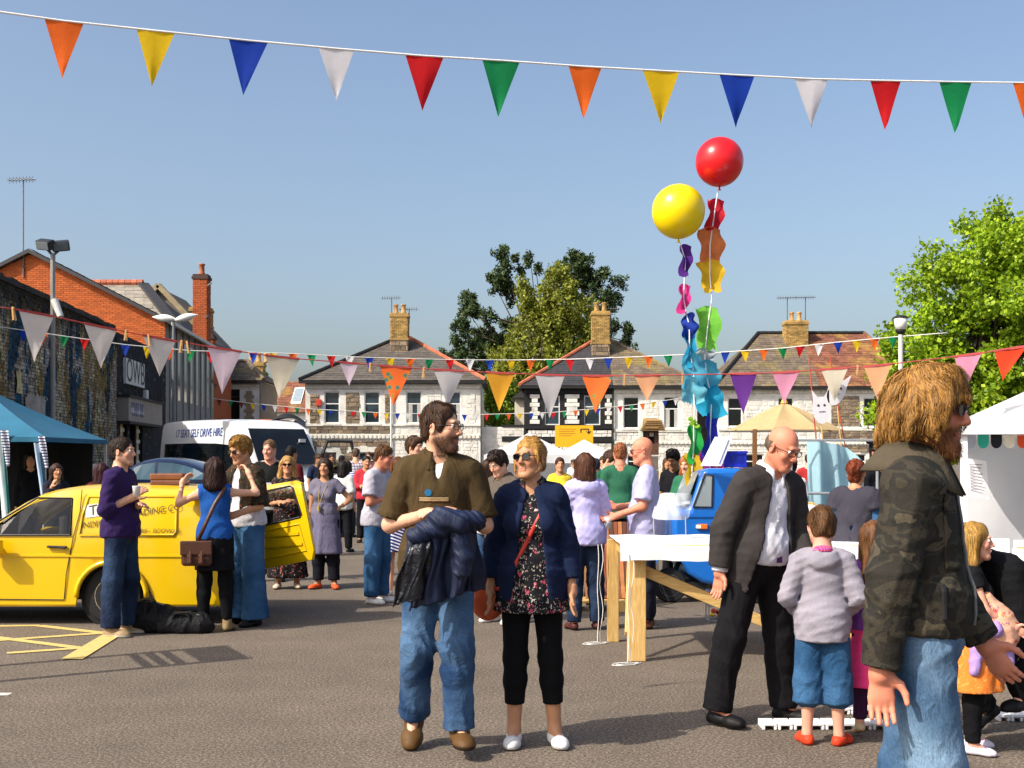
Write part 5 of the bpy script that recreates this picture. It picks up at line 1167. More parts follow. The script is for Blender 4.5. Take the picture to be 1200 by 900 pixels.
M_SKIN = m_skin(); M_eye = mat('#e9e4dc', .15, .02, name='eye_white'); M_iris = mat('#2c1d14', .1, .1, name='eye_iris'); M_lens = m_glass_dark('#0b0c0e', .05, 'sunglass_lens'); M_SHOE = m_vcloth('shoe_upper', .55, 60, .15); M_clear = m_glass_clear()
def cl(c, rough=.88, bump=.26, bscale=300, spec=.15, var=.10, wr=7.0):
    """woven cloth: slight colour drift, creases and a fine weave in the relief"""
    key = ('cl', c, rough, bump, bscale, spec, var, wr)
    if key in _MC: return _MC[key]
    N = NT('cloth'); b0 = lin(c); v = N.obj()
    n1 = N.noise(5, v, 3); N.col(N.mix(1.0, N.ramp(n1, [(.3, tuple(x*(1-var) for x in b0)), (.7, tuple(min(1, x*(1+var)) for x in b0))]), N.ramp(N.noise(bscale, v, 1), [(.3, .86), (.7, 1.12)]), 'MULTIPLY'))
    mp = N.mapping((1, 1, .55), (.5, .3, 0), v); cr = N.noise(wr, mp, 5, .55, 1.6); rd = N.math('ABSOLUTE', N.math('SUBTRACT', cr, .5)); cr2 = N.noise(wr*2.6, mp, 4, .5, 1.0)
    h = N.math('ADD', N.math('MULTIPLY', rd, 2.4), N.math('ADD', N.math('MULTIPLY', cr2, .5), N.math('MULTIPLY', N.noise(bscale, v, 1), .04)))
    N.bump(h, bump, .03); _MC[key] = N.set(rough, spec); return N.m
def glasses(k, par, frame='#1a1613', lens=None, size=1.0, name='glasses', wl=.024, hl=.016):
    q = lambda x, y, z: Vector(k.Hd(x, y, z)); mb = MB(); lw, lh = wl*size, hl*size
    for x in (1, -1):
        c = .0325*x; ring = [(c+lw*math.copysign(abs(math.cos(t))**.6, math.cos(t)), -.107+abs(c+lw*math.cos(t))*.12, .007+lh*math.copysign(abs(math.sin(t))**.6, math.sin(t))) for t in [2*math.pi*i/18 for i in range(19)]]
        mb.tube([q(*p) for p in ring], .0022*k.hs*size, 6); mb.tube([q(c+lw*x, -.104+.007, .012), q(.080*x, -.045, .012), q(.0835*x, .012, .010), q(.082*x, .03, -.012)], .0026*k.hs, 6)
    mb.tube([q(-.0325+lw, -.107, .010), q(0, -.110, .014), q(.0325-lw, -.107, .010)], .0022*k.hs, 6); g = mb.build(name, mat(frame, .3, .05, name='spectacle_frame'), par, smooth=True)
    for x in (1, -1):
        c = .0325*x; l = MB(); pts = [q(c+lw*.97*math.copysign(abs(math.cos(t))**.6, math.cos(t)), -.1065+abs(c+lw*math.cos(t))*.12, .007+lh*.97*math.copysign(abs(math.sin(t))**.6, math.sin(t))) for t in [2*math.pi*i/18 for i in range(18)]]
        back = [p+Vector(k.Rh@V3(0, .0015, 0)) for p in pts]; l.add(pts, [tuple(range(18))]); l.build('lens', lens or M_lens, g)
    return g
def collar(k, par, m, r0=.066, r1=.098, h=.045, gap=.5, drop=.03, name='collar', tilt=.02, thick=.004):
    s = k.s; c = k.neckb+k.Rt@V3(0, -.008, .036)*s; mb = MB()
    def f(u, v):
        a = -math.pi/2+gap+(2*math.pi-2*gap)*u; fr = max(0, -math.sin(a)); e = 1-.4*0
        if v < .5: t = v/.5; r = r0+.004*t; z = -.012+(h+.012)*t
        else: t = (v-.5)/.5; r = r0+.004+(r1-r0)*t; z = h-(h+drop*(.4+.8*fr))*t
        p = V3(r*math.cos(a), (r*1.02)*math.sin(a)+.008, z-tilt*fr*1.2-.0*fr)*s; return c+k.Rt@p
    mb.grid(f, 28, 6); o = mb.build(name, m, par, smooth=True); md = o.modifiers.new('solid', 'SOLIDIFY'); md.thickness = thick; return o
def shoe(k, sd, par, c='#3a2a1e', sole='#241c16', v=.01, style='shoe', lace=None):
    s = k.s*(.93 if k.sex == 'f' else 1); a = k.an[sd]; t = k.toe[sd]; side = nrm(np.cross(t, V3(0, 0, 1))); up = np.cross(side, t); S = Sdf(); at = lambda f_, u_, w_=0: a+t*f_*s+up*u_*s+side*w_*s
    g = 1.12 if style in ('clog', 'boot') else 1.0
    S.cone(at(-.038, -.050), at(.02, -.046), .036*s*g, .037*s*g, .02*s); S.cone(at(.02, -.046), at(.125, -.060), .036*s*g, .040*s*g, .03*s, flat=(side, 1.12)); S.cone(at(.11, -.060), at(.165, -.062), .038*s*g, .027*s*g, .03*s, flat=(side, 1.25))
    S.cone(at(-.005, -.03), at(-.004, .012 if style != 'sandal' else -.03), .038*s*g, .037*s*g, .03*s, clip=[(at(0, .005 if style != 'clog' else -.02), up)] if style != 'boot' else None)
    if style == 'boot': S.cone(at(-.003, .0), a+(k.kn[sd]-a)*.42, .044*s, .056*s, .03*s, clip=[(a+(k.kn[sd]-a)*.42, nrm(k.kn[sd]-a))])
    S.cut.append((at(0, -.080), -up)); rng = np.random.default_rng(3); S.disp = folds(rng, .0012, freq=70)
    V, Q = S.mesh(v)
    if not len(Q): return
    hgt = (V-a)@up/s; C = np.where((hgt < -.060)[:, None], np.array(lin(sole)), np.array(lin(c))); 
    if lace is not None:
        f_ = (V-a)@t/s; w_ = (V-a)@side/s; ln = (np.abs(w_) < .022) & (f_ > .03) & (f_ < .115) & (hgt > -.04) & (np.sin(f_*260) > .1); C[ln] = np.array(lin(lace))
    o = obm('shoe', (V, Q), M_SHOE, par, C)
    if lace is not None:
        lb_ = MB()
        for f_ in (.035, .055, .075, .095, .112):
            row = []
            for w_ in (-.022, -.011, 0, .011, .022):
                us = np.linspace(.04, -.08, 60); pp = np.array([at(f_, u_, w_+.004*math.sin(f_*900)) for u_ in us]); dd_ = S.eval(pp, .03); i_ = int(np.argmax(dd_ < 0)); row.append(pp[i_]+up*.0015)
            lb_.tube(row, .0026*s, 5)
        lb_.build('laces', mat(lace, .8), o)
        ln_ = MB(); ring = []
        for q_ in range(25):
            a_ = math.pi*2*q_/24; di = t*math.cos(a_)+side*math.sin(a_); c0_ = at(.06, -.066); rs = np.linspace(.20*s, 0, 120); pp = c0_+np.outer(rs, di); dd_ = S.eval(pp, .03); ring.append(pp[int(np.argmax(dd_ < 0))]+di*.0005)
        ln_.tube(ring, .0022*s, 5, caps=False); ln_.build('sole_stripe', mat('#8f8d92', .7), o)
def person(label, px, d, H, yaw=0, sex='m', skin='fair', hair=('short', '#4a3424'), top=None, over=None, bottom=None, shoes=None, pose=None, beard=None, group=None, build=1.0, child=False, glass=None, detail=1.0, seed=0, cat='person', hands=True, neck=.0, belly=0.0, stub=.75, dx=0, brow=None, beardvol=0):
    rng = np.random.default_rng(seed+int(px)*7+3); pose = dict(pose or {})
    k = skeleton(H, sex, build=build, child=child, **pose); s = k.s; k.S = {}
    root = thing('person', label, cat, (X(px, d)+dx, d, 0), R(yaw), group); sc = F/d
    vc = float(np.clip(1.75/sc, .0078, .030))/detail; vh = float(np.clip(1.05/sc, .0042, .017))/detail; vn = float(np.clip(.95/sc, .0040, .012)); vb = float(np.clip(3.2/sc, .014, .036)); far = d > 21
    # ---- skin
    S = Sdf(); add_torso(S, k, -.004*s, belly)
    for sd in 'LR': add_arm(S, k, sd, 0, 0, 2.0, cuff=False); add_hand(S, k, sd, 1.0 if d < 9 else 1.15); add_leg(S, k, sd)
    for sd in 'LR':
        a, t = k.an[sd], k.toe[sd]; S.cone(a, a+t*.11*s-V3(0, 0, .05*s), .036*s, .024*s, .03*s); S.cone(a-V3(0, 0, .02*s), a-t*.02*s-V3(0, 0, .05*s), .036*s, .026*s, .02*s)
    add_head(S, k, beardvol); hs = k.hs
    boxes = [(k.head-V3(.15, .16, .155)*hs, k.head+V3(.15, .16, .19)*hs)]
    if not far or True:
        for sd in 'LR':
            c = k.wr[sd]+k.fd[sd]*.09*s; boxes.append((c-.125*s, c+.125*s))
    parts = [drop_in_box(*S.mesh(vb), boxes, vb*1.2)]
    parts.append(S.mesh(vh, boxes[0]))
    for b_ in boxes[1:]: parts.append(S.mesh(vn, b_))
    V, Q = cat_mesh(parts); C = paint_body(k, V, skin, beard, brow=brow or (hair[1] if hair else '#5a4030'), stub=stub); obm('body', (V, Q), M_SKIN, root, C)
    if beard and d < 8:
        hq = ((V-k.head)@k.Rh)/k.hs; cq = hq[Q].mean(1); sel = (cq[:, 2] < -.045) & (cq[:, 1] < .005) & (cq[:, 2] > -.15) & ~((np.abs(cq[:, 0]) < .022) & (cq[:, 2] > -.082) & (cq[:, 2] < -.052) & (cq[:, 1] < -.06)); Qb = Q[sel]
        a_, b_, c_ = V[Qb[:, 0]], V[Qb[:, 1]], V[Qb[:, 2]]; nn = np.cross(b_-a_, c_-a_); ar = np.linalg.norm(nn, axis=1); good = ar > 1e-12; nb_ = 1500; ix = rng.choice(np.nonzero(good)[0], nb_, p=ar[good]/ar[good].sum()); p_ = (a_[ix]+c_[ix])/2; n_ = nn[ix]/ar[ix][:, None]
        dr_ = n_*.5+V3(0, 0, -1)+rng.normal(size=(nb_, 3))*.35; dr_ /= np.linalg.norm(dr_, axis=1)[:, None]; t_ = np.cross(dr_, n_); t_ /= np.linalg.norm(t_, axis=1)[:, None]+1e-9; L_ = (rng.uniform(.006, .015, nb_)*(1+beardvol))[:, None]; w_ = .0009
        VV = np.stack([p_-t_*w_, p_+t_*w_, p_+dr_*L_+t_*w_*.3, p_+dr_*L_-t_*w_*.3], 1).reshape(-1, 3); obm('beard', (VV, np.arange(4*nb_).reshape(-1, 4)), m_hair(beard), root)
    # ---- layers of clothing above the waist
    for lay, spec in (('top', top), ('over', over)):
        if not spec: continue
        S = Sdf(); off = spec.get('off', .012)*s+(.014*s if lay == 'over' else 0); hem = spec.get('hem', .90); fit = spec.get('fit', .0); sl = spec.get('sleeve', .65)
        np0 = len(S.p); add_torso(S, k, off, belly+fit*.2, hips=False); 
        if hem < 1.02: S.ell(k.T(0, .012, .955), V3(.158*build**.7, .118*build**.7, .14)*s+off+.018*s, .06*s, k.Rt); S.ell(k.T(0, -.005-belly*.3, 1.05), V3(.142*build**.8, .102*build+belly*.8, .10)*s+off+.014*s, .06*s, k.Rt)
        if fit: S.ell(k.T(0, -.005, 1.05), V3(.150*build**.5, .115, .22)*s+off+fit*s, .06*s, k.Rt)
        if spec.get('flare'): fl = spec['flare']; S.skirt(k.T(0, 0, 1.06), k.T(0, .0, hem), (.15*s+off, .115*s+off), ((.165+fl)*s+off, (.125+fl)*s+off), .05*s, spec.get('pleat', (7, .04)))
        elif hem < .92: S.skirt(k.T(0, 0, 1.0), k.T(0, .005, hem-.03), (.158*s+off+.014*s, .118*s+off+.014*s), (.178*s+off+.012*s, .135*s+off+.012*s), .05*s, (5, .02))
        for a_ in spec.get('extra', ()): a_(S, k)
        hp_ = (k.T(0, 0, hem), -k.Rt@V3(0, 0, 1)); S.p[np0:] = [q[:8]+((q[8] or [])+[hp_],)+q[9:] for q in S.p[np0:]]
        for sd in 'LR':
            if sl > 0: add_arm(S, k, sd, off, 0, sl, spec.get('loose', .012)*s, kk=spec.get('kk', .014))
        if spec.get('hood'): S.ell(k.T(0, .105, 1.43), V3(.115, .06, .085)*s, .03*s, k.Rt@rotx(.3)); S.ell(k.T(0, .095, 1.50), V3(.08, .04, .05)*s, .02*s, k.Rt@rotx(.5), sub=True)
        nr = spec.get('neckr', .066); S.cone(k.T(0, .015, 1.46), k.T(0, -.02, 1.62), nr*s, (nr+.03)*s, .012*s, sub=True); vd = spec.get('vneck', .03)
        if vd: S.cone(k.T(0, -.13, 1.50), k.T(0, -.16, 1.46-vd), .055*s, .018*s, .012*s, flat=(k.Rt@V3(0, 1, 0), 2.2), sub=True)
        if spec.get('open'): w0, w1, zo = spec['open']; S.cone(k.T(0, -.22, 1.52), k.T(0, -.22, zo), w0*s, w1*s, .012*s, flat=(k.Rt@V3(0, 1, 0), 5.0), sub=True)
        if spec.get('open2'): w0, w1, zo, ze = spec['open2']; S.cone(k.T(0, -.22, zo), k.T(0, -.22, ze), w0*s, w1*s, .012*s, flat=(k.Rt@V3(0, 1, 0), 5.0), sub=True)
        if spec.get('tank'):
            for x in (1, -1): S.ell(k.T(.235*x, 0, 1.40), V3(.085, .2, .13)*s, .015*s, k.Rt, sub=True)
        j = [(k.el[q], .13*s) for q in 'LR']+[(k.T(0, 0, hem+.08), .16*s), (k.sh['L'], .11*s), (k.sh['R'], .11*s)]; S.disp = folds(rng, spec.get('amp', .0022)*s, j, spec.get('jamp', .006)*s, spec.get('freq', 75)/s)
        nm = spec.get('name', 'shirt'); o = obm(nm, S.mesh(vc), spec['mat'], root); k.S[nm] = S
        if spec.get('collar'): collar(k, root, spec.get('cmat', spec['mat']), **spec['collar'])
    # ---- below the waist
    for spec in (bottom if isinstance(bottom, list) else [bottom]):
        if not spec: continue
        S = Sdf(); off = spec.get('off', .014)*s; kind = spec.get('kind', 'trousers'); nm = spec.get('name', kind)
        if kind in ('skirt', 'dress'):
            ztop, zb = spec.get('ztop', 1.04), spec.get('hem', .5); f0, f1 = spec.get('r0', .15), spec.get('r1', .25)
            kc = (k.kn['L']+k.kn['R'])/2; low = k.pel+(kc-k.pel)*.0; S.skirt(k.T(0, 0, ztop), V3(k.pel[0], k.pel[1], k.pel[2]+(zb-.94)*s), (f0*s+off, f0*.8*s+off), (f1*s, f1*.85*s), .03*s, spec.get('pleat', (8, .07))); S.ell(k.T(0, .01, .95), V3(.165, .125, .12)*s+off, .05*s, k.Rt)
            S.disp = folds(rng, .003*s, (), 0, 60/s)
        else:
            S.ell(k.pel+V3(0, .012, .0)*s, V3(.160*build**.6, .120*build**.6, .125)*s+off, .05*s); S.ell(k.T(0, -.005-belly*.3, 1.03), V3(.146*build**.8, .105*build+belly*.8, .09)*s+off, .05*s, k.Rt)
            S.cut.append((k.T(0, 0, spec.get('ztop', 1.02)), k.Rt@V3(0, 0, 1)))
            for sd in 'LR': add_leg(S, k, sd, off, spec.get('t1', 1.97), spec.get('loose', .012)*s, .035, spec.get('flare', .01)*s)
            j = [(k.kn[q], .12*s) for q in 'LR']+[(k.an[q]+V3(0, 0, .06*s), .10*s) for q in 'LR']+[(k.hip[q]+V3(0, -.08*s, 0), .10*s) for q in 'LR']; S.disp = folds(rng, spec.get('amp', .0016)*s, j, spec.get('jamp', .005)*s, spec.get('freq', 70)/s)
        obm(nm, S.mesh(vc), spec['mat'], root)
    # ---- shoes, hair, eyes
    if shoes:
        for sd in 'LR': shoe(k, sd, root, v=max(.0065, min(vc, .016)), **shoes)
    if hair and hair[0]:
        S = hair_sdf(k, hair[0], rng); hv = float(np.clip(1.1/sc, .0048, .017)); V, Q = S.mesh(hv); m = m_hair(hair[1])
        o = obm('hair', (V, Q), m, root); ns = hair[2] if len(hair) > 2 else (0 if d > 17 else 350)
        if ns and len(Q) and hair[0] != 'bald':
            L = {'short': .035, 'crop': .02, 'tousled': .055, 'long': .16, 'bob': .12, 'curly': .12, 'bun': .09, 'shaggy': .095}[hair[0]]
            VV, QQ = strands(k, S, V, Q, ns, L, hair[0], rng, width=(.0017 if d < 5 else .0022) if d < 9 else .0042, curl=.5 if hair[0] in ('curly', 'shaggy') else .12); obm('hair_strands', (VV, QQ), m, root)
    if d < 12.5 and glass is None or d < 12.5 and glass == 'clear':
        e = MB(); ir = MB(); q = k.Hd
        for x in (1, -1):
            c = Vector(q(.0305*x, -.0812, .0085)); r = .0112*k.hs; e.lathe(c, [(max(1e-4, r*math.sin(t)), -r*math.cos(t)) for t in [math.pi*i/8 for i in range(9)]], 12)
            c2 = Vector(q(.0305*x, -.0812-.0078, .0085)); r2 = .0058*k.hs; ir.lathe(c2, [(max(1e-4, r2*math.sin(t)), -r2*math.cos(t)) for t in [math.pi*i/6 for i in range(7)]], 10)
        eo = e.build('eyes', M_eye, root, smooth=True); ir.build('iris', M_iris, eo, smooth=True)
    if glass == 'sun': glasses(k, root, name='sunglasses')
    if glass == 'clear': glasses(k, root, lens=M_clear)
    k.root = root; return root, k

def surf(S, k, x, z, y0=-.32, n=160):
    """first point of a garment met when coming from the front of the body"""
    ys = np.linspace(y0, .1, n); pts = np.array([k.T(x, y/k.s, z) for y in ys]); d = S.eval(pts, .05); i = int(np.argmax(d < 0)); return pts[i]
def patch(S, k, par, xz, m, name, lift=.004, nu=8, nv=6):
    """printed patch that follows the garment; xz is (x0, x1, z0, z1) on the chest"""
    b = MB(); b.grid(lambda u, v: surf(S, k, xz[0]+(xz[1]-xz[0])*u, xz[2]+(xz[3]-xz[2])*v)+k.Rt@V3(0, -lift, 0), nu, nv); return b.build(name, m, par, smooth=True)
def ribbon(par, pts, w, m, name, nrm_=(0, -1, 0), t=.004):
    pts = [Vector(p) for p in pts]; n_ = Vector(nrm_); b = MB(); L = len(pts)
    vs = []
    for i, p in enumerate(pts):
        d = (pts[min(i+1, L-1)]-pts[max(i-1, 0)]).normalized(); s_ = d.cross(n_).normalized()*w/2; vs += [p-s_, p+s_]
    b.add(vs, [(2*i, 2*i+1, 2*i+3, 2*i+2) for i in range(L-1)]); o = b.build(name, m, par, smooth=True); md = o.modifiers.new('solid', 'SOLIDIFY'); md.thickness = t; md.offset = 0; return o
# ---------------------------------------------------------------- vehicles
def car_paint(c, rough=.22):
    N = NT('car_paint'); b = lin(c); N.col(N.ramp(N.noise(2.5), [(.3, tuple(x*.95 for x in b)), (.7, b)])); return N.set(rough, .5, 0, Coat__Weight=.35, Coat__Roughness=.08)
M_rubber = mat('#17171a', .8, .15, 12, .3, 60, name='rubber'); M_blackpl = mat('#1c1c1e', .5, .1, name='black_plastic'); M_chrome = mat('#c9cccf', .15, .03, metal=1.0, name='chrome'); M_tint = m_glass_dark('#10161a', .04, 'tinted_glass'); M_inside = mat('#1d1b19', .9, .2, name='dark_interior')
def shell(st, win, name, m, parent, ncoat=.0):
    """st: (x, z_sill, z_crease, z_belt, z_wintop, z_roof, half_low, half_roof); both sides and the roof; 'win' = set of station gaps with open windows"""
    mb = MB(); gl = (MB(), MB()); rows = []
    for (x, zs, zc_, zb, zw, zr, hl, hr) in st:
        t = (zw-zb)/max(zr-zb, .01); half = [(hl-.015, zs), (hl, zs+.02), (hl+.012, zc_), (hl, zb), (hl+(hr-hl)*t*.8, zw), (hr, zr-.035), (hr*.82, zr-.004), (0, zr+.012)]
        rows.append([(x, -y, z) for y, z in half]+[(x, y, z) for y, z in half[-2::-1]])
    n = len(rows[0])
    for i in range(len(rows)-1):
        for j in range(n-1):
            q = [rows[i][j], rows[i][j+1], rows[i+1][j+1], rows[i+1][j]]
            if j in (3, n-2-3) and i in win: gl[0 if j == 3 else 1].add([(p[0], p[1]*.992, p[2]) for p in q], [(0,1,2,3)])
            else: mb.add(q, [(3,2,1,0)])
    mb.add(rows[0], [tuple(range(n))]); mb.add(rows[-1], [tuple(range(n))[::-1]])
    o = mb.build(name, m, parent); autosmooth(o.data, 32)
    import bmesh
    bm = bmesh.new(); bm.from_mesh(o.data); bmesh.ops.remove_doubles(bm, verts=bm.verts, dist=.0005); bm.to_mesh(o.data); bm.free(); autosmooth(o.data, 32)
    return o, gl
def wheel(parent, x, y, r, w, rim=M_steel):
    b = MB(); b.lathe((x, y, r), [(r*.62,-w/2),(r*.93,-w/2),(r,-w/2+.02),(r,w/2-.02),(r*.93,w/2),(r*.62,w/2)], 28, axis='y'); wo = b.build('wheel', M_rubber, parent, smooth=True); autosmooth(wo.data, 40)
    b = MB(); b.lathe((x, y, r), [(.01,-w/2+.02),(r*.2,-w/2+.01),(r*.35,-w/2+.03),(r*.58,-w/2+.015),(r*.63,-w/2-.004),(r*.63,w/2)], 24, axis='y'); b.build('rim', rim, wo, smooth=True); return wo
# --- yellow three-wheeled van
dV = 11.4; xV = X(120, dV); van = thing('delivery_van', 'small bright yellow van with its side-hinged rear door open', 'van', (xV, dV+.73, 0))
vx = lambda px: X(px, dV)-xV
vz = lambda py: Z(py, dV)
prof = [(-168,690),(-162,664),(-150,655),(-110,646),(-60,637),(-34,630),(-15,613),(0,601.5),(20,589),(42,578.5),(56,574.5),(72,571.5),(86,570.5),(100,570),(110,569.6),(150,569),(200,570),(235,572),(252,576),(262,583),(270,640)]
def roofz(px):
    for (a, b), (c, d_) in zip(prof[:-1], prof[1:]):
        if a <= px <= c: return vz(b+(d_-b)*(px-a)/(c-a))
    return vz(prof[-1][1])
arch = (vx(131), .27, .335)
pxs = [-168,-162,-150,-110,-60,-34,-31,-15,0,20,42,56,72,83,88,94,97,101,106,113,122,131,140,149,156,161,165,168,185,210,235,252,262,268]
st = []
for p_ in pxs:
    x = vx(p_); zr = roofz(p_); zb = min(vz(627), zr-.05); zw = max(min(vz(584), zr-.075), zb+.005); zs = vz(711)
    if abs(x-arch[0]) < arch[2]: zs = max(zs, arch[1]+math.sqrt(arch[2]**2-(x-arch[0])**2))
    hl = .72 if p_ > -60 else .72-.12*(-60-p_)/110; st.append((x, zs, max(min(vz(651), zr-.1), zs+.03), max(zb, zs+.06), max(zw, zs+.08), zr, hl, hl-(.10 if zr > vz(620) else .04)))
M_vyel = car_paint('#e0b70f')
body, gl = shell(st, {i for i in range(len(pxs)) if -31 <= pxs[i] < 83}, 'body', M_vyel, van)
[g_.build('side_window', M_clear, van) for g_ in gl]
ws = MB(); ws.add([(vx(-30), -.60, vz(628)), (vx(-30), .60, vz(628)), (vx(54), .54, vz(577)), (vx(54), -.54, vz(577))], [(0,1,2,3)])
fr = MB()
for py_ in (-.725,):
    z0_, z1_ = vz(627), vz(584); pts = [(vx(-28), py_-.004, z0_), (vx(82), py_-.004, z0_), (vx(81.5), py_+.075, z1_), (vx(40), py_+.075, z1_+.002), (vx(-28), py_-.004, z0_)]
    fr.tube(pts, .010, 6)
fr.build('window_seal', M_blackpl, van)
b = MB(); b.box(vx(-150), vx(256), -.66, .66, .24, .30); b.box(vx(84), vx(88), -.64, .64, .3, vz(600)); b.box(vx(-40), vx(-30), -.62, .62, .3, vz(632)); b.build('floor_and_bulkhead', M_inside, van)
for yy in (-.36, .36):
    b = MB(); b.box(vx(40), vx(62), yy-.22, yy+.22, .34, .50); b.box(vx(60), vx(72), yy-.21, yy+.21, .48, vz(604)); bevel(b.build('seat', mat('#2a2623', .9), van), .04)
b = MB(); b.lathe((vx(12), -.36, vz(622)), [(.16,-.012),(.18,0),(.16,.012),(.15,0)], 20, axis='x'); b.build('steering_wheel', M_blackpl, van)
# door seam, crease, handle, panel frames
sm = MB(); sm.tube([(vx(93.5), -.668, vz(574)), (vx(92), -.69, vz(600)), (vx(86), -.733, vz(629)), (vx(78), -.737, vz(672)), (vx(75), -.727, vz(702))], .0045, 5); sm.tube([(vx(-36), -.733, vz(632)), (vx(-40), -.737, vz(660)), (vx(-30), -.727, vz(702)), (vx(75), -.727, vz(703))], .0045, 5); sm.build('door_seam', M_blackpl, van)
cr = MB(); cr.bar((vx(-60), -.736, vz(651)), (vx(262), -.736, vz(652)), .012, .014); cr.build('side_crease', M_vyel, van)
h = MB(); h.bar((vx(56), -.748, vz(640.5)), (vx(79), -.748, vz(641)), .03, .022); h.bar((vx(70), -.762, vz(641)), (vx(78), -.762, vz(642)), .02, .018); bevel(h.build('door_handle', M_blackpl, van), .006)
def on_side(px, py):
    z = vz(py); t = max(0, (z-vz(627))/(vz(570)-vz(627))); return (vx(px), -.722+.088*t-.006, z)
for (a, c, e, f_) in ((97, 205, 582, 627),):
    pn = MB(); pts = [on_side(a+4, e), on_side((a+c)/2, e), on_side(c-3, e), on_side(c, e+3), on_side(c+1, f_-4), on_side(c-2, f_), on_side(a-4, f_), on_side(a-2, (e+f_)/2), on_side(a+4, e)]; pn.tube(pts, .011, 6); pn.build('panel_rim', M_vyel, van, smooth=True)
ap = MB(); ap.tube([(arch[0]+arch[2]*math.cos(t), -.742, max(vz(711), arch[1]+arch[2]*math.sin(t))) for t in [math.pi*i/18 for i in range(19)]], .026, 8); ap.build('wheel_arch', M_vyel, van, smooth=True)
b = MB(); b.lathe((arch[0], -.45, arch[1]), [(.30,-.2),(.325,-.2),(.325,.2),(.30,.2)], 20, axis='y'); b.build('wheel_well', M_inside, van)
for yy in (-.62, .62): wheel(van, arch[0], yy, .275, .16, mat('#b9a98f', .5))
wheel(van, vx(-120), 0, .275, .16)
b = MB(); b.box(vx(205), vx(262), -.6, .6, .20, .26); b.bar((vx(230), -.4, .24), (vx(248), -.45, .16), .05); b.build('chassis', M_blackpl, van); b = MB(); b.box(vx(262)-.02, vx(272), -.70, .70, vz(706), vz(694)); bevel(b.build('rear_bumper', M_blackpl, van), .02)
b = MB(); b.box(vx(270.3), vx(271), -.62, .60, vz(690), vz(590)); b.build('dark_load_panel', M_inside, van)  # dark panel closes the rear; its colour stands in for shade inside
mr = MB(); mr.box(vx(-12), vx(8), -.90, -.80, vz(650), vz(632)); mr.bar((vx(-2), -.82, vz(640)), (vx(-8), -.72, vz(630)), .03); bevel(mr.build('wing_mirror', M_vyel, van), .02)
# lettering on the side
pap = MB(); pap.add([on_side(98, 592), on_side(131, 588), on_side(131, 603), on_side(99, 607)], [(3,2,1,0)]); pp = pap.build('paper_sign', mat('#dedcd6', .7, .05), van); pp.location = (0, -.001, 0)
ink = mat('#4d4522', .7, .1); tilt = R(90)-math.atan2(.088, vz(570)-vz(627))
def side_text(s, px, py, size, rz=0, **kw):
    q = on_side(px, py); o = text(s, size, ink, van, (q[0], q[1]-.007, q[2]), (tilt, -rz, 0), ext=.0006, **kw); return o
side_text('THE', 117, 596.5, .14, R(12), shear=.1); side_text('INDEPENDENT', 124, 612.5, .075, R(7), shear=.25); side_text('TRADING CO', 178, 599, .085, R(9), shear=.2); side_text('FAIRS - ECOWAS', 182, 622.5, .062, R(0), shear=.1)
# rear door swung open
dr = []
def DP(px, py): t = (px-300)/70; return P(px, py, 12.75-.35*t)-Vector((xV, dV+.73, 0))
out = [DP(300,571), DP(348,563), DP(354,566), DP(369,645), DP(367,656), DP(300,669)]; inn = [DP(305,577), DP(341,569.5), DP(345,572), DP(355,603), DP(353,606), DP(306,617)]
nb = (out[1]-out[0]).cross(out[-1]-out[0]).normalized()*.022
b = MB(); n_ = 6; vs = [p+nb for p in out]+[p+nb for p in inn]+[p-nb for p in out]+[p-nb for p in inn]; fs = []
for i in range(n_):
    j = (i+1) % n_; fs += [(i, j, j+6, i+6), (i+12, i+18, j+18, j+12), (i, i+12, j+12, j), (i+6, j+6, j+18, i+18)]
b.add(vs, fs); door = bevel(b.build('rear_door', M_vyel, van), .012, 3)
gp = MB(); gp.add(inn, [tuple(range(6))]); gp.build('door_window', M_clear, door)
sl = MB(); sl.tube([p-nb*1.05 for p in inn]+[inn[0]-nb*1.05], .010, 6); sl.build('window_seal', M_blackpl, door)
rc = MB()
for (a, c, e, f_) in ((312, 352, 628, 628), (312, 356, 641, 640)): rc.bar(DP(a, e)-nb*1.2, DP(c, f_-3)-nb*1.2, .015, .03)
rc.tube([DP(312,622)-nb*1.1, DP(352,614)-nb*1.1, DP(361,645)-nb*1.1, DP(312,655)-nb*1.1, DP(312,622)-nb*1.1], .008, 6); rc.build('door_pressing', M_vyel, door)
# suitcase on the roof, bags on the ground
sc_ = thing('suitcase', 'old brown leather suitcase lying on the van roof', 'suitcase', (X(199, 11.9), 11.9, Z(571, 11.9)))
b = MB(); b.box(-.16, .16, -.12, .12, -.02, .075); bevel(b.build('case', mat('#6a3c24', .5, .2, 9, .2), sc_), .015); b = MB(); b.box(-.164, .164, -.124, .124, .022, .030); b.build('seam', mat('#3c2216', .6), sc_); b = MB(); b.box(-.165, .165, -.125, .125, .075, .14); bevel(b.build('lid', mat('#76452a', .5, .2, 9, .2), sc_), .015)
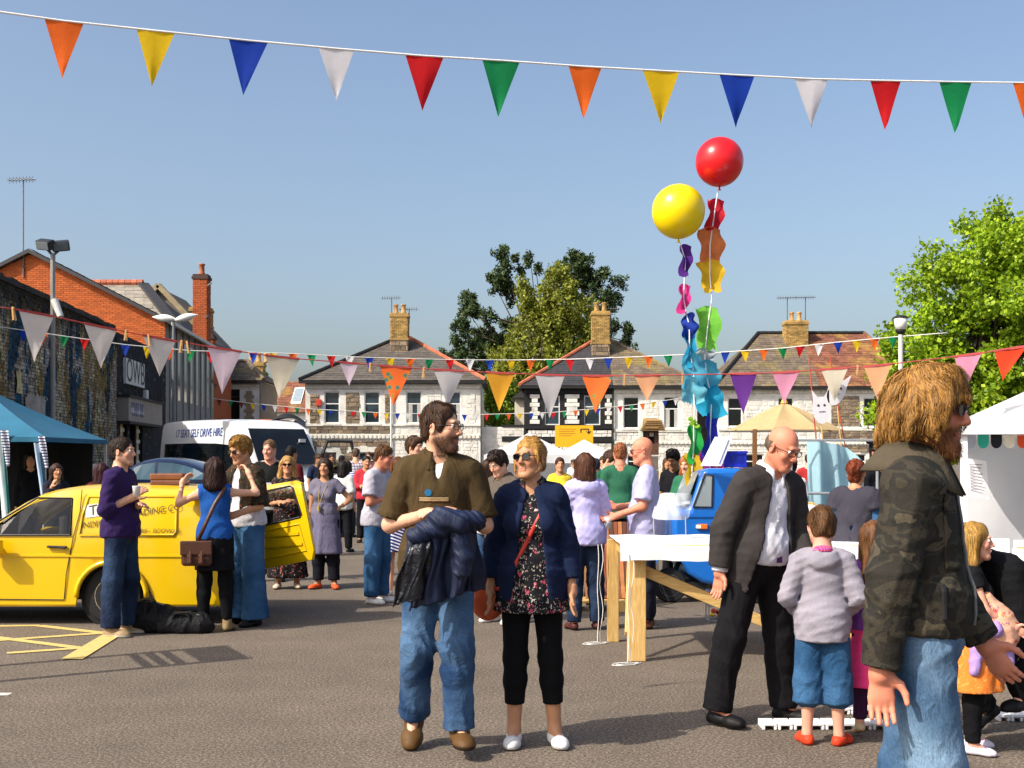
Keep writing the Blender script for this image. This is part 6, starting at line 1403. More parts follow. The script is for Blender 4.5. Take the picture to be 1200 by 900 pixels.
# --- white minibus
aB = R(37); f_ = Vector((math.sin(aB), -math.cos(aB), 0)); c0 = Vector((X(289, 28), 28, 0)); L = 5.6; W = 1.0
left = Vector((math.cos(aB), math.sin(aB), 0)); org = c0-f_*0+left*W; bus = thing('minibus', 'white high-roof hire minibus parked beside the black shopfront', 'minibus', org, math.atan2(f_.y, f_.x))
stb = []
for x, zr, zb, zw in ((-5.6,2.45,1.25,1.95),(-5.5,2.58,1.25,1.98),(-5.3,2.62,1.25,2.02),(-4.4,2.63,1.25,2.02),(-4.3,2.63,1.25,2.02),(-3.2,2.62,1.25,2.02),(-3.1,2.62,1.25,2.02),(-2.0,2.60,1.25,2.0),(-1.9,2.60,1.25,2.0),(-1.15,2.55,1.22,1.96),(-.75,2.42,1.18,1.92),(-.45,2.22,1.15,1.85),(-.2,1.85,1.12,1.7),(.05,1.50,1.1,1.42),(.25,1.22,1.05,1.15),(.75,1.05,.9,.98),(.95,.85,.75,.8)):
    stb.append((x, .35, .75, zb, zw, zr, W if x < .3 else W-.12*(x-.3), W-.10 if zr > 1.9 else W-.12))
wbm = car_paint('#e8e9ea', .3); bo, gl = shell(stb, {2,3,4,5,6,7,8,9,10,11}, 'body', wbm, bus); [g_.build('side_window', M_tint, bus) for g_ in gl]
b = MB(); b.add([(.12,-.80,1.42),(.12,.80,1.42),(-.62,.74,2.28),(-.62,-.74,2.28)], [(0,1,2,3)]); wsn = b.build('windscreen', M_tint, bus); wsn.location = (.12, 0, .07)
b = MB(); b.box(-.2, -.17, .45, .62, 2.02, 2.10); b.build('tax_disc', mat('#d9d9d4', .6), bus)
for x in (-4.5, -.05):
    for yy in (-.9, .9): wheel(bus, x, yy, .34, .2)
b = MB(); b.box(.9, 1.02, -.85, .85, .35, .65); bevel(b.build('front_bumper', M_blackpl, bus), .04)
for yy in (-.7, .7): b = MB(); b.box(.80, .92, yy-.17, yy+.17, .72, .92); bevel(b.build('headlight', mat('#c9d2d6', .1), bus), .03)
text('17 SEAT SELF DRIVE HIRE', .30, mat('#1d3f8e', .5), bus, (-3.05, -.940, 2.27), (R(84.4), 0, 0), sx=.92)
dd = thing('door_of_minibus', '', '', (0,0,0)); bpy.data.objects.remove(dd)
b = MB(); T0 = org-Vector(org)
def door_pt(s_, z): q = Vector((-.35, W+.02, 0))+Vector((math.cos(R(70)), math.sin(R(70)), 0))*s_; return Vector((q.x, q.y, z))
b = MB(); o_ = [door_pt(0,.5), door_pt(1.0,.5), door_pt(1.0,1.3), door_pt(.85,2.05), door_pt(.25,2.05), door_pt(0,1.3)]; b.add(o_, [(0,1,2,5)]); drb = b.build('open_door', wbm, bus)
for a_, b2 in ((5,4),(4,3),(3,2),(5,2)): pass
b = MB(); b.tube([o_[5], o_[4], o_[3], o_[2], o_[5]], .05, 6); b.build('door_frame', M_blackpl, drb); b = MB(); b.add([o_[5], o_[2], o_[3], o_[4]], [(0,1,2,3)]); b.build('door_glass', M_clear, drb)
# orange tarpaulin and black bag strapped on the roof
tp = thing('tarpaulin', 'orange and black tarpaulin bundle lying behind the minibus roof', 'tarpaulin', P(318, 497, 33.5))
S_ = MB(); S_.grid(lambda u, v: (-.75+1.5*u, .5*(v-.5), .12*math.sin(3*u+v)+.05*math.sin(9*u+5*v)-.02), 14, 8); S_.build('orange_sheet', mat('#d9714a', .7, .2), tp, smooth=True)
S_ = MB(); S_.grid(lambda u, v: (-.1+1.0*u, .5*(v-.5)-.02, .02+.28*math.sin(math.pi*min(1, u*.9))*math.cos((v-.5)*2)), 12, 8); S_.build('black_cover', mat('#1b1a1c', .6), tp, smooth=True)
b = MB(); b.box(-.7, .8, -.15, .15, -2.6, -.03); b.build('support', M_gutter, tp)
# --- dark blue hatchback
dC = 21.5; hb = thing('hatchback', 'dark blue hatchback parked behind the yellow van', 'car', (X(190, dC), dC+.85, 0))
cx_ = lambda px: X(px, dC)-X(190, dC)
sth = []
for px, py, w in ((20,584,.72),(26,574,.78),(60,568,.82),(110,562,.84),(140,551,.85),(155,543,.85),(165,539,.85),(180,536.5,.85),(183,536.5,.85),(200,537.5,.85),(214,540.5,.85),(225,544,.85),(238,550,.85),(250,558,.84),(258,566,.82),(264,576,.80),(266,586,.76)):
    zr = Z(py, dC); zb = min(Z(562, dC), zr-.04); zw = max(min(zr-.07, Z(541.5, dC)), zb+.005); sth.append((cx_(px), .25, .6, zb, zw, zr, w, w-(.16 if zr > zb+.2 else .05)))
bo, gl = shell(sth, {3,4,5,6,8,9,10,11,12}, 'body', car_paint('#16233f', .18), hb); [g_.build('side_window', m_glass_dark('#3a5a6a', .05), hb) for g_ in gl]
b = MB(); b.box(cx_(110), cx_(330), -.7, .7, .25, .6); b.build('interior', M_inside, hb)
for px in (60, 230):
    for yy in (-.76, .76): wheel(hb, cx_(px), yy, .3, .19)
# --- blue three-wheeler
dQ = 13.1; qx = lambda px: X(px, dQ)-X(830, dQ)
qz = lambda py: Z(py, dQ)
tk = thing('three_wheeler', 'bright blue three-wheeled microcar cab behind the trestle table', 'three-wheeler', (X(830, dQ), dQ, 0))
M_tb = car_paint('#1668c0', .25)
poly = [(788,598),(808,597),(823,553),(828,549),(905,549),(908,600),(908,688),(846,688),(822,683),(806,672),(800,660),(789,642)]
pl_ = [(qx(a), qz(b_)) for a, b_ in poly]
b = MB(); b.prism(pl_, 0, 1.22); bd = bevel(b.build('cab', M_tb, tk), .05, 3); autosmooth(bd.data, 40)
b = MB(); b.prism([(qx(812), qz(594)), (qx(834), qz(594)), (qx(835), qz(557)), (qx(826), qz(556))], -.006, .0); sw = b.build('side_window', m_glass_dark('#8d979c', .05), tk)
b = MB(); w_ = [(qx(812), qz(594)), (qx(834), qz(594)), (qx(835), qz(557)), (qx(826), qz(556)), (qx(812), qz(594))]; b.tube([(x, -.008, z) for x, z in w_], .010, 6); b.build('window_seal', M_blackpl, sw)
b = MB(); b.add([(qx(806), .08, qz(596)), (qx(806), 1.14, qz(596)), (qx(821), 1.10, qz(555)), (qx(821), .12, qz(555))], [(0,3,2,1)]); wsq = b.build('windscreen', m_glass_dark('#8d979c', .05), tk); wsq.location = (-.012, 0, .012)
b = MB(); b.box(qx(817), qx(829), -.03, .01, qz(620), qz(614)); bevel(b.build('indicator_lamp', mat('#e0702a', .2), tk), .008); b = MB(); b.box(qx(815.5), qx(821), -.032, .005, qz(619), qz(615)); b.build('lamp_lens', mat('#efe6d8', .2), tk)
b = MB(); b.bar((qx(788), -.004, qz(606)), (qx(905), -.004, qz(606)), .012, .012); b.build('trim_line', mat('#0e4a90', .3), tk)
b = MB(); b.grid(lambda u, v: (qx(788)+.20*math.cos(math.pi*(1-u*.95))*1.0, .35+.32*v, qz(676)+.02+.26*math.sin(math.pi*(u*.9+.05))), 14, 4); mg = b.build('mudguard', M_tb, tk, smooth=True); md = mg.modifiers.new('solid', 'SOLIDIFY'); md.thickness = .012
mg.location = (0, -.34, 0); wheel(tk, qx(787), .17, .19, .11); wheel(tk, qx(890), .1, .22, .13); wheel(tk, qx(890), 1.1, .22, .13)
b = MB(); b.tube([(qx(787), .17, .19), (qx(800), .3, qz(660))], .03, 8); b.box(qx(800), qx(830), .1, 1.1, .16, qz(684)); b.build('fork_and_frame', M_blackpl, tk)
# ---------------------------------------------------------------- stalls
def canopy(parent, w, dp, eave, apex, m, val=.22, name='canopy', x0=0, y0=0):
    """four-sided tent roof with a slight sag and a hanging valance"""
    b = MB(); A = Vector((x0+w/2, y0+dp/2, apex)); cs = [Vector((x0, y0, eave)), Vector((x0+w, y0, eave)), Vector((x0+w, y0+dp, eave)), Vector((x0, y0+dp, eave))]
    for i in range(4):
        p, q = cs[i], cs[(i+1) % 4]
        b.grid(lambda u, v: (p.lerp(q, u)).lerp(A, v)-Vector((0, 0, .10*math.sin(math.pi*v)*(.4+.6*math.sin(math.pi*u))*(apex-eave))), 8, 8)
        n = (q-p).cross(Vector((0, 0, 1))).normalized(); b.grid(lambda u, v: p.lerp(q, u)+Vector((0, 0, -val*v))+n*(.012*math.sin(u*40)*v), 24, 3)
    return b.build(name, m, parent, smooth=True)
def legs(parent, w, dp, h, m, r=.022, x0=0, y0=0):
    for x, y in ((x0+.02, y0+.02), (x0+w-.02, y0+.02), (x0+w-.02, y0+dp-.02), (x0+.02, y0+dp-.02)):
        b = MB(); b.box(x-r, x+r, y-r, y+r, 0, h); b.build('leg', m, parent)
M_canvas = m_translucent('#e8e8e8', .30, 'white_canvas', .04); M_alu = mat('#d9dadb', .4, .05, name='white_pole')
# far gazebos
g1 = thing('gazebo', 'white pop-up gazebo behind the blonde woman', 'gazebo', (X(568, 40), 40, 0)); canopy(g1, 3.0, 3.0, Z(533,40), Z(507,41.5), M_canvas, .28); legs(g1, 3.0, 3.0, Z(533,40), M_alu, .05)
b = MB(); b.grid(lambda u, v: (.06+2.9*u, 2.95+.04*math.sin(u*20), .1+(Z(533,40)-.2)*v), 20, 4); b.build('back_wall', M_canvas, g1)
g2 = thing('gazebo', 'low white gazebo with peaked roof below the yellow sign', 'gazebo', (X(640, 46), 46, 0)); canopy(g2, 3.1, 3.0, Z(538,46), Z(515,47.5), M_canvas, .25); legs(g2, 3.1, 3.0, Z(538,46), M_alu, .05)
b = MB(); b.grid(lambda u, v: (.06+3.0*u, 2.95+.04*math.sin(u*20), .1+(Z(538,46)-.2)*v), 20, 4); b.build('back_wall', M_canvas, g2)
sg = thing('yellow_sign', 'yellow rectangular sign board with a black arrow above the gazebo', 'sign', (X(672, 52), 52, 0)); hx = lambda px: X(px, 52)-X(672, 52)
b = MB(); b.box(hx(650.5), hx(695), -.04, .02, Z(524,52), Z(498.5,52)); b.build('board', mat('#e8ac12', .6, .04), sg)
for px in (655, 690): b = MB(); b.box(hx(px)-.04, hx(px)+.04, .02, .10, 0, Z(499,52)); b.build('post', M_metal, sg)
for k_, (a, c) in enumerate(((655,675),(655,673),(655,674),(655,670))):
    b = MB(); y_ = 502.5+k_*2.6; b.box(hx(a), hx(c), -.045, -.041, Z(y_+.7,52), Z(y_,52)); b.build('text_line', mat('#a9781a', .7), sg)
b = MB(); w_ = .035
for a, c in (((680.5,507),(680.5,502.5)), ((680.5,502.8),(689.5,502.8)), ((689.5,502.5),(689.5,507)), ((687,505.2),(689.5,508)), ((692,505.2),(689.5,508))): b.bar((hx(a[0]), -.05, Z(a[1],52)), (hx(c[0]), -.05, Z(c[1],52)), w_, .01, up=(0,1,0))
b.build('arrow', M_black, sg)
# blue gazebo at far left
dg = 17.0; g3 = thing('gazebo', 'blue and teal gazebo at the left edge with banner-wrapped legs', 'gazebo', (X(53, dg), dg, 0))
M_bluecan = mat('#23617c', .8, .1, 3, .2, 20, name='blue_canvas'); canopy(g3, 3.0, 2.6, Z(512, dg), Z(452, dg+1.3), M_bluecan, .07, x0=-3.0); legs(g3, 3.0, 2.6, Z(512, dg), M_steel, .02, x0=-3.0)
M_ban = m_stripe('#d9dadd', '#4a4670', 24, (0,0,1), .45, 'printed_banner')
def leg_banner(xa, xb, ya, yb, lean, m):
    b = MB(); b.grid(lambda u, v: (xa+(xb-xa)*u+lean*(1-v), -.03+.02*math.sin(u*6+v*4), ya+(yb-ya)*v), 6, 14); return b.build('banner', m, g3, smooth=True)
hx = lambda px: X(px, dg)-X(53, dg)
leg_banner(hx(46), hx(53.5), Z(549,dg), Z(511,dg), hx(53)-hx(48.5), M_ban); leg_banner(hx(41), hx(48), .3, Z(519,dg), .18, mat('#a9bccf', .8)); leg_banner(hx(47), hx(51), .3, Z(530,dg), .14, mat('#3b6c8a', .8)); leg_banner(hx(2), hx(11), Z(546,dg), Z(504,dg), .02, M_ban)
leg_banner(hx(-4), hx(6), .2, Z(510,dg), .12, mat('#c4d0cf', .8)); leg_banner(hx(4), hx(7), .2, Z(515,dg), .10, mat('#2f7f78', .8))
b = MB(); b.grid(lambda u, v: (-2.9+2.75*u, 2.4+.05*math.sin(u*30), .1+1.75*v), 30, 4); b.build('shade_sheet', mat('#16171a', .9, .2), g3)  # near-black sheet carries the shade inside the gazebo in its colour
b = MB(); b.box(-2.6, -.5, .9, 1.6, .70, .74); b.box(-2.6, -.5, .9, 1.6, .05, .69); b.build('counter', mat('#24262c', .8), g3)
# white stall at right
ra = R(-20.6); st_ = thing('market_stall', 'white gazebo stall at the right edge with scalloped bunting and a book table', 'stall', (3.08, 8.2, 0), ra)
canopy(st_, 3.0, 3.0, 1.83, 2.66, M_canvas, .08, x0=-.04, y0=-.04); legs(st_, 3.0, 3.0, 1.80, M_alu, .024)
b = MB(); b.box(-.03, 2.98, -.02, .02, 1.75, 1.79); b.box(-.02, .02, .02, 2.94, 1.75, 1.79); b.build('frame', M_alu, st_)
def wallcloth(x0, x1, y0, y1):
    b = MB(); b.grid(lambda u, v: (x0+(x1-x0)*u+(.02*math.sin(v*7+u*11) if x0 == x1 else 0), y0+(y1-y0)*u+(.025*math.sin(u*9+v*5)+.02*math.sin(u*23-v*6) if y0 == y1 else 0), .05+1.72*v), 40, 20); return b.build('wall_sheet', m_translucent('#d6d6d8', .35, 'grey_white_sheet', .05), st_, smooth=True)
wallcloth(.03, 2.95, 2.95, 2.95); wallcloth(2.95, 2.95, .05, 2.92); 
sb = thing('scallop_bunting', 'short string of rounded felt flags inside the white stall', 'bunting', (3.08, 8.2, 0), ra)
b = MB(); b.tube([(0.02,.10,1.765),(.4,.12,1.745),(.9,.14,1.75),(1.5,.14,1.77)], .003, 5); b.build('cord', mat('#d8d5cf', .7), sb)
for i, c in enumerate(['#b9bccb','#35b59e','#20222a','#e9e2cf','#e2542c','#4d86c0','#e0b83a','#b9bccb','#35b59e','#20222a','#e2542c']):
    x = .062+i*.084; w_ = .036; b = MB(); ptsf = [(x-w_, 1.757), (x-w_, 1.70)]+[(x-w_*math.cos(math.pi*t/8), 1.70-.045*math.sin(math.pi*t/8)) for t in range(1, 8)]+[(x+w_, 1.70), (x+w_, 1.757)]; b.prism(ptsf, .118-.004*(i % 2), .122-.004*(i % 2)); b.build('felt_flag', mat(c, .9, .08, 20), sb)
tb = thing('book_table', 'white-clothed table of cards and books in the white stall', 'table', (3.08, 8.2, 0), ra)
b = MB(); b.box(.20, 2.2, 1.35, 2.0, .71, .735); b.build('table_top', mat('#e5e3df', .7), tb)
b = MB()
def cl_(u, v):
    t = u*4.0; per = [(.19,2.01),(.19,1.34),(2.21,1.34),(2.21,2.01)]; i = min(2, int(u*3)); f = u*3-i; a, c = per[i], per[i+1]; x, y = a[0]+(c[0]-a[0])*f, a[1]+(c[1]-a[1])*f; w_ = .012+.035*math.sin(u*120)*(1-v); 
    return (x-(w_ if i == 0 else 0)+(w_ if i == 2 else 0), y-(w_ if i == 1 else 0), .02+.72*v)
b.grid(cl_, 150, 8); b.build('tablecloth', mat('#e7e5e2', .85, .03), tb, smooth=True)
rb = random.Random(5); cols_ = ['#eef0f0','#3a8fb8','#e9e4da','#e0ddd6','#d6772f','#2c4f8f','#e8e8ea','#c9d8c0']
for i, (x, y, w_, h_, pc_, nm_) in enumerate(((.27,1.42,.075,.17,'#3a8fb8','blue-banded'), (.45,1.42,.07,.15,'#d9d4c8','cream'), (.62,1.44,.075,.18,'#c9d8c0','pale green'), (.30,1.75,.07,.21,'#2c4f8f','navy-printed'), (.48,1.75,.075,.20,'#d6772f','orange-printed'), (.66,1.76,.07,.24,'#e3e1dc','plain white'))):
    bk = thing('greeting_card', f'{nm_} card standing in the {["front", "back"][i//3]} row on the stall table', 'card', (3.08, 8.2, 0), ra, 'cards on the stall table')
    M4 = Matrix.Translation((x, y, .737)) @ Matrix.Rotation(R(-22), 4, 'X'); b = MB(); b.box(-w_, w_, 0, .012, 0, h_, M=M4); b.build('cover', mat('#e9e9e8', .6, .03), bk)
    b = MB(); b.box(-w_*.7, w_*.7, -.003, 0, h_*.3, h_*.7, M=M4); b.build('picture', mat(pc_, .6, .2, 30), bk)
nt_ = thing('paper_notice', 'printed white notice hanging beside the stall leg', 'notice', (3.08, 8.2, 0), ra)
b = MB(); b.grid(lambda u, v: (.04+.13*u+.02*(1-v), .35+.03*u, Z(582,8.5)+(Z(537,8.5)-Z(582,8.5))*v-.02*u), 6, 6); b.build('sheet', mat('#e6e5e8', .7, .03), nt_)
for k_ in range(9): b = MB(); z_ = Z(545,8.5)-k_*.022; b.box(.055+.012*(k_/9), .145-.01*(k_ % 3), .345, .347, z_, z_+.006); b.build('text_line', mat('#8a8a92', .7), nt_)
# ---------------------------------------------------------------- trestle table
M_pine = m_wood('#b98f4e', '#d9b878', (14, 14, 1.2)); M_pineh = m_wood('#b98f4e', '#d9b878', (1.2, 14, 14))
tt = thing('trestle_table', 'pale timber trestle table covered with white paper', 'table', (X(735, 9.35), 9.35, 0)); x_ = lambda px, d=9.35: X(px, d)-X(735, 9.35)
def plank(a, c, w, h, m=M_pine, name='leg', up=(0,1,0)):
    b = MB(); b.bar(a, c, w, h, up=up); return bevel(b.build(name, m, tt), .004, 1)
TW = 1.9
for xa in (.075, TW-.08):
    plank((xa, .02, 0), (xa, .02, .89), .145, .045); plank((xa-.10, 1.02, 0), (xa-.10, 1.02, .89), .10, .045)
    plank((xa-.05, .05, .84), (xa-.05, 1.0, .84), .045, .09, M_pine, 'cross_rail', (0,0,1)); plank((xa-.07, .10, .20), (xa+.03, .92, .80), .05, .03, M_pine, 'cross_brace', (1,0,0))
plank((.10, .07, .72), (1.5, .12, .12), .085, .022, M_pineh, 'diagonal_brace', (0,1,0))
for k_ in range(5): plank((-.03, .04+k_*.24, .905), (TW+.03, .04+k_*.24, .905), .23, .022, M_pineh, 'top_plank', (0,0,1))
def pap(u, v):
    x = -.06+(TW+.12)*u; sg_ = v*1.32
    if sg_ < .12: y, z = -.085-.004*math.sin(x*17), .795+sg_*1.02+.006*math.sin(x*9)
    elif sg_ < 1.28: y, z = -.085+(sg_-.12), 0.926+.004*math.sin(x*11+y_ if False else x*11)
    else: y, z = 1.075, 0.926-(sg_-1.28)
    return (x, y, z+.002*math.sin(x*31+sg_*13))
b = MB(); b.grid(pap, 40, 24); b.build('paper_cover', mat('#e9e6e4', .6, .03, 4, .25, 9), tt, smooth=True)
for nm, x0, y0, lb in (('near', .0, -.10, 'white string dangling from the near corner of the trestle table'), ('far', -.16, .95, 'white string dangling from the far corner of the trestle table')):
    s_ = thing('string', lb, 'string', (X(735, 9.35), 9.35, 0)); b = MB(); pts = [(x0+.006*math.sin(i*.9), y0+.006*math.cos(i*.7), .85-.84*i/12) for i in range(13)]+[(x0-.03-.11*math.sin(t*.9), y0-.06+.07*math.cos(t*1.1), .006) for t in range(1, 9)]; b.tube(pts, .0035, 5)
    b.tube([(p[0]+.03+.01*math.sin(i), p[1]+.015, p[2]) for i, p in enumerate(pts[:-3])], .0035, 5); b.build('strand', mat('#e2e0dc', .8), s_)
ps = thing('plastic_sheet', 'clear rounded plastic cover standing on the trestle table', 'plastic cover', P(788, 627, 9.9)); pc = lambda px, py: (X(px,9.9)-X(788,9.9), Z(py,9.9)-Z(627,9.9))
N = NT('clear_plastic'); o_ = N.t.nodes['Material Output']; tr_ = N.n('BsdfTransparent'); mx = N.n('MixShader'); mx.inputs[0].default_value = .42; N.col(lin('#e6e9ec')); N.set(.12, .7); N.bump(N.noise(9), .6, .03); N.l(tr_.outputs[0], mx.inputs[1]); N.l(N.b.outputs[0], mx.inputs[2]); N.l(mx.outputs[0], o_.inputs[0]); M_plast = N.m
b = MB()
def vis(u, v):
    x0_, z0_ = pc(762+12*v, 608-31*v); x1_, z1_ = pc(806+6*v, 608-30*v); r = 1-.06*abs(2*u-1)**6; x = x0_+(x1_-x0_)*(.5+(u-.5)); z = z0_+(z1_-z0_)*u; z += (.02 if v < .5 else -.02)*abs(2*u-1)**8; return (x, -.10+.10*math.sin(math.pi*u)*-1+.14*v+.012*math.sin(u*14+v*6), z)
b.grid(vis, 16, 12); b.build('cover', M_plast, ps, smooth=True)
b = MB(); b.grid(lambda u, v: tuple(Vector(vis(.06+.88*u, .62+.12*v))+Vector((0, -.012, .02*math.sin(math.pi*u)*-1))), 12, 2); b.build('fold', mat('#dfe2e6', .2), ps, smooth=True)
b = MB()
for px, py in ((764,604),(801,604)): q = pc(px, py); b.tube([(q[0],-.1,q[1]), (q[0]+.01,-.06,.01)], .004, 5)
b.build('wire_leg', M_steel, ps)
# ---------------------------------------------------------------- deck chair, crate, bird house, crates on the blue cab
dk = thing('deck_chair', 'brown striped slatted deck chair behind the lilac hoodie woman', 'chair', (X(718, 12.6), 12.6, 0))
M_dkw = m_wood('#6b4a2c', '#96683c', (10, 10, 1.5))
b = MB()
for s_ in (-.26, .26): b.bar((s_, .0, .05), (s_-.02, .55, .92), .04, .03); b.bar((s_, .55, .03), (s_, -.15, .45), .04, .03)
b.build('frame', M_dkw, dk)
for i in range(10):
    t = i/9; b = MB(); xx_ = -.22+.44*t; b.grid(lambda u, v: (xx_-.021+.042*u, .02+.52*v, .12+.78*v**1.3-.06*math.sin(math.pi*v)), 2, 10); o = b.build('slat', mat(['#7a4326','#a5673a','#57301f'][i % 3], .7, .2, 8), dk); md = o.modifiers.new('solid', 'SOLIDIFY'); md.thickness = .012
for px, d_, lb in ((702, 12.4, 'small pale pallet beside the deck chair foot'),):
    pl2 = thing('pallet', lb, 'pallet', (X(px, d_), d_, 0))
    for k_ in range(4): b = MB(); b.box(-.28, .28, .02+.11*k_, .10+.11*k_, .09, .11); b.build('slat', M_pineh, pl2)
    for s_ in (-.24, 0, .24): b = MB(); b.box(s_-.03, s_+.03, .02, .43, 0, .089); b.build('bearer', M_pine, pl2)
bx = thing('display_crate', 'clear wire crate of small colourful things on the asphalt', 'crate', (X(839, 11.75), 11.75, 0)); b = MB(); w_, h_ = .085, .29
for a, c in (((-w_,-w_),(-w_,-w_)),((w_,-w_),(w_,-w_)),((w_,w_),(w_,w_)),((-w_,w_),(-w_,w_))): b.bar((a[0],a[1],0),(c[0],c[1],h_), .012)
for z_ in (.01, .15, h_):
    for a, c in (((-w_,-w_),(w_,-w_)),((w_,-w_),(w_,w_)),((w_,w_),(-w_,w_)),((-w_,w_),(-w_,-w_))): b.bar((*a, z_), (*c, z_), .012)
b.build('frame', M_steel, bx); rb = random.Random(2)
for i in range(12):
    b = MB(); b.lathe((rb.uniform(-.05,.05), rb.uniform(-.05,.05), .02+.02*i), [(.012,0),(.028,.012),(.028,.03),(.01,.042)], 10); b.build('trinket', mat(rb.choice(['#d8482e','#e3c23a','#8e3b2c','#d9d4c8','#3b7d54']), .5), bx, smooth=True)
bh = thing('bird_house', 'wooden bird house with pitched shingle roof on a tall post', 'bird house', (X(763, 15), 15, 0)); hx = lambda px: X(px, 15)-X(763, 15)
hz = lambda py: Z(py, 15)
M_oldw = m_wood('#8a6a40', '#b08c58', (12, 12, 2)); M_dkwood = m_wood('#4a3526', '#6b4c34', (3, 12, 12))
b = MB(); front_wall(b, hx(754), hx(772), hz(533), hz(502), [(hx(760), hx(767), hz(520), hz(507))], .04, 0); b.add([(hx(754),0,hz(533)),(hx(754),.2,hz(533)),(hx(754),.2,hz(502)),(hx(754),0,hz(502)),(hx(772),0,hz(533)),(hx(772),.2,hz(533)),(hx(772),.2,hz(502)),(hx(772),0,hz(502))], [(1,0,3,2),(4,5,6,7),(5,1,2,6)]); b.build('box', M_dkwood, bh)
b = MB(); b.box(hx(754.3), hx(771.7), .03, .04, hz(532), hz(503)); b.build('back_board', mat('#1a1512', .9), bh); b = MB(); b.box(hx(761), hx(766), -.006, .02, hz(511.5), hz(507)); b.build('panel', mat('#b5a68c', .8), bh)
for k_ in range(6): b = MB(); t = k_/6; b.add([(hx(749+2.6*t*3), -.09+.03*0, hz(504-13*t)), (hx(779-1.5*t*3), -.09, hz(504-13*t)), (hx(777-1.5*(t+.2)*3), -.02+.1*t, hz(504-13*(t+.2))), (hx(751+2.6*(t+.2)*3), -.02+.1*t, hz(504-13*(t+.2)))], [(0,1,2,3)]); sh_ = b.build('shingle_course', M_oldw, bh); sh_.location = (0, -.004*k_+.02*t, 0); md = sh_.modifiers.new('solid', 'SOLIDIFY'); md.thickness = .012
b = MB(); b.prism([(-.10, hz(502)), (.30, hz(502)), (.10, hz(490))], hx(755), hx(771), plane='yz'); b.build('gable', M_oldw, bh)
b = MB(); b.box(hx(748.5), hx(753), -.05, .02, hz(545), hz(498)); b.build('side_board', mat('#c9d2c0', .7), bh)
for k_ in range(9): b = MB(); z_ = .02+k_*(hz(534)-.02)/9; b.box(hx(753.5)+.006*(k_ % 2), hx(772.5)-.006*(k_ % 3), -.01, .22, z_, z_+(hz(534)-.02)/9-.006); b.build('pillar_block', mat('#6f675c', .9, .25, 8, .3), bh)
cr_ = thing('blue_crate', 'deep blue plastic crate on the roof of the blue three-wheeler', 'crate', (X(861, 13.6), 13.6, Z(549, 13.1)+.01)); b = MB(); w_, h_ = .115, .185
for a in ((-w_,w_,-.1,-.088),(-w_,w_,.088,.1),(-w_,-w_+.012,-.087,.087),(w_-.012,w_,-.087,.087)): b.box(a[0], a[1], a[2], a[3], 0, h_)
b.box(-w_+.013, w_-.013, -.087, .087, .002, .012); b.box(-w_-.01, w_+.01, -.115, -.101, h_-.03, h_); b.build('box', mat('#1226a0', .45, .08), cr_)
for x in (-.06, .0, .06): b = MB(); b.box(x-.022, x+.022, -.104, -.1005, .05, .13); b.build('rib', mat('#0d1b78', .5), cr_)
wb = thing('white_board', 'tilted white foam board leaning on the three-wheeler roof', 'board', (X(838, 13.45), 13.45, Z(549, 13.1)+.01)); w_ = lambda px, py: (X(px,13.45)-X(838,13.45), Z(py,13.45)-Z(549,13.1)-.01)
b = MB(); b.prism([w_(821,546), w_(845,546), w_(859,511), w_(838,512)], -.02, .02); b.build('board', mat('#e8e6e6', .6, .03), wb); b = MB(); a_, c_ = w_(842,543), w_(853,515); b.bar((a_[0],-.024,a_[1]), (c_[0],-.024,c_[1]), .012, .006); b.build('crease', mat('#b8b6b8', .7), wb); b = MB(); q_ = w_(845,530); b.bar((q_[0],.03,q_[1]), (q_[0],.25,.0), .02); b.build('prop', M_pine, wb)
# flower tub greenery on the cab side
pt = thing('potted_plant', 'leafy plant trailing beside the tissue flags on the blue cab', 'plant', (X(843, 14.9), 14.9, 0)); rng = np.random.default_rng(4)
C = np.array([(X(px,14.9)-X(843,14.9), rng.normal()*.08, Z(py,14.9)) for px, py in ((818,545),(822,538),(826,548),(846,556),(850,552),(843,562),(852,562),(848,570))]); ob('crown', leaf_mesh('crown', clump_points(C, np.full(len(C), .09), 900, rng), .05, m_leaf('#33501c', '#6f9436'), rng), pt)
b = MB(); b.tube([(0,0,.55),(0.02,0,1.3)], .03, 7); b.lathe((0,0,0), [(.14,0),(.19,.5),(.2,.55),(.17,.55),(.15,.4)], 16); b.build('pot_and_stem', mat('#8c5a3c', .8), pt)
# ---------------------------------------------------------------- parasol, cloth, clothes rail, cat flags
dU = 19.0; um = thing('parasol', 'beige canvas parasol with scalloped edge above the suited man', 'parasol', (X(919, dU), dU, 0)); rU = 67.5/F*dU; zt, zr_ = Z(472, dU), Z(505, dU)
for i in range(8):
    a0, a1 = 2*math.pi*(i+.5)/8, 2*math.pi*(i+1.5)/8; b = MB()
    b.grid(lambda u, v: (rU*v*math.cos(a0+(a1-a0)*u)*(1-.06*math.sin(math.pi*u)*v), rU*v*math.sin(a0+(a1-a0)*u)*(1-.06*math.sin(math.pi*u)*v), zt-(zt-zr_)*(v**1.15)-.05*math.sin(math.pi*v)*math.sin(math.pi*u)), 6, 8); b.build('canopy_panel', m_translucent('#d6bb8a', .35, 'beige_canvas', .12), um, smooth=True)
    b = MB(); b.tube([(0,0,zt-.03), (rU*math.cos(a0), rU*math.sin(a0), zr_-.005)], .010, 6); b.build('rib', M_dkw, um)
b = MB(); b.lathe((0,0,zt-.01), [(.06,0),(.05,.03),(.02,.09),(.005,.11)], 10); b.build('finial', mat('#d8a23a', .6), um); b = MB(); b.tube([(0,0,0),(0,0,zt)], .022, 10); b.build('pole', M_dkw, um); b = MB(); b.lathe((0,0,0), [(.25,0),(.25,.05),(.06,.09),(.05,.3)], 20); b.build('base', M_metal, um)
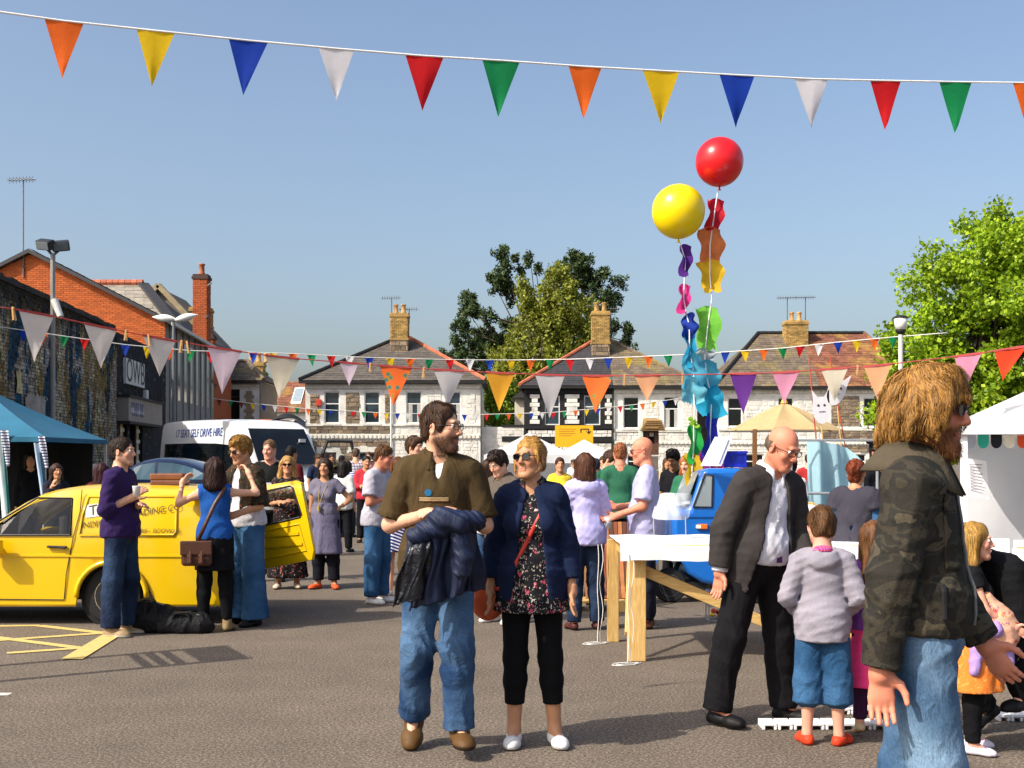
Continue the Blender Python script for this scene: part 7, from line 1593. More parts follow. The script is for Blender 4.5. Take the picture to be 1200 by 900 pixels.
po = thing('timber_post', 'thin brown timber post standing left of the suited man', 'post', (X(884.5, 18), 18, 0)); b = MB(); b.box(-.03, .03, -.03, .03, 0, Z(503, 18)); b.build('post', M_dkw, po); b = MB(); b.box(-.45, .9, -.02, .02, Z(505,18)-.02, Z(505,18)); b.build('cross_bar', M_metal, po)
dK_ = 11.2; ck = thing('cloth_banner', 'pale blue cloth with a yellow star hung from the clothes rail', 'cloth', (X(975, dK_), dK_, 0)); kx = lambda px: X(px, dK_)-X(975, dK_)
kz = lambda py: Z(py, dK_)
def clo(u, v):
    px = 946+(1012-946)*u-8*(1-v)*(u-.2); pyt = 516+10*math.sin(math.pi*u*.5)**2+38*max(0, u-.75)*1.6; py = pyt+(648-pyt)*(1-v); ft = .035+.06*(1-v)
    return (kx(px), .0+ft*math.sin(u*17+2*v)+.05*math.sin(u*6-3*v), kz(py)+.03*math.sin(u*9)*(1-v)*0)
b = MB(); b.grid(clo, 48, 30); b.build('cloth', m_translucent('#a5c9d4', .3, 'pale_blue_cloth', .1), ck, smooth=True)
b = MB(); sp_ = Vector((kx(975), -.10, kz(601))); pts = [(sp_.x+(.055 if i % 2 == 0 else .022)*math.sin(math.pi*i/5), sp_.z+(.055 if i % 2 == 0 else .022)*math.cos(math.pi*i/5)) for i in range(10)]; b.prism(pts, -.105, -.100); b.build('star', mat('#e5c72e', .7), ck)
b = MB(); b.box(kx(953), kx(975), -.11, -.055, kz(596), kz(585)); bt_ = b; 
rl_ = thing('clothes_rail', 'grey metal clothes rail behind the boy', 'rail', (X(962, 11.05), 11.05, 0)); rx_ = lambda px: X(px, 11.05)-X(962, 11.05)
b = MB(); b.tube([(rx_(925),0,Z(578,11.05)),(rx_(1030),0,Z(578.5,11.05))], .014, 8); b.build('bar', M_steel, rl_)
for px in (927, 1028): b = MB(); b.tube([(rx_(px),0,0),(rx_(px),0,Z(515,11.05))], .014, 8); b.bar((rx_(px),-.25,.02),(rx_(px),.25,.02), .03); b.build('upright', M_steel, rl_)
b = MB(); b.tube([(rx_(925),0,Z(516,11.05)),(rx_(1030),0,Z(516,11.05))], .012, 8); b.build('top_bar', M_steel, rl_)
ts = thing('white_tee_shirt', 'white t-shirt on a wooden hanger behind the boy', 't-shirt', (X(952, 10.7), 10.7, 0)); tx = lambda px: X(px, 10.7)-X(952, 10.7)
tz = lambda py: Z(py, 10.7)
S_ = Sdf(); S_.cone(V3(tx(948),0,tz(608)), V3(tx(952),0,tz(660)), .10, .13, .04, flat=(V3(0,1,0), .35)); S_.cone(V3(tx(940),0,tz(602)), V3(tx(930),0,tz(628)), .055, .06, .03, flat=(V3(0,1,0), .35)); S_.cone(V3(tx(956),0,tz(602)), V3(tx(967),0,tz(622)), .055, .06, .03, flat=(V3(0,1,0), .2)); S_.disp = folds(np.random.default_rng(8), .0025); obm('shirt', S_.mesh(.011), cl('#e4e3e6'), ts)
b = MB(); b.tube([(tx(936),0,tz(597)),(tx(946),0,tz(590)),(tx(952),0,tz(590)),(tx(962),0,tz(597))], .014, 8); b.build('hanger', m_wood('#b98f4e', '#d9b878', (1.2, 14, 14)), ts); b = MB(); b.tube([(tx(949),0,tz(589)),(tx(949),0,tz(582)),(tx(951),.2,tz(578)),(tx(949),.33,tz(578))], .004, 6); b.build('hook', M_steel, ts)
for lb, pxc, pyc, tilt_, face in (('white cat-shaped paper flag with drawn face, lower of the two', 962.5, 476, .05, True), ('white cat-shaped paper flag, upper right of the two', 981.5, 455, -.35, True)):
    dc_ = 12.0; cf = thing('cat_flag', lb, 'paper flag', (X(pxc, dc_), dc_, Z(pyc, dc_))); s_ = dc_/F
    prof_ = [(-10,19),(-9.5,8),(-10.5,-4),(-9,-13),(-5,-19),(0,-21),(5,-19),(9,-13),(10.5,-4),(9.5,8),(10,20),(4,11),(-4,11)]; ca, sa = math.cos(tilt_), math.sin(tilt_)
    b = MB(); b.prism([((x*ca-z*sa)*s_, (x*sa+z*ca)*s_) for x, z in prof_], -.004, .004); b.build('sheet', m_translucent('#e9e7ea', .3, 'paper', .04), cf)
    b = MB()
    for x in (-3.6, 3.6): b.lathe(((x*ca-1*sa)*s_, -.006, (x*sa+1*ca)*s_), [(.001,-.001),(.013,-.001),(.013,.001),(.001,.001)], 10, axis='y')
    for k_ in range(-3, 4): b.bar(((k_*1.1*ca+6*sa)*s_, -.006, (k_*1.1*sa-6*ca-.6*(k_ % 2))*s_), (((k_+1)*1.1*ca+6*sa)*s_, -.006, ((k_+1)*1.1*sa-6*ca-.6*((k_+1) % 2))*s_), .008, .003)
    b.build('drawn_face', mat('#4a4648', .8), cf); b = MB(); b.tube([(0,.01,-21*s_), (.06,.02,-.75)], .006, 6); b.build('stick', m_wood('#b98f4e', '#d9b878', (14, 14, 1.2)), cf)
for lb, a, c in (('red garden cane left of the cat flags', (948,420), (955,500)), ('red garden cane right of the cat flags', (972,415), (990,520))):
    cn = thing('garden_cane', lb, 'cane', (0,0,0)); p0, p1 = P(*a, 12.2), P(*c, 12.2); b = MB(); b.tube([p0, p0+(p1-p0)*.5, p0+(p1-p0)*2.6*(.5)], .007, 6); b.build('cane', mat('#b0503a', .6), cn)
# ---------------------------------------------------------------- white plastic edging on the asphalt
M_edge = mat('#e6e5e6', .5, .04)
for lb, pa, pb, py, n_ in (('long white plastic floor strip behind the boy\'s red clogs', 893, 1060, 856, 9), ('short white plastic floor strip left of the pink skirt', 984, 1024, 838, 3), ('white plastic floor strip at the right edge', 1170, 1230, 846, 4)):
    d_ = GD(py); du = thing('floor_strip', lb, 'floor strip', (X(pa, d_), d_, 0)); w_ = (X(pb, d_)-X(pa, d_))/n_
    for i in range(n_): b = MB(); b.box(i*w_+.004, (i+1)*w_-.004, 0, .14, .025, .042); b.box(i*w_+.004, i*w_+.02, 0, .14, .002, .025); b.box((i+1)*w_-.02, (i+1)*w_-.004, 0, .14, .002, .025); bevel(b.build('segment', M_edge, du), .003, 1)
# ---------------------------------------------------------------- bags by the van
def bag(lb, px, d_, sx, sz, c='#141416', seed=1):
    t_ = thing('holdall', lb, 'bag', (X(px, d_), d_, 0)); S_ = Sdf(); S_.cone(V3(-sx, 0, sz*.75), V3(sx, 0, sz*.62), sz*.72, sz*.6, .08, flat=(V3(0,1,0), .8)); S_.cone(V3(-sx, .0, sz*.4), V3(sx, 0, sz*.4), sz*.5, sz*.5, .08); S_.cut.append((V3(0,0,.004), V3(0,0,-1))); S_.disp = folds(np.random.default_rng(seed), .012, freq=45); obm('body', S_.mesh(.014), cl(c, rough=.6, bump=.6), t_)
    b = MB(); b.tube([(-sx*.6, -sz*.55, sz*.8), (-sx*.4, -sz*.7, sz*1.45), (sx*.3, -sz*.6, sz*1.5), (sx*.5, -sz*.55, sz*.8)], .014, 7); b.build('handle', cl('#1f1f22', rough=.6), t_); b = MB(); b.tube([(-sx*.9, -sz*.2, sz*1.38), (0, -sz*.2, sz*1.42), (sx*.9, -sz*.2, sz*1.25)], .008, 6); b.build('zip', M_metal, t_)
bag('black holdall leaning upright against the yellow van', 182, 10.95, .10, .20, seed=4); bag('long black holdall lying beside the boots of the blue-topped woman', 216, 10.9, .16, .13, '#17171a', 5)

# ---------------------------------------------------------------- two-post notice board just outside the frame, whose shadow lies on the asphalt
nb_ = thing('notice_board', 'tall two-post notice board just left of the frame casting the slatted shadow', 'notice board', (-4.40, 8.85, 0)); p2 = Vector((.33, -.62, 0))
for q in (Vector((0,0,0)), p2): b = MB(); b.box(q.x-.03, q.x+.03, q.y-.03, q.y+.03, 0, 2.2); b.build('post', M_metal, nb_)
for z0_, h_ in ((2.02,.34),(1.70,.05),(1.58,.05),(1.46,.05)): b = MB(); b.bar(Vector((0,0,z0_)), p2+Vector((0,0,z0_)), .03, h_); b.build('board' if h_ > .1 else 'slat', M_metal, nb_)
# ---------------------------------------------------------------- wardrobe
D_MID = m_denim('#20385a', '#5c7c9e'); D_DARK = m_denim('#18233a', '#334763'); D_BLUE = m_denim('#234668', '#446c94'); D_PALE = m_denim('#34506e', '#7e9ab2')
def jeans(m=D_MID, **kw): a = dict(kind='trousers', name='jeans', mat=m, off=.012, loose=.006, flare=.010, t1=1.99); a.update(kw); return a
def slacks(c='#17171b', **kw): a = dict(kind='trousers', name='trousers', mat=cl(c, bscale=300), off=.012, loose=.008, flare=.012, t1=1.99); a.update(kw); return a
def tee(c, name='t_shirt', **kw): a = dict(name=name, mat=cl(c) if isinstance(c, str) else c, sleeve=.6, hem=.88, off=.010, loose=.018); a.update(kw); return a
LEGW = cl('#0d0d10', bump=.1); TAN = dict(c='#8a7350', sole='#5b4a34')
CROSS = {'L': ((.22, -.12, -1), (-.92, -.42, .10)), 'R': ((-.22, -.12, -1), (.92, -.46, .22))}
HIPL = {'L': ((.75, .12, -.8), (-.75, -.25, -.55), (-.6, -.3, -.2), .5)}
BENT = {'L': ((.18, -.1, -1), (-.45, -.85, .15)), 'R': ((-.18, -.1, -1), (.45, -.85, .1))}
# ---------------------------------------------------------------- the walking couple
pose = dict(head=(R(62), R(2), 0), arms={'L': ((.30, -.02, -1), (-.80, -.62, .30), (-.95, -.3, .1), .6), 'R': ((-.34, .05, -1), (.78, -.66, .24), (.95, -.3, .05), .6)},
            legs={'L': ((.02, -.13, -1), (.03, .06, -1), (.20, -1, 0)), 'R': ((-.05, .03, -1), (-.06, .42, -1), (-.12, -.80, -.55))})
r1, k1 = person('man in brown polo shirt carrying a navy jacket, walking beside the woman in sunglasses', 514, 6.4, 1.81, 4, skin='fair', hair=('short', '#3d2616', 1900), beard='#4a2f1c', stub=.8, glass='clear', build=.95,
    top=tee('#e6e4e4', 'undershirt', sleeve=.3, hem=1.0, off=.004), over=tee('#463822', 'polo_shirt', sleeve=.84, hem=.84, off=.006, loose=.012, vneck=.13, amp=.003, jamp=.008, collar=dict(r0=.068, r1=.115, h=.05, gap=.42, drop=.045)), bottom=jeans(D_MID, loose=.010, flare=.020, amp=.0025, jamp=.008), shoes=dict(c='#5a4022', sole='#2c2015', style='boot'), pose=pose)
S_ = k1.S['polo_shirt']
patch(S_, k1, r1, (-.10, .05, 1.262, 1.284), m_stripe('#a8966e', '#6b4a30', 90, (0,0,1), .5, 'chest_stripes'), 'chest_band', .007, 14)
c_ = surf(S_, k1, -.055, 1.308); b = MB(); b.lathe(c_+k1.Rt@V3(0, -.007, 0), [(.001,-.003),(.019,-.003),(.019,.003),(.001,.003)], 18, axis='y'); b.build('badge', mat('#1f6f9c', .7), r1)
jk = thing('navy_jacket', 'crumpled navy jacket draped over the forearms of the man in brown', 'jacket', tuple(r1.location), r1.rotation_euler[2])
N = NT('navy_twill'); N.col(N.ramp(N.noise(5), [(.35, lin('#0d1326')), (.65, lin('#1a2542'))])); N.bump(N.noise(18, N.mapping((1, 1, .4)), 4, .5, 1.0), .5, .012); NAVY = N.set(.6, .3)
N = NT('navy_lining'); N.col(lin('#10131c')); N.bump(N.noise(14, None, 4, .5, 1.5), .8, .02); LINING = N.set(.32, .5)
def hang(name, xt, xb, zt, zb, y0, amp, f1, ph, m, sag=.0):
    """cloth panel hanging from the forearms; folds deepen towards the hem"""
    b = MB()
    def f(u, v):
        x = (xt[0]+(xt[1]-xt[0])*u)*(1-v)+(xb[0]+(xb[1]-xb[0])*u)*v; z = (zt[0]+(zt[1]-zt[0])*u+sag*math.sin(math.pi*u))*(1-v)+(zb[0]+(zb[1]-zb[0])*u)*v
        w = math.sin(u*f1+ph+1.2*v+.8*math.sin(3*v+u*4)); y = y0-.035*math.sin(math.pi*min(1, u))-amp*(.35+v)*w-.4*amp*math.sin(u*f1*2.3+2*v+ph)+.05*v
        roll = math.exp(-(v/.10)**2); return (x+.012*math.sin(v*7+ph+u*9), y+.055*roll*(1 if v < .06 else .5), z+.004*math.sin(u*37+v*11))
    b.grid(f, 70, 40); o = b.build(name, m, jk, smooth=True); md = o.modifiers.new('solid', 'SOLIDIFY'); md.thickness = .006; return o
hang('back_panel', (-.17,.20), (-.20,.245), (1.18,1.24), (.85,.90), -.235, .014, 13, .4, NAVY)
hang('front_panel', (-.12,.19), (-.16,.17), (1.23,1.29), (.80,.90), -.295, .020, 15, 2.0, NAVY, .03)
hang('lining_flap', (-.15,-.01), (-.25,-.03), (1.15,1.19), (.83,.88), -.325, .014, 12, 1.0, LINING)
S3 = Sdf(); S3.cone(V3(-.12,-.30,1.185), V3(.02,-.33,1.255), .045, .062, .03); S3.cone(V3(.02,-.33,1.255), V3(.19,-.27,1.26), .062, .05, .03); S3.cone(V3(.0,-.33,1.29), V3(.10,-.35,1.25), .045, .055, .03); ks_ = nrm((.75, .2, .6)); S3.disp = lambda p: -.010*(1-np.abs(np.sin(p@ks_*48+2.2*np.sin(p@V3(21, 9, 14)))))**1.3-.004*np.sin(p@V3(60, 30, 90)+2*np.sin(p@V3(20, 40, 10))); obm('bunched_cloth', S3.mesh(.0065), NAVY, jk)
S3 = Sdf(); S3.cone(V3(.09,-.335,1.21), V3(.125,-.345,1.08), .040, .042, .02); S3.cone(V3(.125,-.345,1.08), V3(.11,-.335,.98), .042, .046, .02, clip=[(V3(.112,-.336,.99), nrm((-.15,.1,-1)))]); S3.disp = lambda p: -.006*(1-np.abs(np.sin(p[:, 2]*52+4*p[:, 0]*9+1.5*np.sin(p@V3(40, 20, 9)))))**1.4; obm('sleeve', S3.mesh(.0065), NAVY, jk)
FLOR = m_floral('#141318', [('#cfc8ba', 44, .22), ('#8d9478', 36, .14), ('#b84e62', 21, .24), ('#e2a9a4', 24, .12)], 26)
r2, k2 = person('woman in sunglasses, navy blazer and floral tunic walking beside the man in brown', 623, 6.62, 1.70, -4, sex='f', skin='tan', hair=('bun', '#9c7236', 900), glass='sun', build=.93, brow='#8a6a3c',
    top=dict(name='tunic', mat=FLOR, sleeve=0, amp=.001, jamp=.002, hem=.765, flare=.045, off=.008, collar=dict(r0=.060, r1=.105, h=.045, gap=.5, drop=.05), vneck=.10, pleat=(6, .03)), over=dict(name='blazer', mat=cl('#16213c', bump=.15, bscale=320), sleeve=1.72, hem=.83, open=(.030,.070,1.16), open2=(.072,.115,1.2,.76), vneck=0, loose=.008, off=.009, amp=.002, jamp=.005, neckr=.074, collar=dict(r0=.072, r1=.108, h=.035, gap=1.15, drop=.05)),
    bottom=dict(kind='trousers', name='leggings', mat=LEGW, off=.007, loose=.002, flare=.001, t1=1.62, amp=.0008, jamp=.002), shoes=dict(c='#dcdbd9', sole='#cfcdc8', lace='#b9bac0'),
    pose=dict(head=(R(-28), R(-3), R(-3)), arms={'L': ((.24, .03, -1), (.10, -.20, -1), (.02, -.16, -1), .4), 'R': ((-.26, .05, -1), (-.08, -.20, -1), (-.04, -.18, -1), .4)}, legs={'L': ((.05, -.02, -1), (.06, .02, -1), (.35, -1, 0)), 'R': ((-.01, -.06, -1), (-.02, .03, -1), (-.05, -1, 0))}))
S_ = k2.S['blazer']
hb_ = thing('shoulder_bag', 'orange-red leather shoulder bag at the hip of the woman in sunglasses', 'bag', tuple(r2.location), r2.rotation_euler[2])
S2 = Sdf(); S2.ell(V3(-.245, .03, .80), V3(.10, .06, .12), .03); S2.disp = folds(np.random.default_rng(2), .002); obm('body', S2.mesh(.009), mat('#c4552c', .4, .15, 8, .2), hb_); ribbon(hb_, []+[surf(k2.S['tunic'], k2, x_, z_)+k2.Rt@V3(0,-.004,0) for x_, z_ in ((.085,1.395),(.072,1.36),(.05,1.31),(.02,1.25),(-.01,1.19),(-.045,1.12),(-.08,1.05),(-.12,.97),(-.15,.90))]+[V3(-.22,-.03,.86)], .022, mat('#c23a2c', .5, .08), 'strap')
# ---------------------------------------------------------------- suited man
SUIT = cl('#353130', bump=.14, bscale=400, rough=.8)
r3, k3 = person('bald man in dark suit and open white collar leaning to the right', 888, 7.15, 1.80, 26, skin='ruddy', hair=('bald', '#4f4234'), glass='clear', build=1.02, belly=.02,
    top=tee(cl('#d6d6de', bump=.12), 'shirt', sleeve=2.04, hem=.98, off=.006, loose=.010, vneck=.05, collar=dict(r0=.068, r1=.100, h=.052, gap=.30, drop=.05), cmat=cl('#e4e4e8')), over=dict(name='suit_jacket', mat=SUIT, sleeve=1.90, hem=.79, off=.012, loose=.012, open=(.050,.085,1.20), open2=(.080,.150,1.22,.74), vneck=.0, neckr=.080, amp=.0012, jamp=.005, collar=dict(r0=.080, r1=.118, h=.03, gap=1.0, drop=.055)),
    bottom=slacks('#141316', loose=.014, flare=.020, jamp=.006), shoes=dict(c='#141214', sole='#0d0c0c'),
    pose=dict(lean=R(9), roll=R(4), head=(R(12), R(16), 0), arms={'R': ((-.34, .06, -1), (-.02, -.10, -1), (.05, -.05, -1), .5), 'L': ((.25, -.2, -1), (-.2, -.7, -.7), None, .5)}, legs={'R': ((-.26, .02, -1), (-.14, .10, -1), (.35, -1, 0)), 'L': ((.16, -.02, -1), (.12, .06, -1), (.6, -1, 0))}))
for z_ in (1.30, 1.22, 1.14): c_ = surf(k3.S['shirt'], k3, 0, z_); b = MB(); b.lathe(c_+k3.Rt@V3(0,-.002,0), [(.001,-.002),(.006,-.002),(.006,.002),(.001,.002)], 10, axis='y'); b.build('button', mat('#f0efea', .4), r3)
b = MB(); cc = surf(k3.S['shirt'], k3, 0.02, 1.0); b.box(-.02, .02, -.008, .004, -.018, .018); o = b.build('belt_buckle', M_chrome, r3); o.location = cc
# ---------------------------------------------------------------- boy
HOOD = cl('#8f8a94', bump=.14, bscale=260)
r4, k4 = person('small boy in grey hoodie and denim shorts seen from behind', 964, 6.62, 1.27, 168, skin='pink', hair=('short', '#5a3c20', 1500), child=True, build=1.05,
    top=dict(name='hoodie', mat=HOOD, sleeve=1.92, hem=.80, off=.018, loose=.018, hood=True, vneck=0, neckr=.075, amp=.004, jamp=.010), bottom=dict(kind='trousers', name='shorts', mat=D_BLUE, off=.020, loose=.026, flare=.018, t1=1.42, jamp=.009), shoes=dict(c='#cf3f22', sole='#b23219', style='clog'),
    pose=dict(head=(R(14), R(10), 0), arms={'L': ((.35, .08, -1), (-.35, -.85, -.55), None, .7), 'R': ((-.35, .08, -1), (.35, -.85, -.55), None, .7)}, legs={'L': ((.05, 0, -1), (.02, .03, -1), (.3, -1, 0)), 'R': ((-.06, .0, -1), (-.02, .02, -1), (-.5, -1, 0))}))
S2 = Sdf(); S2.ell(k4.T(0, .06, 1.50), V3(.075, .05, .035)*k4.s, .02); obm('hood_lining', S2.mesh(.008), m_plaid('#b8365c', '#d88aa8', '#7a3fa0', 60), r4)
# ---------------------------------------------------------------- man in camouflage jacket, closest to the camera
CAMO = m_camo()
def camo_bulk(S, k):
    S.ell(k.T(0, .0, 1.08), V3(.150, .120, .14)*k.s, .06*k.s, k.Rt)
r5, k5 = person('shaggy blond man in camouflage jacket and sunglasses striding at the right', 1079, 3.85, 1.86, 66, skin='ruddy', hair=('shaggy', '#8f6630', 9000), beard='#6e4420', stub=.75, beardvol=.9, build=.86, brow='#7a5428',
    top=tee('#2c2a2c', 'undershirt', sleeve=.4, hem=1.02, off=.004, vneck=.02), over=dict(name='camouflage_jacket', mat=CAMO, sleeve=1.98, hem=.985, off=.010, loose=.002, amp=.003, jamp=.007, vneck=.08, kk=.010, neckr=.078, freq=60, extra=(camo_bulk,), collar=dict(r0=.082, r1=.150, h=.055, gap=.42, drop=.075, thick=.006), cmat=cl('#4d4538', bump=.3)),
    bottom=jeans(D_PALE, loose=.016, flare=.02, jamp=.008, freq=60), shoes=dict(c='#4b3a28', sole='#241c16'),
    pose=dict(hsf=1.0, head=(R(-10), R(4), 0), arms={'R': ((-.20, .20, -1), (-.06, .10, -1), (.02, -.02, -1), .55), 'L': ((.2, -.2, -1), (.05, -.6, -1), None, .5)}, legs={'R': ((-.04, -.16, -1), (-.03, .05, -1)), 'L': ((.04, .12, -1), (.03, .30, -1))}), glass='sun')
S_ = k5.S['camouflage_jacket']
def side_pt(th, z, r=.35):
    """point on the jacket met from direction th (0 = front, negative = right side)"""
    d = k5.Rt@V3(math.sin(th), -math.cos(th), 0); ts = np.linspace(r, 0, 200); pts = np.array([k5.T(0, 0, z)+d*t for t in ts]); e = S_.eval(pts, .05); i = int(np.argmax(e < 0)); return pts[i], d
def jacket_patch(t0, t1, z0, z1, name, lift=.006, m=CAMO):
    b = MB()
    def f(u, v): p, d = side_pt(t0+(t1-t0)*u, z0+(z1-z0)*v); return p+d*lift
    b.grid(f, 10, 12); o = b.build(name, m, r5, smooth=True); md = o.modifiers.new('solid', 'SOLIDIFY'); md.thickness = .006; return o
jacket_patch(-1.02, -.62, 1.17, 1.36, 'chest_pocket'); jacket_patch(-1.05, -.59, 1.345, 1.395, 'pocket_flap', .013); 
zp = [side_pt(-1.12, z_) for z_ in np.linspace(1.03, 1.13, 6)]; b = MB(); b.tube([p+d*.007 for p, d in zp], .008, 6); b.build('pocket_zip', M_blackpl, r5); zp = [side_pt(-.22, z_) for z_ in np.linspace(1.0, 1.40, 12)]; b = MB(); b.tube([p+d*.006 for p, d in zp], .006, 6); b.build('front_zip', M_metal, r5)
cu = k5.wr['R']; ax_ = nrm(k5.wr['R']-k5.el['R']); b = MB(); e_ = cu-ax_*.045; b.tube([e_, e_+ax_*.035], [.062, .060], 18, caps=False); b.build('cuff_band', CAMO, r5, smooth=True)
# ---------------------------------------------------------------- children and crouching adult at right
PINKS = mat('#f0357c', .7, .12, 14, .2, 60, name='pink_cloth')
person('girl in bright pink skirt half hidden behind the man in camouflage', 1024, 6.75, 1.16, 170, sex='f', skin='fair', hair=('long', '#6a4526', 300), child=True, top=tee('#7a3f8c', sleeve=.6, hem=.9), bottom=[dict(kind='skirt', hem=.40, r0=.15, r1=.22, mat=PINKS, pleat=(7, .06)), dict(kind='trousers', name='leggings', mat=cl('#3a1c3c'), off=.008, loose=.002, flare=0, t1=1.9)], shoes=dict(c='#c9b08e', sole='#b39a78'), pose=dict(legs={'L': ((.05, -.02, -1), (.02, .02, -1), (.1, -.9, -.3))}), seed=2)
r7, k7 = person('fair-haired girl in black top and orange patterned skirt beside the white stall', 1140, 6.45, 1.20, 72, sex='f', skin='pink', hair=('bob', '#a8803e', 700), child=True, top=tee('#141316', sleeve=.35, hem=.92, off=.008), bottom=[dict(kind='skirt', hem=.50, r0=.14, r1=.27, mat=m_floral('#d9742c', [('#c9a24a', 40, .16), ('#e39a58', 26, .22)], 26, 'orange_print'), pleat=(6, .05)), dict(kind='trousers', name='leggings', mat=LEGW, off=.008, loose=.004, flare=.004, t1=1.95)], shoes=dict(c='#d9cfe0', sole='#cfc9d2', lace='#8a3f9c'), pose=dict(arms={'R': ((-.2, -.35, -1), (.25, -.8, -.5)), 'L': ((.15, -.4, -1), (-.1, -.9, -.3))}), seed=4)
S2 = Sdf(); S2.cone(V3(-.13,-.10,.68), V3(.13,-.12,.66), .045, .045, .03); S2.cone(V3(-.12,-.02,.68), V3(-.17,.0,.46), .04, .025, .03); S2.cone(V3(.0,-.14,.68), V3(-.06,-.17,.50), .045, .03, .03); S2.disp = folds(np.random.default_rng(3), .004); obm('tied_cardigan', S2.mesh(.011), cl('#a487c0'), r7)
bp = thing('cloth_bag', 'floral drawstring cloth bag hanging beside the orange skirt', 'bag', (X(1171, 6.35), 6.35, 0)); S2 = Sdf(); S2.ell(V3(0, 0, Z(738, 6.35)), V3(.10, .08, .125), .03, roty(-.3)); S2.cone(V3(.0, 0, Z(720, 6.35)), V3(-.07, 0, Z(700, 6.35)), .05, .03, .03); S2.disp = folds(np.random.default_rng(4), .005); obm('body', S2.mesh(.008), m_floral('#d8a488', [('#b23a3c', 22, .26), ('#e8c46a', 28, .18), ('#8c5a86', 24, .18)], 26), bp); b = MB(); b.tube([(-.07, 0, Z(700,6.35)), (-.15, .03, Z(690,6.35)), (-.18, .05, Z(683,6.35))], .008, 6); b.build('cord', mat('#d9b8a0', .8), bp)
person('crouching person in black coat with short brown hair at the right edge', 1203, 6.75, 1.66, -70, skin='fair', hair=('short', '#4a3018', 700), top=tee('#101013', 'coat', sleeve=2.0, hem=.80, off=.03, loose=.02), bottom=slacks('#0f0f12'), shoes=dict(c='#141416', sole='#0c0c0c'),
    pose=dict(lean=R(38), head=(0, R(20), 0), arms={'L': ((.2, -.6, -.8), (-.1, -.9, -.5)), 'R': ((-.2, -.6, -.8), (.1, -.9, -.5))}, legs={'L': ((.25, -.95, .10), (.05, .55, -1), (.1, -1, 0)), 'R': ((-.25, -.85, -.35), (-.05, .75, -.9), (-.1, -.8, -.45))}), seed=9)
# ---------------------------------------------------------------- group by the van
rA, kA = person('man in purple sweater and dark jeans standing by the van with arms folded', 142, 10.75, 1.77, 82, skin='fair', hair=('short', '#2c1d14', 900), beard='#6a4a38', stub=.25, build=.95, top=tee('#2f1f4c', 'sweater', sleeve=1.35, hem=.89, off=.014, loose=.016, jamp=.010), bottom=jeans(D_DARK, loose=.016, flare=.02), shoes=dict(c='#9a8262', sole='#c9c2b4'),
    pose=dict(arms={'R': ((-.15, .12, -1), (.55, -.85, .50), (.5, -.6, .6), .6), 'L': ((.2, -.05, -1), (-.75, -.6, .15), None, .5)}, legs={'R': ((-.05, .06, -1), (-.02, .04, -1), (-.1, -1, 0)), 'L': ((.05, -.06, -1), (.03, .05, -1), (.3, -1, 0))}))
pw = thing('paper_cup', 'white paper cup held by the man in purple', 'cup', (X(160, 10.6), 10.6, 0)); b = MB(); b.lathe((0, 0, Z(582, 10.6)), [(.026,0),(.036,.09),(.038,.095),(.034,.095),(.026,.01)], 16); b.build('cup', mat('#e4e2de', .6), pw, smooth=True)
rB, kB = person('woman in blue sleeveless top and tan boots raising a camera by the van', 252, 11.0, 1.60, 186, sex='f', skin='fair', hair=('bob', '#2c1712', 900), top=tee('#1d4f96', 'top', sleeve=0, hem=.93, off=.010, tank=True, neckr=.08), bottom=[dict(kind='skirt', hem=.62, ztop=1.04, r0=.145, r1=.20, mat=cl('#121115'), pleat=(5, .03)), dict(kind='trousers', name='leggings', mat=LEGW, off=.008, loose=.002, flare=0, t1=1.9)], shoes=dict(c='#8a7450', sole='#5e4c32', style='boot'),
    pose=dict(head=(0, R(-6), 0), arms={'L': ((.70, -.35, -.35), (-.12, -.45, 1.0), (-.4, -.6, .6), .9), 'R': ((-.72, -.35, -.02), (.42, -.40, .95), (.4, -.6, .5), .9)}))
cm = thing('compact_camera', 'small silver camera held up by the woman in blue', 'camera', (X(244, 10.6), 10.6, Z(541, 10.6))); b = MB(); b.box(-.05, .05, -.012, .012, -.03, .03); bevel(b.build('camera_body', M_steel, cm), .008); b = MB(); b.lathe((0,.012,0), [(.02,0),(.02,.02),(.016,.025)], 14, axis='y'); b.build('camera_lens', M_blackpl, cm)
cm.location = tuple(Vector(rB.location)+rB.rotation_euler.to_matrix() @ Vector((kB.wr['L']+kB.wr['R'])/2+V3(0, -.12, .10)))
sb_ = thing('satchel', 'brown leather satchel hanging at the hip of the woman in blue', 'bag', tuple(rB.location), rB.rotation_euler[2]); bxm = mat('#4a2a1c', .45, .2, 10, .25)
b = MB(); b.box(-.0, .27, .14, .23, .62, .84); M4 = Matrix.Identity(4); bevel(b.build('body', bxm, sb_), .03, 3); b = MB(); b.box(-.006, .276, .225, .245, .72, .85); bevel(b.build('flap', bxm, sb_), .012)
for x in (.06, .16): b = MB(); b.box(x, x+.05, .246, .268, .64, .73); bevel(b.build('pocket', bxm, sb_), .01); b = MB(); b.box(x+.018, x+.032, .269, .275, .66, .76); b.build('buckle_strap', mat('#6a4630', .4), sb_)
ribbon(sb_, [(.13,.17,.84), (.06,.165,1.0), (-.02,.15,1.18), (-.10,.09,1.32), (-.115,.02,1.345)], .035, bxm, 'strap', (0, 1, 0))
TIG = m_floral('#2b241a', [('#8a4a20', 26, .2), ('#4a4a2c', 20, .2)], 26, 'brown_print')
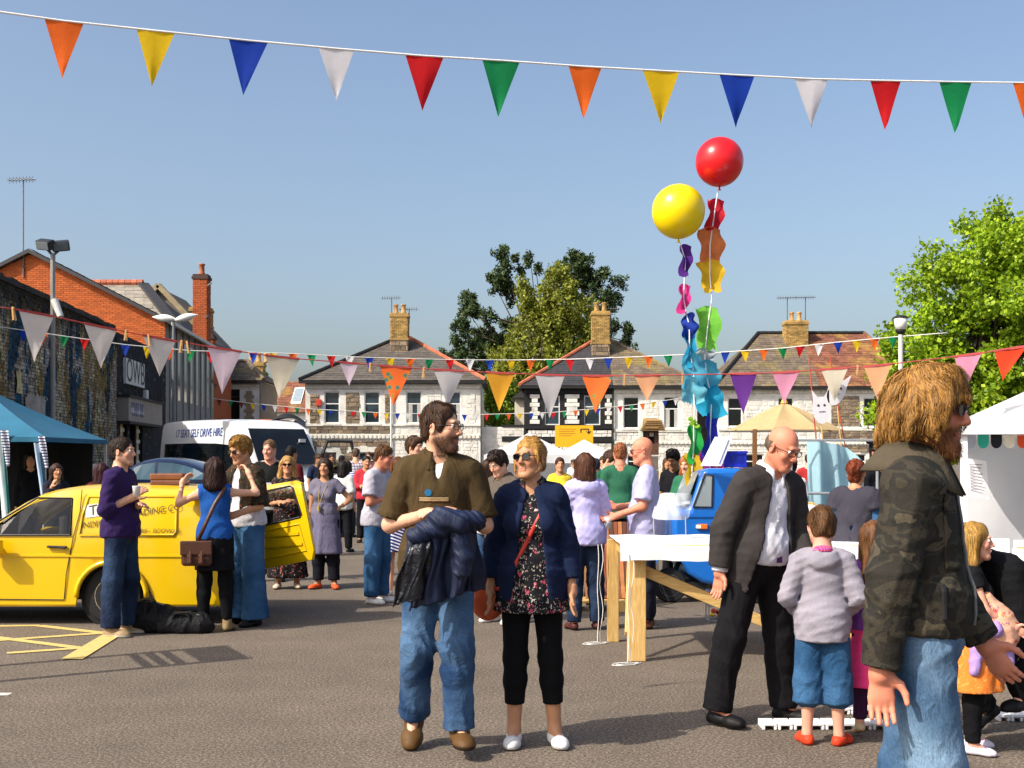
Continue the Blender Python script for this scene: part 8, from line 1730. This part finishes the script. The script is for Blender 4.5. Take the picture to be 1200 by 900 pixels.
rC, kC = person('tall man in flared blue jeans and grey vest leaning on the open van', 291, 11.45, 1.80, -48, skin='tan', hair=('tousled', '#8a642c', 1100), glass='sun', top=tee('#c4c2c6', 'vest_top', sleeve=.35, hem=.94, off=.014, jamp=.01), over=dict(name='shawl', mat=TIG, sleeve=.95, hem=1.12, off=.012, loose=.02, open=(.06, .10, 1.0), vneck=0, neckr=.075, amp=.006), bottom=jeans(D_BLUE, loose=.030, flare=.055, t1=2.03), shoes=dict(c='#1a1a1c', sole='#111'),
    pose=dict(lean=R(6), roll=R(3), head=(R(10), R(8), 0), arms={'R': ((-.5, -.45, -.7), (-.1, -.95, .05)), 'L': ((.3, -.1, -1), (-.2, -.8, -.2))}))
person('man in black printed t-shirt standing behind the open van door', 317, 15.6, 1.84, 5, skin='pink', hair=('crop', '#6b5138'), build=1.12, belly=.02, top=tee(m_stripe('#121214', '#b9b7b4', 3.2, (0,0,1), .12), sleeve=.75, hem=.85, loose=.03), bottom=slacks(), shoes=dict(c='#1a1a1c', sole='#111'), pose=dict(head=(R(-20), R(8), 0), arms=BENT))
person('smiling woman with curly blonde hair, sunglasses and floral dress behind the van door', 337, 14.7, 1.63, 8, sex='f', skin='tan', hair=('curly', '#b3864a', 900), glass='sun', top=tee(m_floral('#1c1518', [('#c9b9a8', 40, .17), ('#b04a3c', 26, .18), ('#7a6a4a', 30, .14)], 20), 'dress_top', sleeve=.9, hem=.95), bottom=dict(kind='skirt', hem=.14, r0=.15, r1=.26, mat=m_floral('#1c1518', [('#c9b9a8', 40, .15), ('#b04a3c', 26, .18)], 20), pleat=(8, .07)), shoes=dict(c='#c9b7a0', sole='#8a765c', style='sandal'), pose=dict(arms=BENT))
rF, kF = person('dark-haired woman in grey dress and orange shoes with a hand on her hip', 381, 14.65, 1.60, -6, sex='f', skin='olive', hair=('long', '#24160f', 800), build=1.05, top=tee('#6a6676', 'dress_top', sleeve=.45, hem=.95, vneck=.09, neckr=.08), bottom=[dict(kind='skirt', hem=.47, ztop=1.16, r0=.15, r1=.235, mat=cl('#67637a'), pleat=(8, .06)), dict(kind='trousers', name='leggings', mat=cl('#15161f'), off=.014, loose=.01, flare=.01, t1=1.9)], shoes=dict(c='#d2542c', sole='#a8401f', style='sandal'), pose=dict(arms=HIPL, legs={'L': ((.06, -.02, -1), (.03, .03, -1), (.5, -1, 0)), 'R': ((-.02, -.02, -1), (0, .03, -1), (-.6, -1, 0))}))
b = MB(); b.tube([kF.T(-.05,-.10,1.40), kF.T(-.045,-.165,1.25), kF.T(-.04,-.17,1.12)], .004, 5); b.tube([kF.T(.05,-.10,1.40), kF.T(-.0,-.165,1.25), kF.T(-.04,-.17,1.12)], .004, 5); b.lathe(kF.T(-.04,-.18,1.09), [(.001,-.03),(.02,-.03),(.02,.03),(.001,.03)], 10); b.build('lanyard', mat('#a8903c', .6), rF)
person('man in pale grey t-shirt and blue jeans with folded arms, seen from the side', 442, 13.2, 1.74, 66, skin='ruddy', hair=('short', '#5a3a1e', 800), build=1.02, top=tee('#a9a6b0', sleeve=.72, hem=.87, off=.014, loose=.024, jamp=.010), bottom=jeans(D_BLUE, loose=.018), shoes=dict(c='#d9d6cf', sole='#c0bcb2'), pose=dict(lean=R(3), head=(R(10), R(16), 0), arms=CROSS))
person('woman in black sleeveless top and navy patterned skirt beside the grey t-shirt man', 467, 13.9, 1.61, -12, sex='f', skin='fair', hair=('bob', '#6a3c1c', 700), top=tee('#111114', 'top', sleeve=0, tank=True, hem=.90, neckr=.085), bottom=dict(kind='skirt', hem=.56, r0=.15, r1=.21, mat=m_stripe('#2a3068', '#d2d2dc', 26, (.3,.3,1), .35)), shoes=dict(c='#d9d6cf', sole='#b0aca2'), pose=dict(head=(R(14), 0, 0), arms=CROSS))
person('tall brown-haired man in pale shirt behind the walking man\'s shoulder', 485, 15.2, 1.86, 55, skin='fair', hair=('tousled', '#452c18', 700), top=tee('#b9b6ae', 'shirt', sleeve=1.9, collar=dict()), bottom=slacks('#2a2c34'), shoes=dict(c='#2a1e16', sole='#111'))
person('man in maroon shirt turned away beside the minibus windscreen', 341, 19.5, 1.80, 150, skin='olive', hair=('short', '#17110e', 300), top=tee('#5a1420', 'shirt', sleeve=.8), bottom=jeans(D_DARK), shoes=dict(c='#222', sole='#111'))
person('woman in white blouse with a dark bag strap behind the grey dress woman', 402, 20.5, 1.57, 165, sex='f', skin='olive', hair=('bob', '#1a1210', 200), build=1.08, top=tee('#dddad4', 'blouse', sleeve=.9, hem=.82, loose=.03), bottom=slacks('#16161a'), shoes=dict(c='#1c1c1e', sole='#111'))
# ---------------------------------------------------------------- group by the trestle table and stalls
rO, kO = person('long-haired woman in lilac and blue hoodie and jeans seen from behind', 686, 11.1, 1.64, 192, sex='f', skin='fair', hair=('long', '#4a2a18', 1200), top=dict(name='hoodie', mat=cl('#b3aede', bump=.15), sleeve=1.95, hem=.86, off=.020, loose=.018, hood=True, vneck=0, neckr=.07, amp=.004, jamp=.01), bottom=jeans(D_DARK, loose=.010), shoes=dict(c='#4a2420', sole='#241414'), pose=dict(head=(R(-10), R(4), 0), arms={'L': ((.22, -.1, -1), (-.1, -.7, -.6)), 'R': ((-.22, -.1, -1), (.1, -.7, -.6))}))
HB = MB(); HB.tube([kO.T(-.165*math.cos(t), .135*math.sin(t)+.005, .885) for t in [2*math.pi*i/24 for i in range(25)]], .024, 8, caps=False); HB.build('hem_band', cl('#4a44a8'), rO, smooth=True)
rP, kP = person('bald man in lavender polo shirt and sunglasses holding a clear cup', 757, 11.25, 1.79, -100, skin='ruddy', hair=None, brow='#8a5a48', glass='sun', build=1.05, belly=.02, top=tee('#a9a7cc', 'polo_shirt', sleeve=.80, hem=.84, off=.014, loose=.026, jamp=.010, collar=dict()), bottom=jeans(m_denim('#14161f', '#262b3a'), loose=.014), shoes=dict(c='#6a4030', sole='#2a1a14'), pose=dict(head=(R(6), R(10), 0), arms={'L': ((.24, -.1, -1), (.05, -.85, -.32), None, .9), 'R': ((-.2, -.2, -1), (.2, -.9, -.1))}))
wc = Vector(rP.location)+rP.rotation_euler.to_matrix() @ Vector(kP.wr['L']+kP.fd['L']*.09+V3(0, 0, -.02)); cp = thing('clear_cup', 'clear plastic cup held by the bald man in lavender', 'cup', tuple(wc)); b = MB(); b.lathe((0,0,-.07), [(.028,0),(.040,.11),(.041,.11),(.029,.002)], 16); b.build('cup', M_plast, cp, smooth=True)
person('ginger-haired man in bottle-green sweatshirt, back to the camera beside the bald man', 727, 14.4, 1.78, 175, skin='ruddy', hair=('crop', '#8a5230'), top=tee('#2c6048', 'sweatshirt', sleeve=1.9, hem=.88), bottom=slacks('#1a1a1d'), shoes=dict(c='#222', sole='#111'))
person('young man in dark green t-shirt looking down, left of the green sweatshirt man', 711, 14.9, 1.70, 50, skin='fair', hair=('short', '#3a2416', 400), top=tee('#23543c', sleeve=.8), bottom=slacks('#1a1a1d'), shoes=dict(c='#222', sole='#111'), pose=dict(head=(R(10), R(22), 0)))
person('ginger-haired person in green top bending beside the blue three-wheeler', 806, 14.8, 1.64, -25, sex='f', skin='fair', hair=('bob', '#9a5a2c', 400), top=tee('#2f6a50', sleeve=.7), bottom=jeans(), shoes=dict(c='#222', sole='#111'), pose=dict(arms=BENT, head=(R(-10), R(10), 0)))
person('dark-haired person in black top behind the ginger-haired one', 791, 15.6, 1.72, -40, skin='olive', hair=('tousled', '#1c1310', 400), top=tee('#15151a', sleeve=.7), bottom=slacks(), shoes=dict(c='#222', sole='#111'), pose=dict(head=(R(10), R(25), 0)))
person('dark-haired man in grey-brown jacket looking down between the walking couple', 589, 11.6, 1.67, -42, skin='fair', hair=('tousled', '#241710', 800), top=tee('#5a5148', 'jacket', sleeve=1.9, hem=.85, off=.02, collar=dict(r0=.072, r1=.11)), bottom=jeans(D_DARK), shoes=dict(c='#d0ccc8', sole='#bbb'), pose=dict(head=(0, R(26), 0), arms=BENT))
person('person in white hooded top with long brown hair left of the grey-brown jacket', 575, 13.2, 1.60, 170, sex='f', skin='fair', hair=('long', '#3a2416', 400), top=tee('#d4d2da', 'top', sleeve=1.9, hem=.85), bottom=jeans(), shoes=dict(c='#ccc8c4', sole='#bbb'))
person('short-haired person in yellow top under the low white gazebo', 656, 18.5, 1.62, 5, sex='f', skin='tan', hair=('short', '#3a1c14'), top=tee('#e0c63a', sleeve=.6), bottom=jeans(), shoes=dict(c='#333', sole='#111'))
person('person in dark cap and tan coat behind the lilac hoodie woman', 698, 19.0, 1.60, 178, skin='olive', hair=('short', '#1f2430'), top=tee('#9a7a50', 'coat', sleeve=1.9), bottom=slacks(), shoes=dict(c='#222', sole='#111'))
person('bald man half hidden behind the suited man\'s shoulder', 864, 17.0, 1.62, 40, skin='tan', hair=('bald', '#4a3a2c'), top=tee('#7a4a3c', sleeve=.7), bottom=slacks(), shoes=dict(c='#222', sole='#111'))
person('dark-haired woman in white top behind the suited man', 927, 14.5, 1.62, 170, sex='f', skin='tan', hair=('bun', '#2a1a12'), top=tee('#dcd8d4', sleeve=.8), bottom=slacks('#4a4a34'), shoes=dict(c='#222', sole='#111'))
person('woman in denim jacket and dark grey cardigan beside the pale blue cloth', 1003, 9.6, 1.58, 150, sex='f', skin='tan', hair=('bun', '#7a3a20', 400), top=tee(D_BLUE, 'denim_jacket', sleeve=1.9, hem=.9, off=.016), over=dict(name='cardigan', mat=cl('#3a3842'), sleeve=.3, hem=.72, off=.034, open=(.05,.09,.9), vneck=0, neckr=.078), bottom=dict(kind='skirt', hem=.3, r0=.15, r1=.23, mat=m_floral('#241414', [('#c2602c', 30, .2), ('#d9a83c', 26, .15)], 22)), shoes=dict(c='#a82c24', sole='#511'))
rZ, kZ = person('police officer in dark uniform and flat cap behind the man in camouflage', 1029, 12.2, 1.76, 30, skin='olive', hair=('crop', '#1a1410'), top=tee('#15161c', 'uniform', sleeve=1.9, hem=.85, collar=dict()), bottom=slacks('#121319'), shoes=dict(c='#111', sole='#0a0a0a'))
b = MB(); q_ = lambda x, y, z: Vector(kZ.Hd(x, y, z)); b.grid(lambda u, v: q_((.083+.03*math.sin(math.pi*v)*(v > .3))*math.cos(2*math.pi*u)*(1 if v < .8 else (1-v)*5), .012+(.103+.03*math.sin(math.pi*v)*(v > .3))*math.sin(2*math.pi*u)*(1 if v < .8 else (1-v)*5), .07+.075*min(v, .8)/.8), 24, 10); b.build('cap', cl('#14161e'), rZ, smooth=True); b = MB(); b.grid(lambda u, v: q_((.085+.045*v)*math.cos(math.pi+math.pi*u)*.85, .012+(.103+.05*v)*math.sin(math.pi+math.pi*u), .072-.03*v), 16, 3); b.build('peak', M_blackpl, rZ)
# ---------------------------------------------------------------- left edge
person('woman with hand to her mouth beside the blue gazebo leg', 66, 16.4, 1.53, 40, sex='f', skin='tan', hair=('long', '#3a2418', 200), top=tee('#23202c', sleeve=1.9), bottom=slacks(), shoes=dict(c='#222', sole='#111'), pose=dict(arms={'R': ((-.2, -.5, -.8), (.3, -.3, 1.0)), 'L': ((.2, -.4, -1), (-.5, -.7, .2))}))
person('figure in dark maroon hood behind the man in purple', 119, 14.2, 1.54, 185, sex='f', skin='tan', hair=('long', '#3a0f12', 400), top=tee('#45141a', 'hooded_top', sleeve=1.9, off=.03), bottom=slacks(), shoes=dict(c='#222', sole='#111'))
person('seller in dark clothes standing under the blue gazebo', 36, 18.3, 1.70, 20, skin='tan', hair=('long', '#17110e', 100), sex='f', top=tee('#121216', sleeve=1.9), bottom=slacks('#101014'), shoes=dict(c='#111', sole='#111'))
rD_, kD_ = person('passenger in pale beanie sitting inside the yellow van', 40, 12.45, 1.36, 60, skin='tan', hair=None, top=tee('#c9c5c2', sleeve=1.9), bottom=slacks('#2a2a30'), shoes=dict(c='#222', sole='#111'), pose=dict(legs={'L': ((.15, -1, .25), (0, -.9, -.45)), 'R': ((-.15, -1, .25), (0, -.9, -.45))}, arms=BENT), seed=3); rD_.location.z = .24
S2 = Sdf(); S2.ell(kD_.Hd(0, .012, .06), V3(.088, .108, .085)*kD_.hs, .01, kD_.Rh); S2.cut.append((kD_.Hd(0, 0, .035), kD_.Rh@V3(0, 0, -1))); obm('beanie', S2.mesh(.01), cl('#c9b98a'), rD_)
# ---------------------------------------------------------------- the crowd farther off
FAR = [('plaid-shirted man with dark jeans in the crowd below the stone house', 417, 26, 1.84, 190, 'm', 'short', '#4a3a2c', m_plaid('#c9c4cc', '#5a3a4c', '#2c2c48', 16), '#15161c'), ('dark-haired person in red shirt facing the camera in the crowd', 429, 23, 1.66, 8, 'm', 'short', '#1a1210', '#b0303c', '#15151a'),
       ('person in black jacket beside the minibus door', 400, 30, 1.70, 160, 'm', 'short', '#17120f', '#141418', '#16161a'), ('person in blue striped top beside the plaid shirt', 407, 24.5, 1.58, 170, 'f', 'bob', '#2a1a12', m_stripe('#3a5a9c', '#d8d8e0', 22), '#22242c'),
       ('brown-haired person in pink top behind the plaid shirt', 432, 32, 1.80, 20, 'm', 'short', '#5a3c22', '#c98a8c', '#20222a'), ('person in dark coat right of the red shirt', 441, 33, 1.72, 185, 'f', 'long', '#4a2f1a', '#2a2426', '#16161a'),
       ('person in navy top far behind the tall brown-haired man', 500, 34, 1.74, 150, 'm', 'short', '#2c1e14', '#26304a', '#1a1c24'), ('distant person in black in front of the white garden wall', 547, 37, 1.62, 170, 'm', 'crop', '#1a1410', '#17171c', '#15151a'),
       ('distant person in grey beside the gazebo corner post', 556, 36, 1.58, 200, 'f', 'bob', '#2c1c14', '#5a5660', '#1c1e26'), ('distant person in pale shirt far left of the gazebo', 538, 40, 1.66, 10, 'm', 'short', '#3a2a1c', '#b8b4ae', '#22242c'),
       ('person in brown top under the gazebo behind the blonde woman', 612, 30, 1.60, 0, 'f', 'long', '#2a1a12', '#7a5a40', '#22242c'), ('shop helper in white under the low gazebo', 672, 36, 1.62, 20, 'f', 'bun', '#3a2a1c', '#d4d0cc', '#22242c'),
       ('brown-haired person in blue behind the green t-shirt man', 706, 25, 1.66, 30, 'm', 'short', '#3a2818', '#3a4a7c', '#1a1c24'), ('person in beige jacket right of the bird house', 782, 24, 1.64, -20, 'f', 'long', '#4a3220', '#b09a7a', '#22242c'),
       ('person in red jacket beyond the suited man', 948, 22, 1.70, 160, 'm', 'short', '#2a1c14', '#9a2c2c', '#1a1c24'), ('man in navy fleece near the minibus bonnet', 372, 27, 1.72, 40, 'm', 'short', '#3a2a1c', '#222c44', '#20222a'),
       ('woman in cream cardigan deep in the crowd', 455, 28, 1.60, -30, 'f', 'bob', '#6a4a2c', '#cfc2a8', '#2a2c38'), ('man in olive shirt near the stone house door', 389, 36, 1.76, 0, 'm', 'short', '#2c1e14', '#5c5a3c', '#20222a')]
for i, (lb, px, d_, H_, yw_, sx_, hst, hc, tc, bc) in enumerate(FAR):
    person(lb, px, d_, H_, yw_, sex=sx_, skin=['fair', 'tan', 'pink', 'olive'][i % 4], hair=(hst, hc), top=tee(tc, sleeve=[.7, 1.9, .7][i % 3]), bottom=slacks(bc) if i % 2 else jeans([D_DARK, D_MID][i % 4 // 2]), shoes=dict(c='#2a2624', sole='#161414'), pose=dict(arms=[None, BENT, CROSS][i % 3], head=(R([-20, 15, 0, 30][i % 4]), R(8), 0)), seed=i, group='people in the crowd farther off')
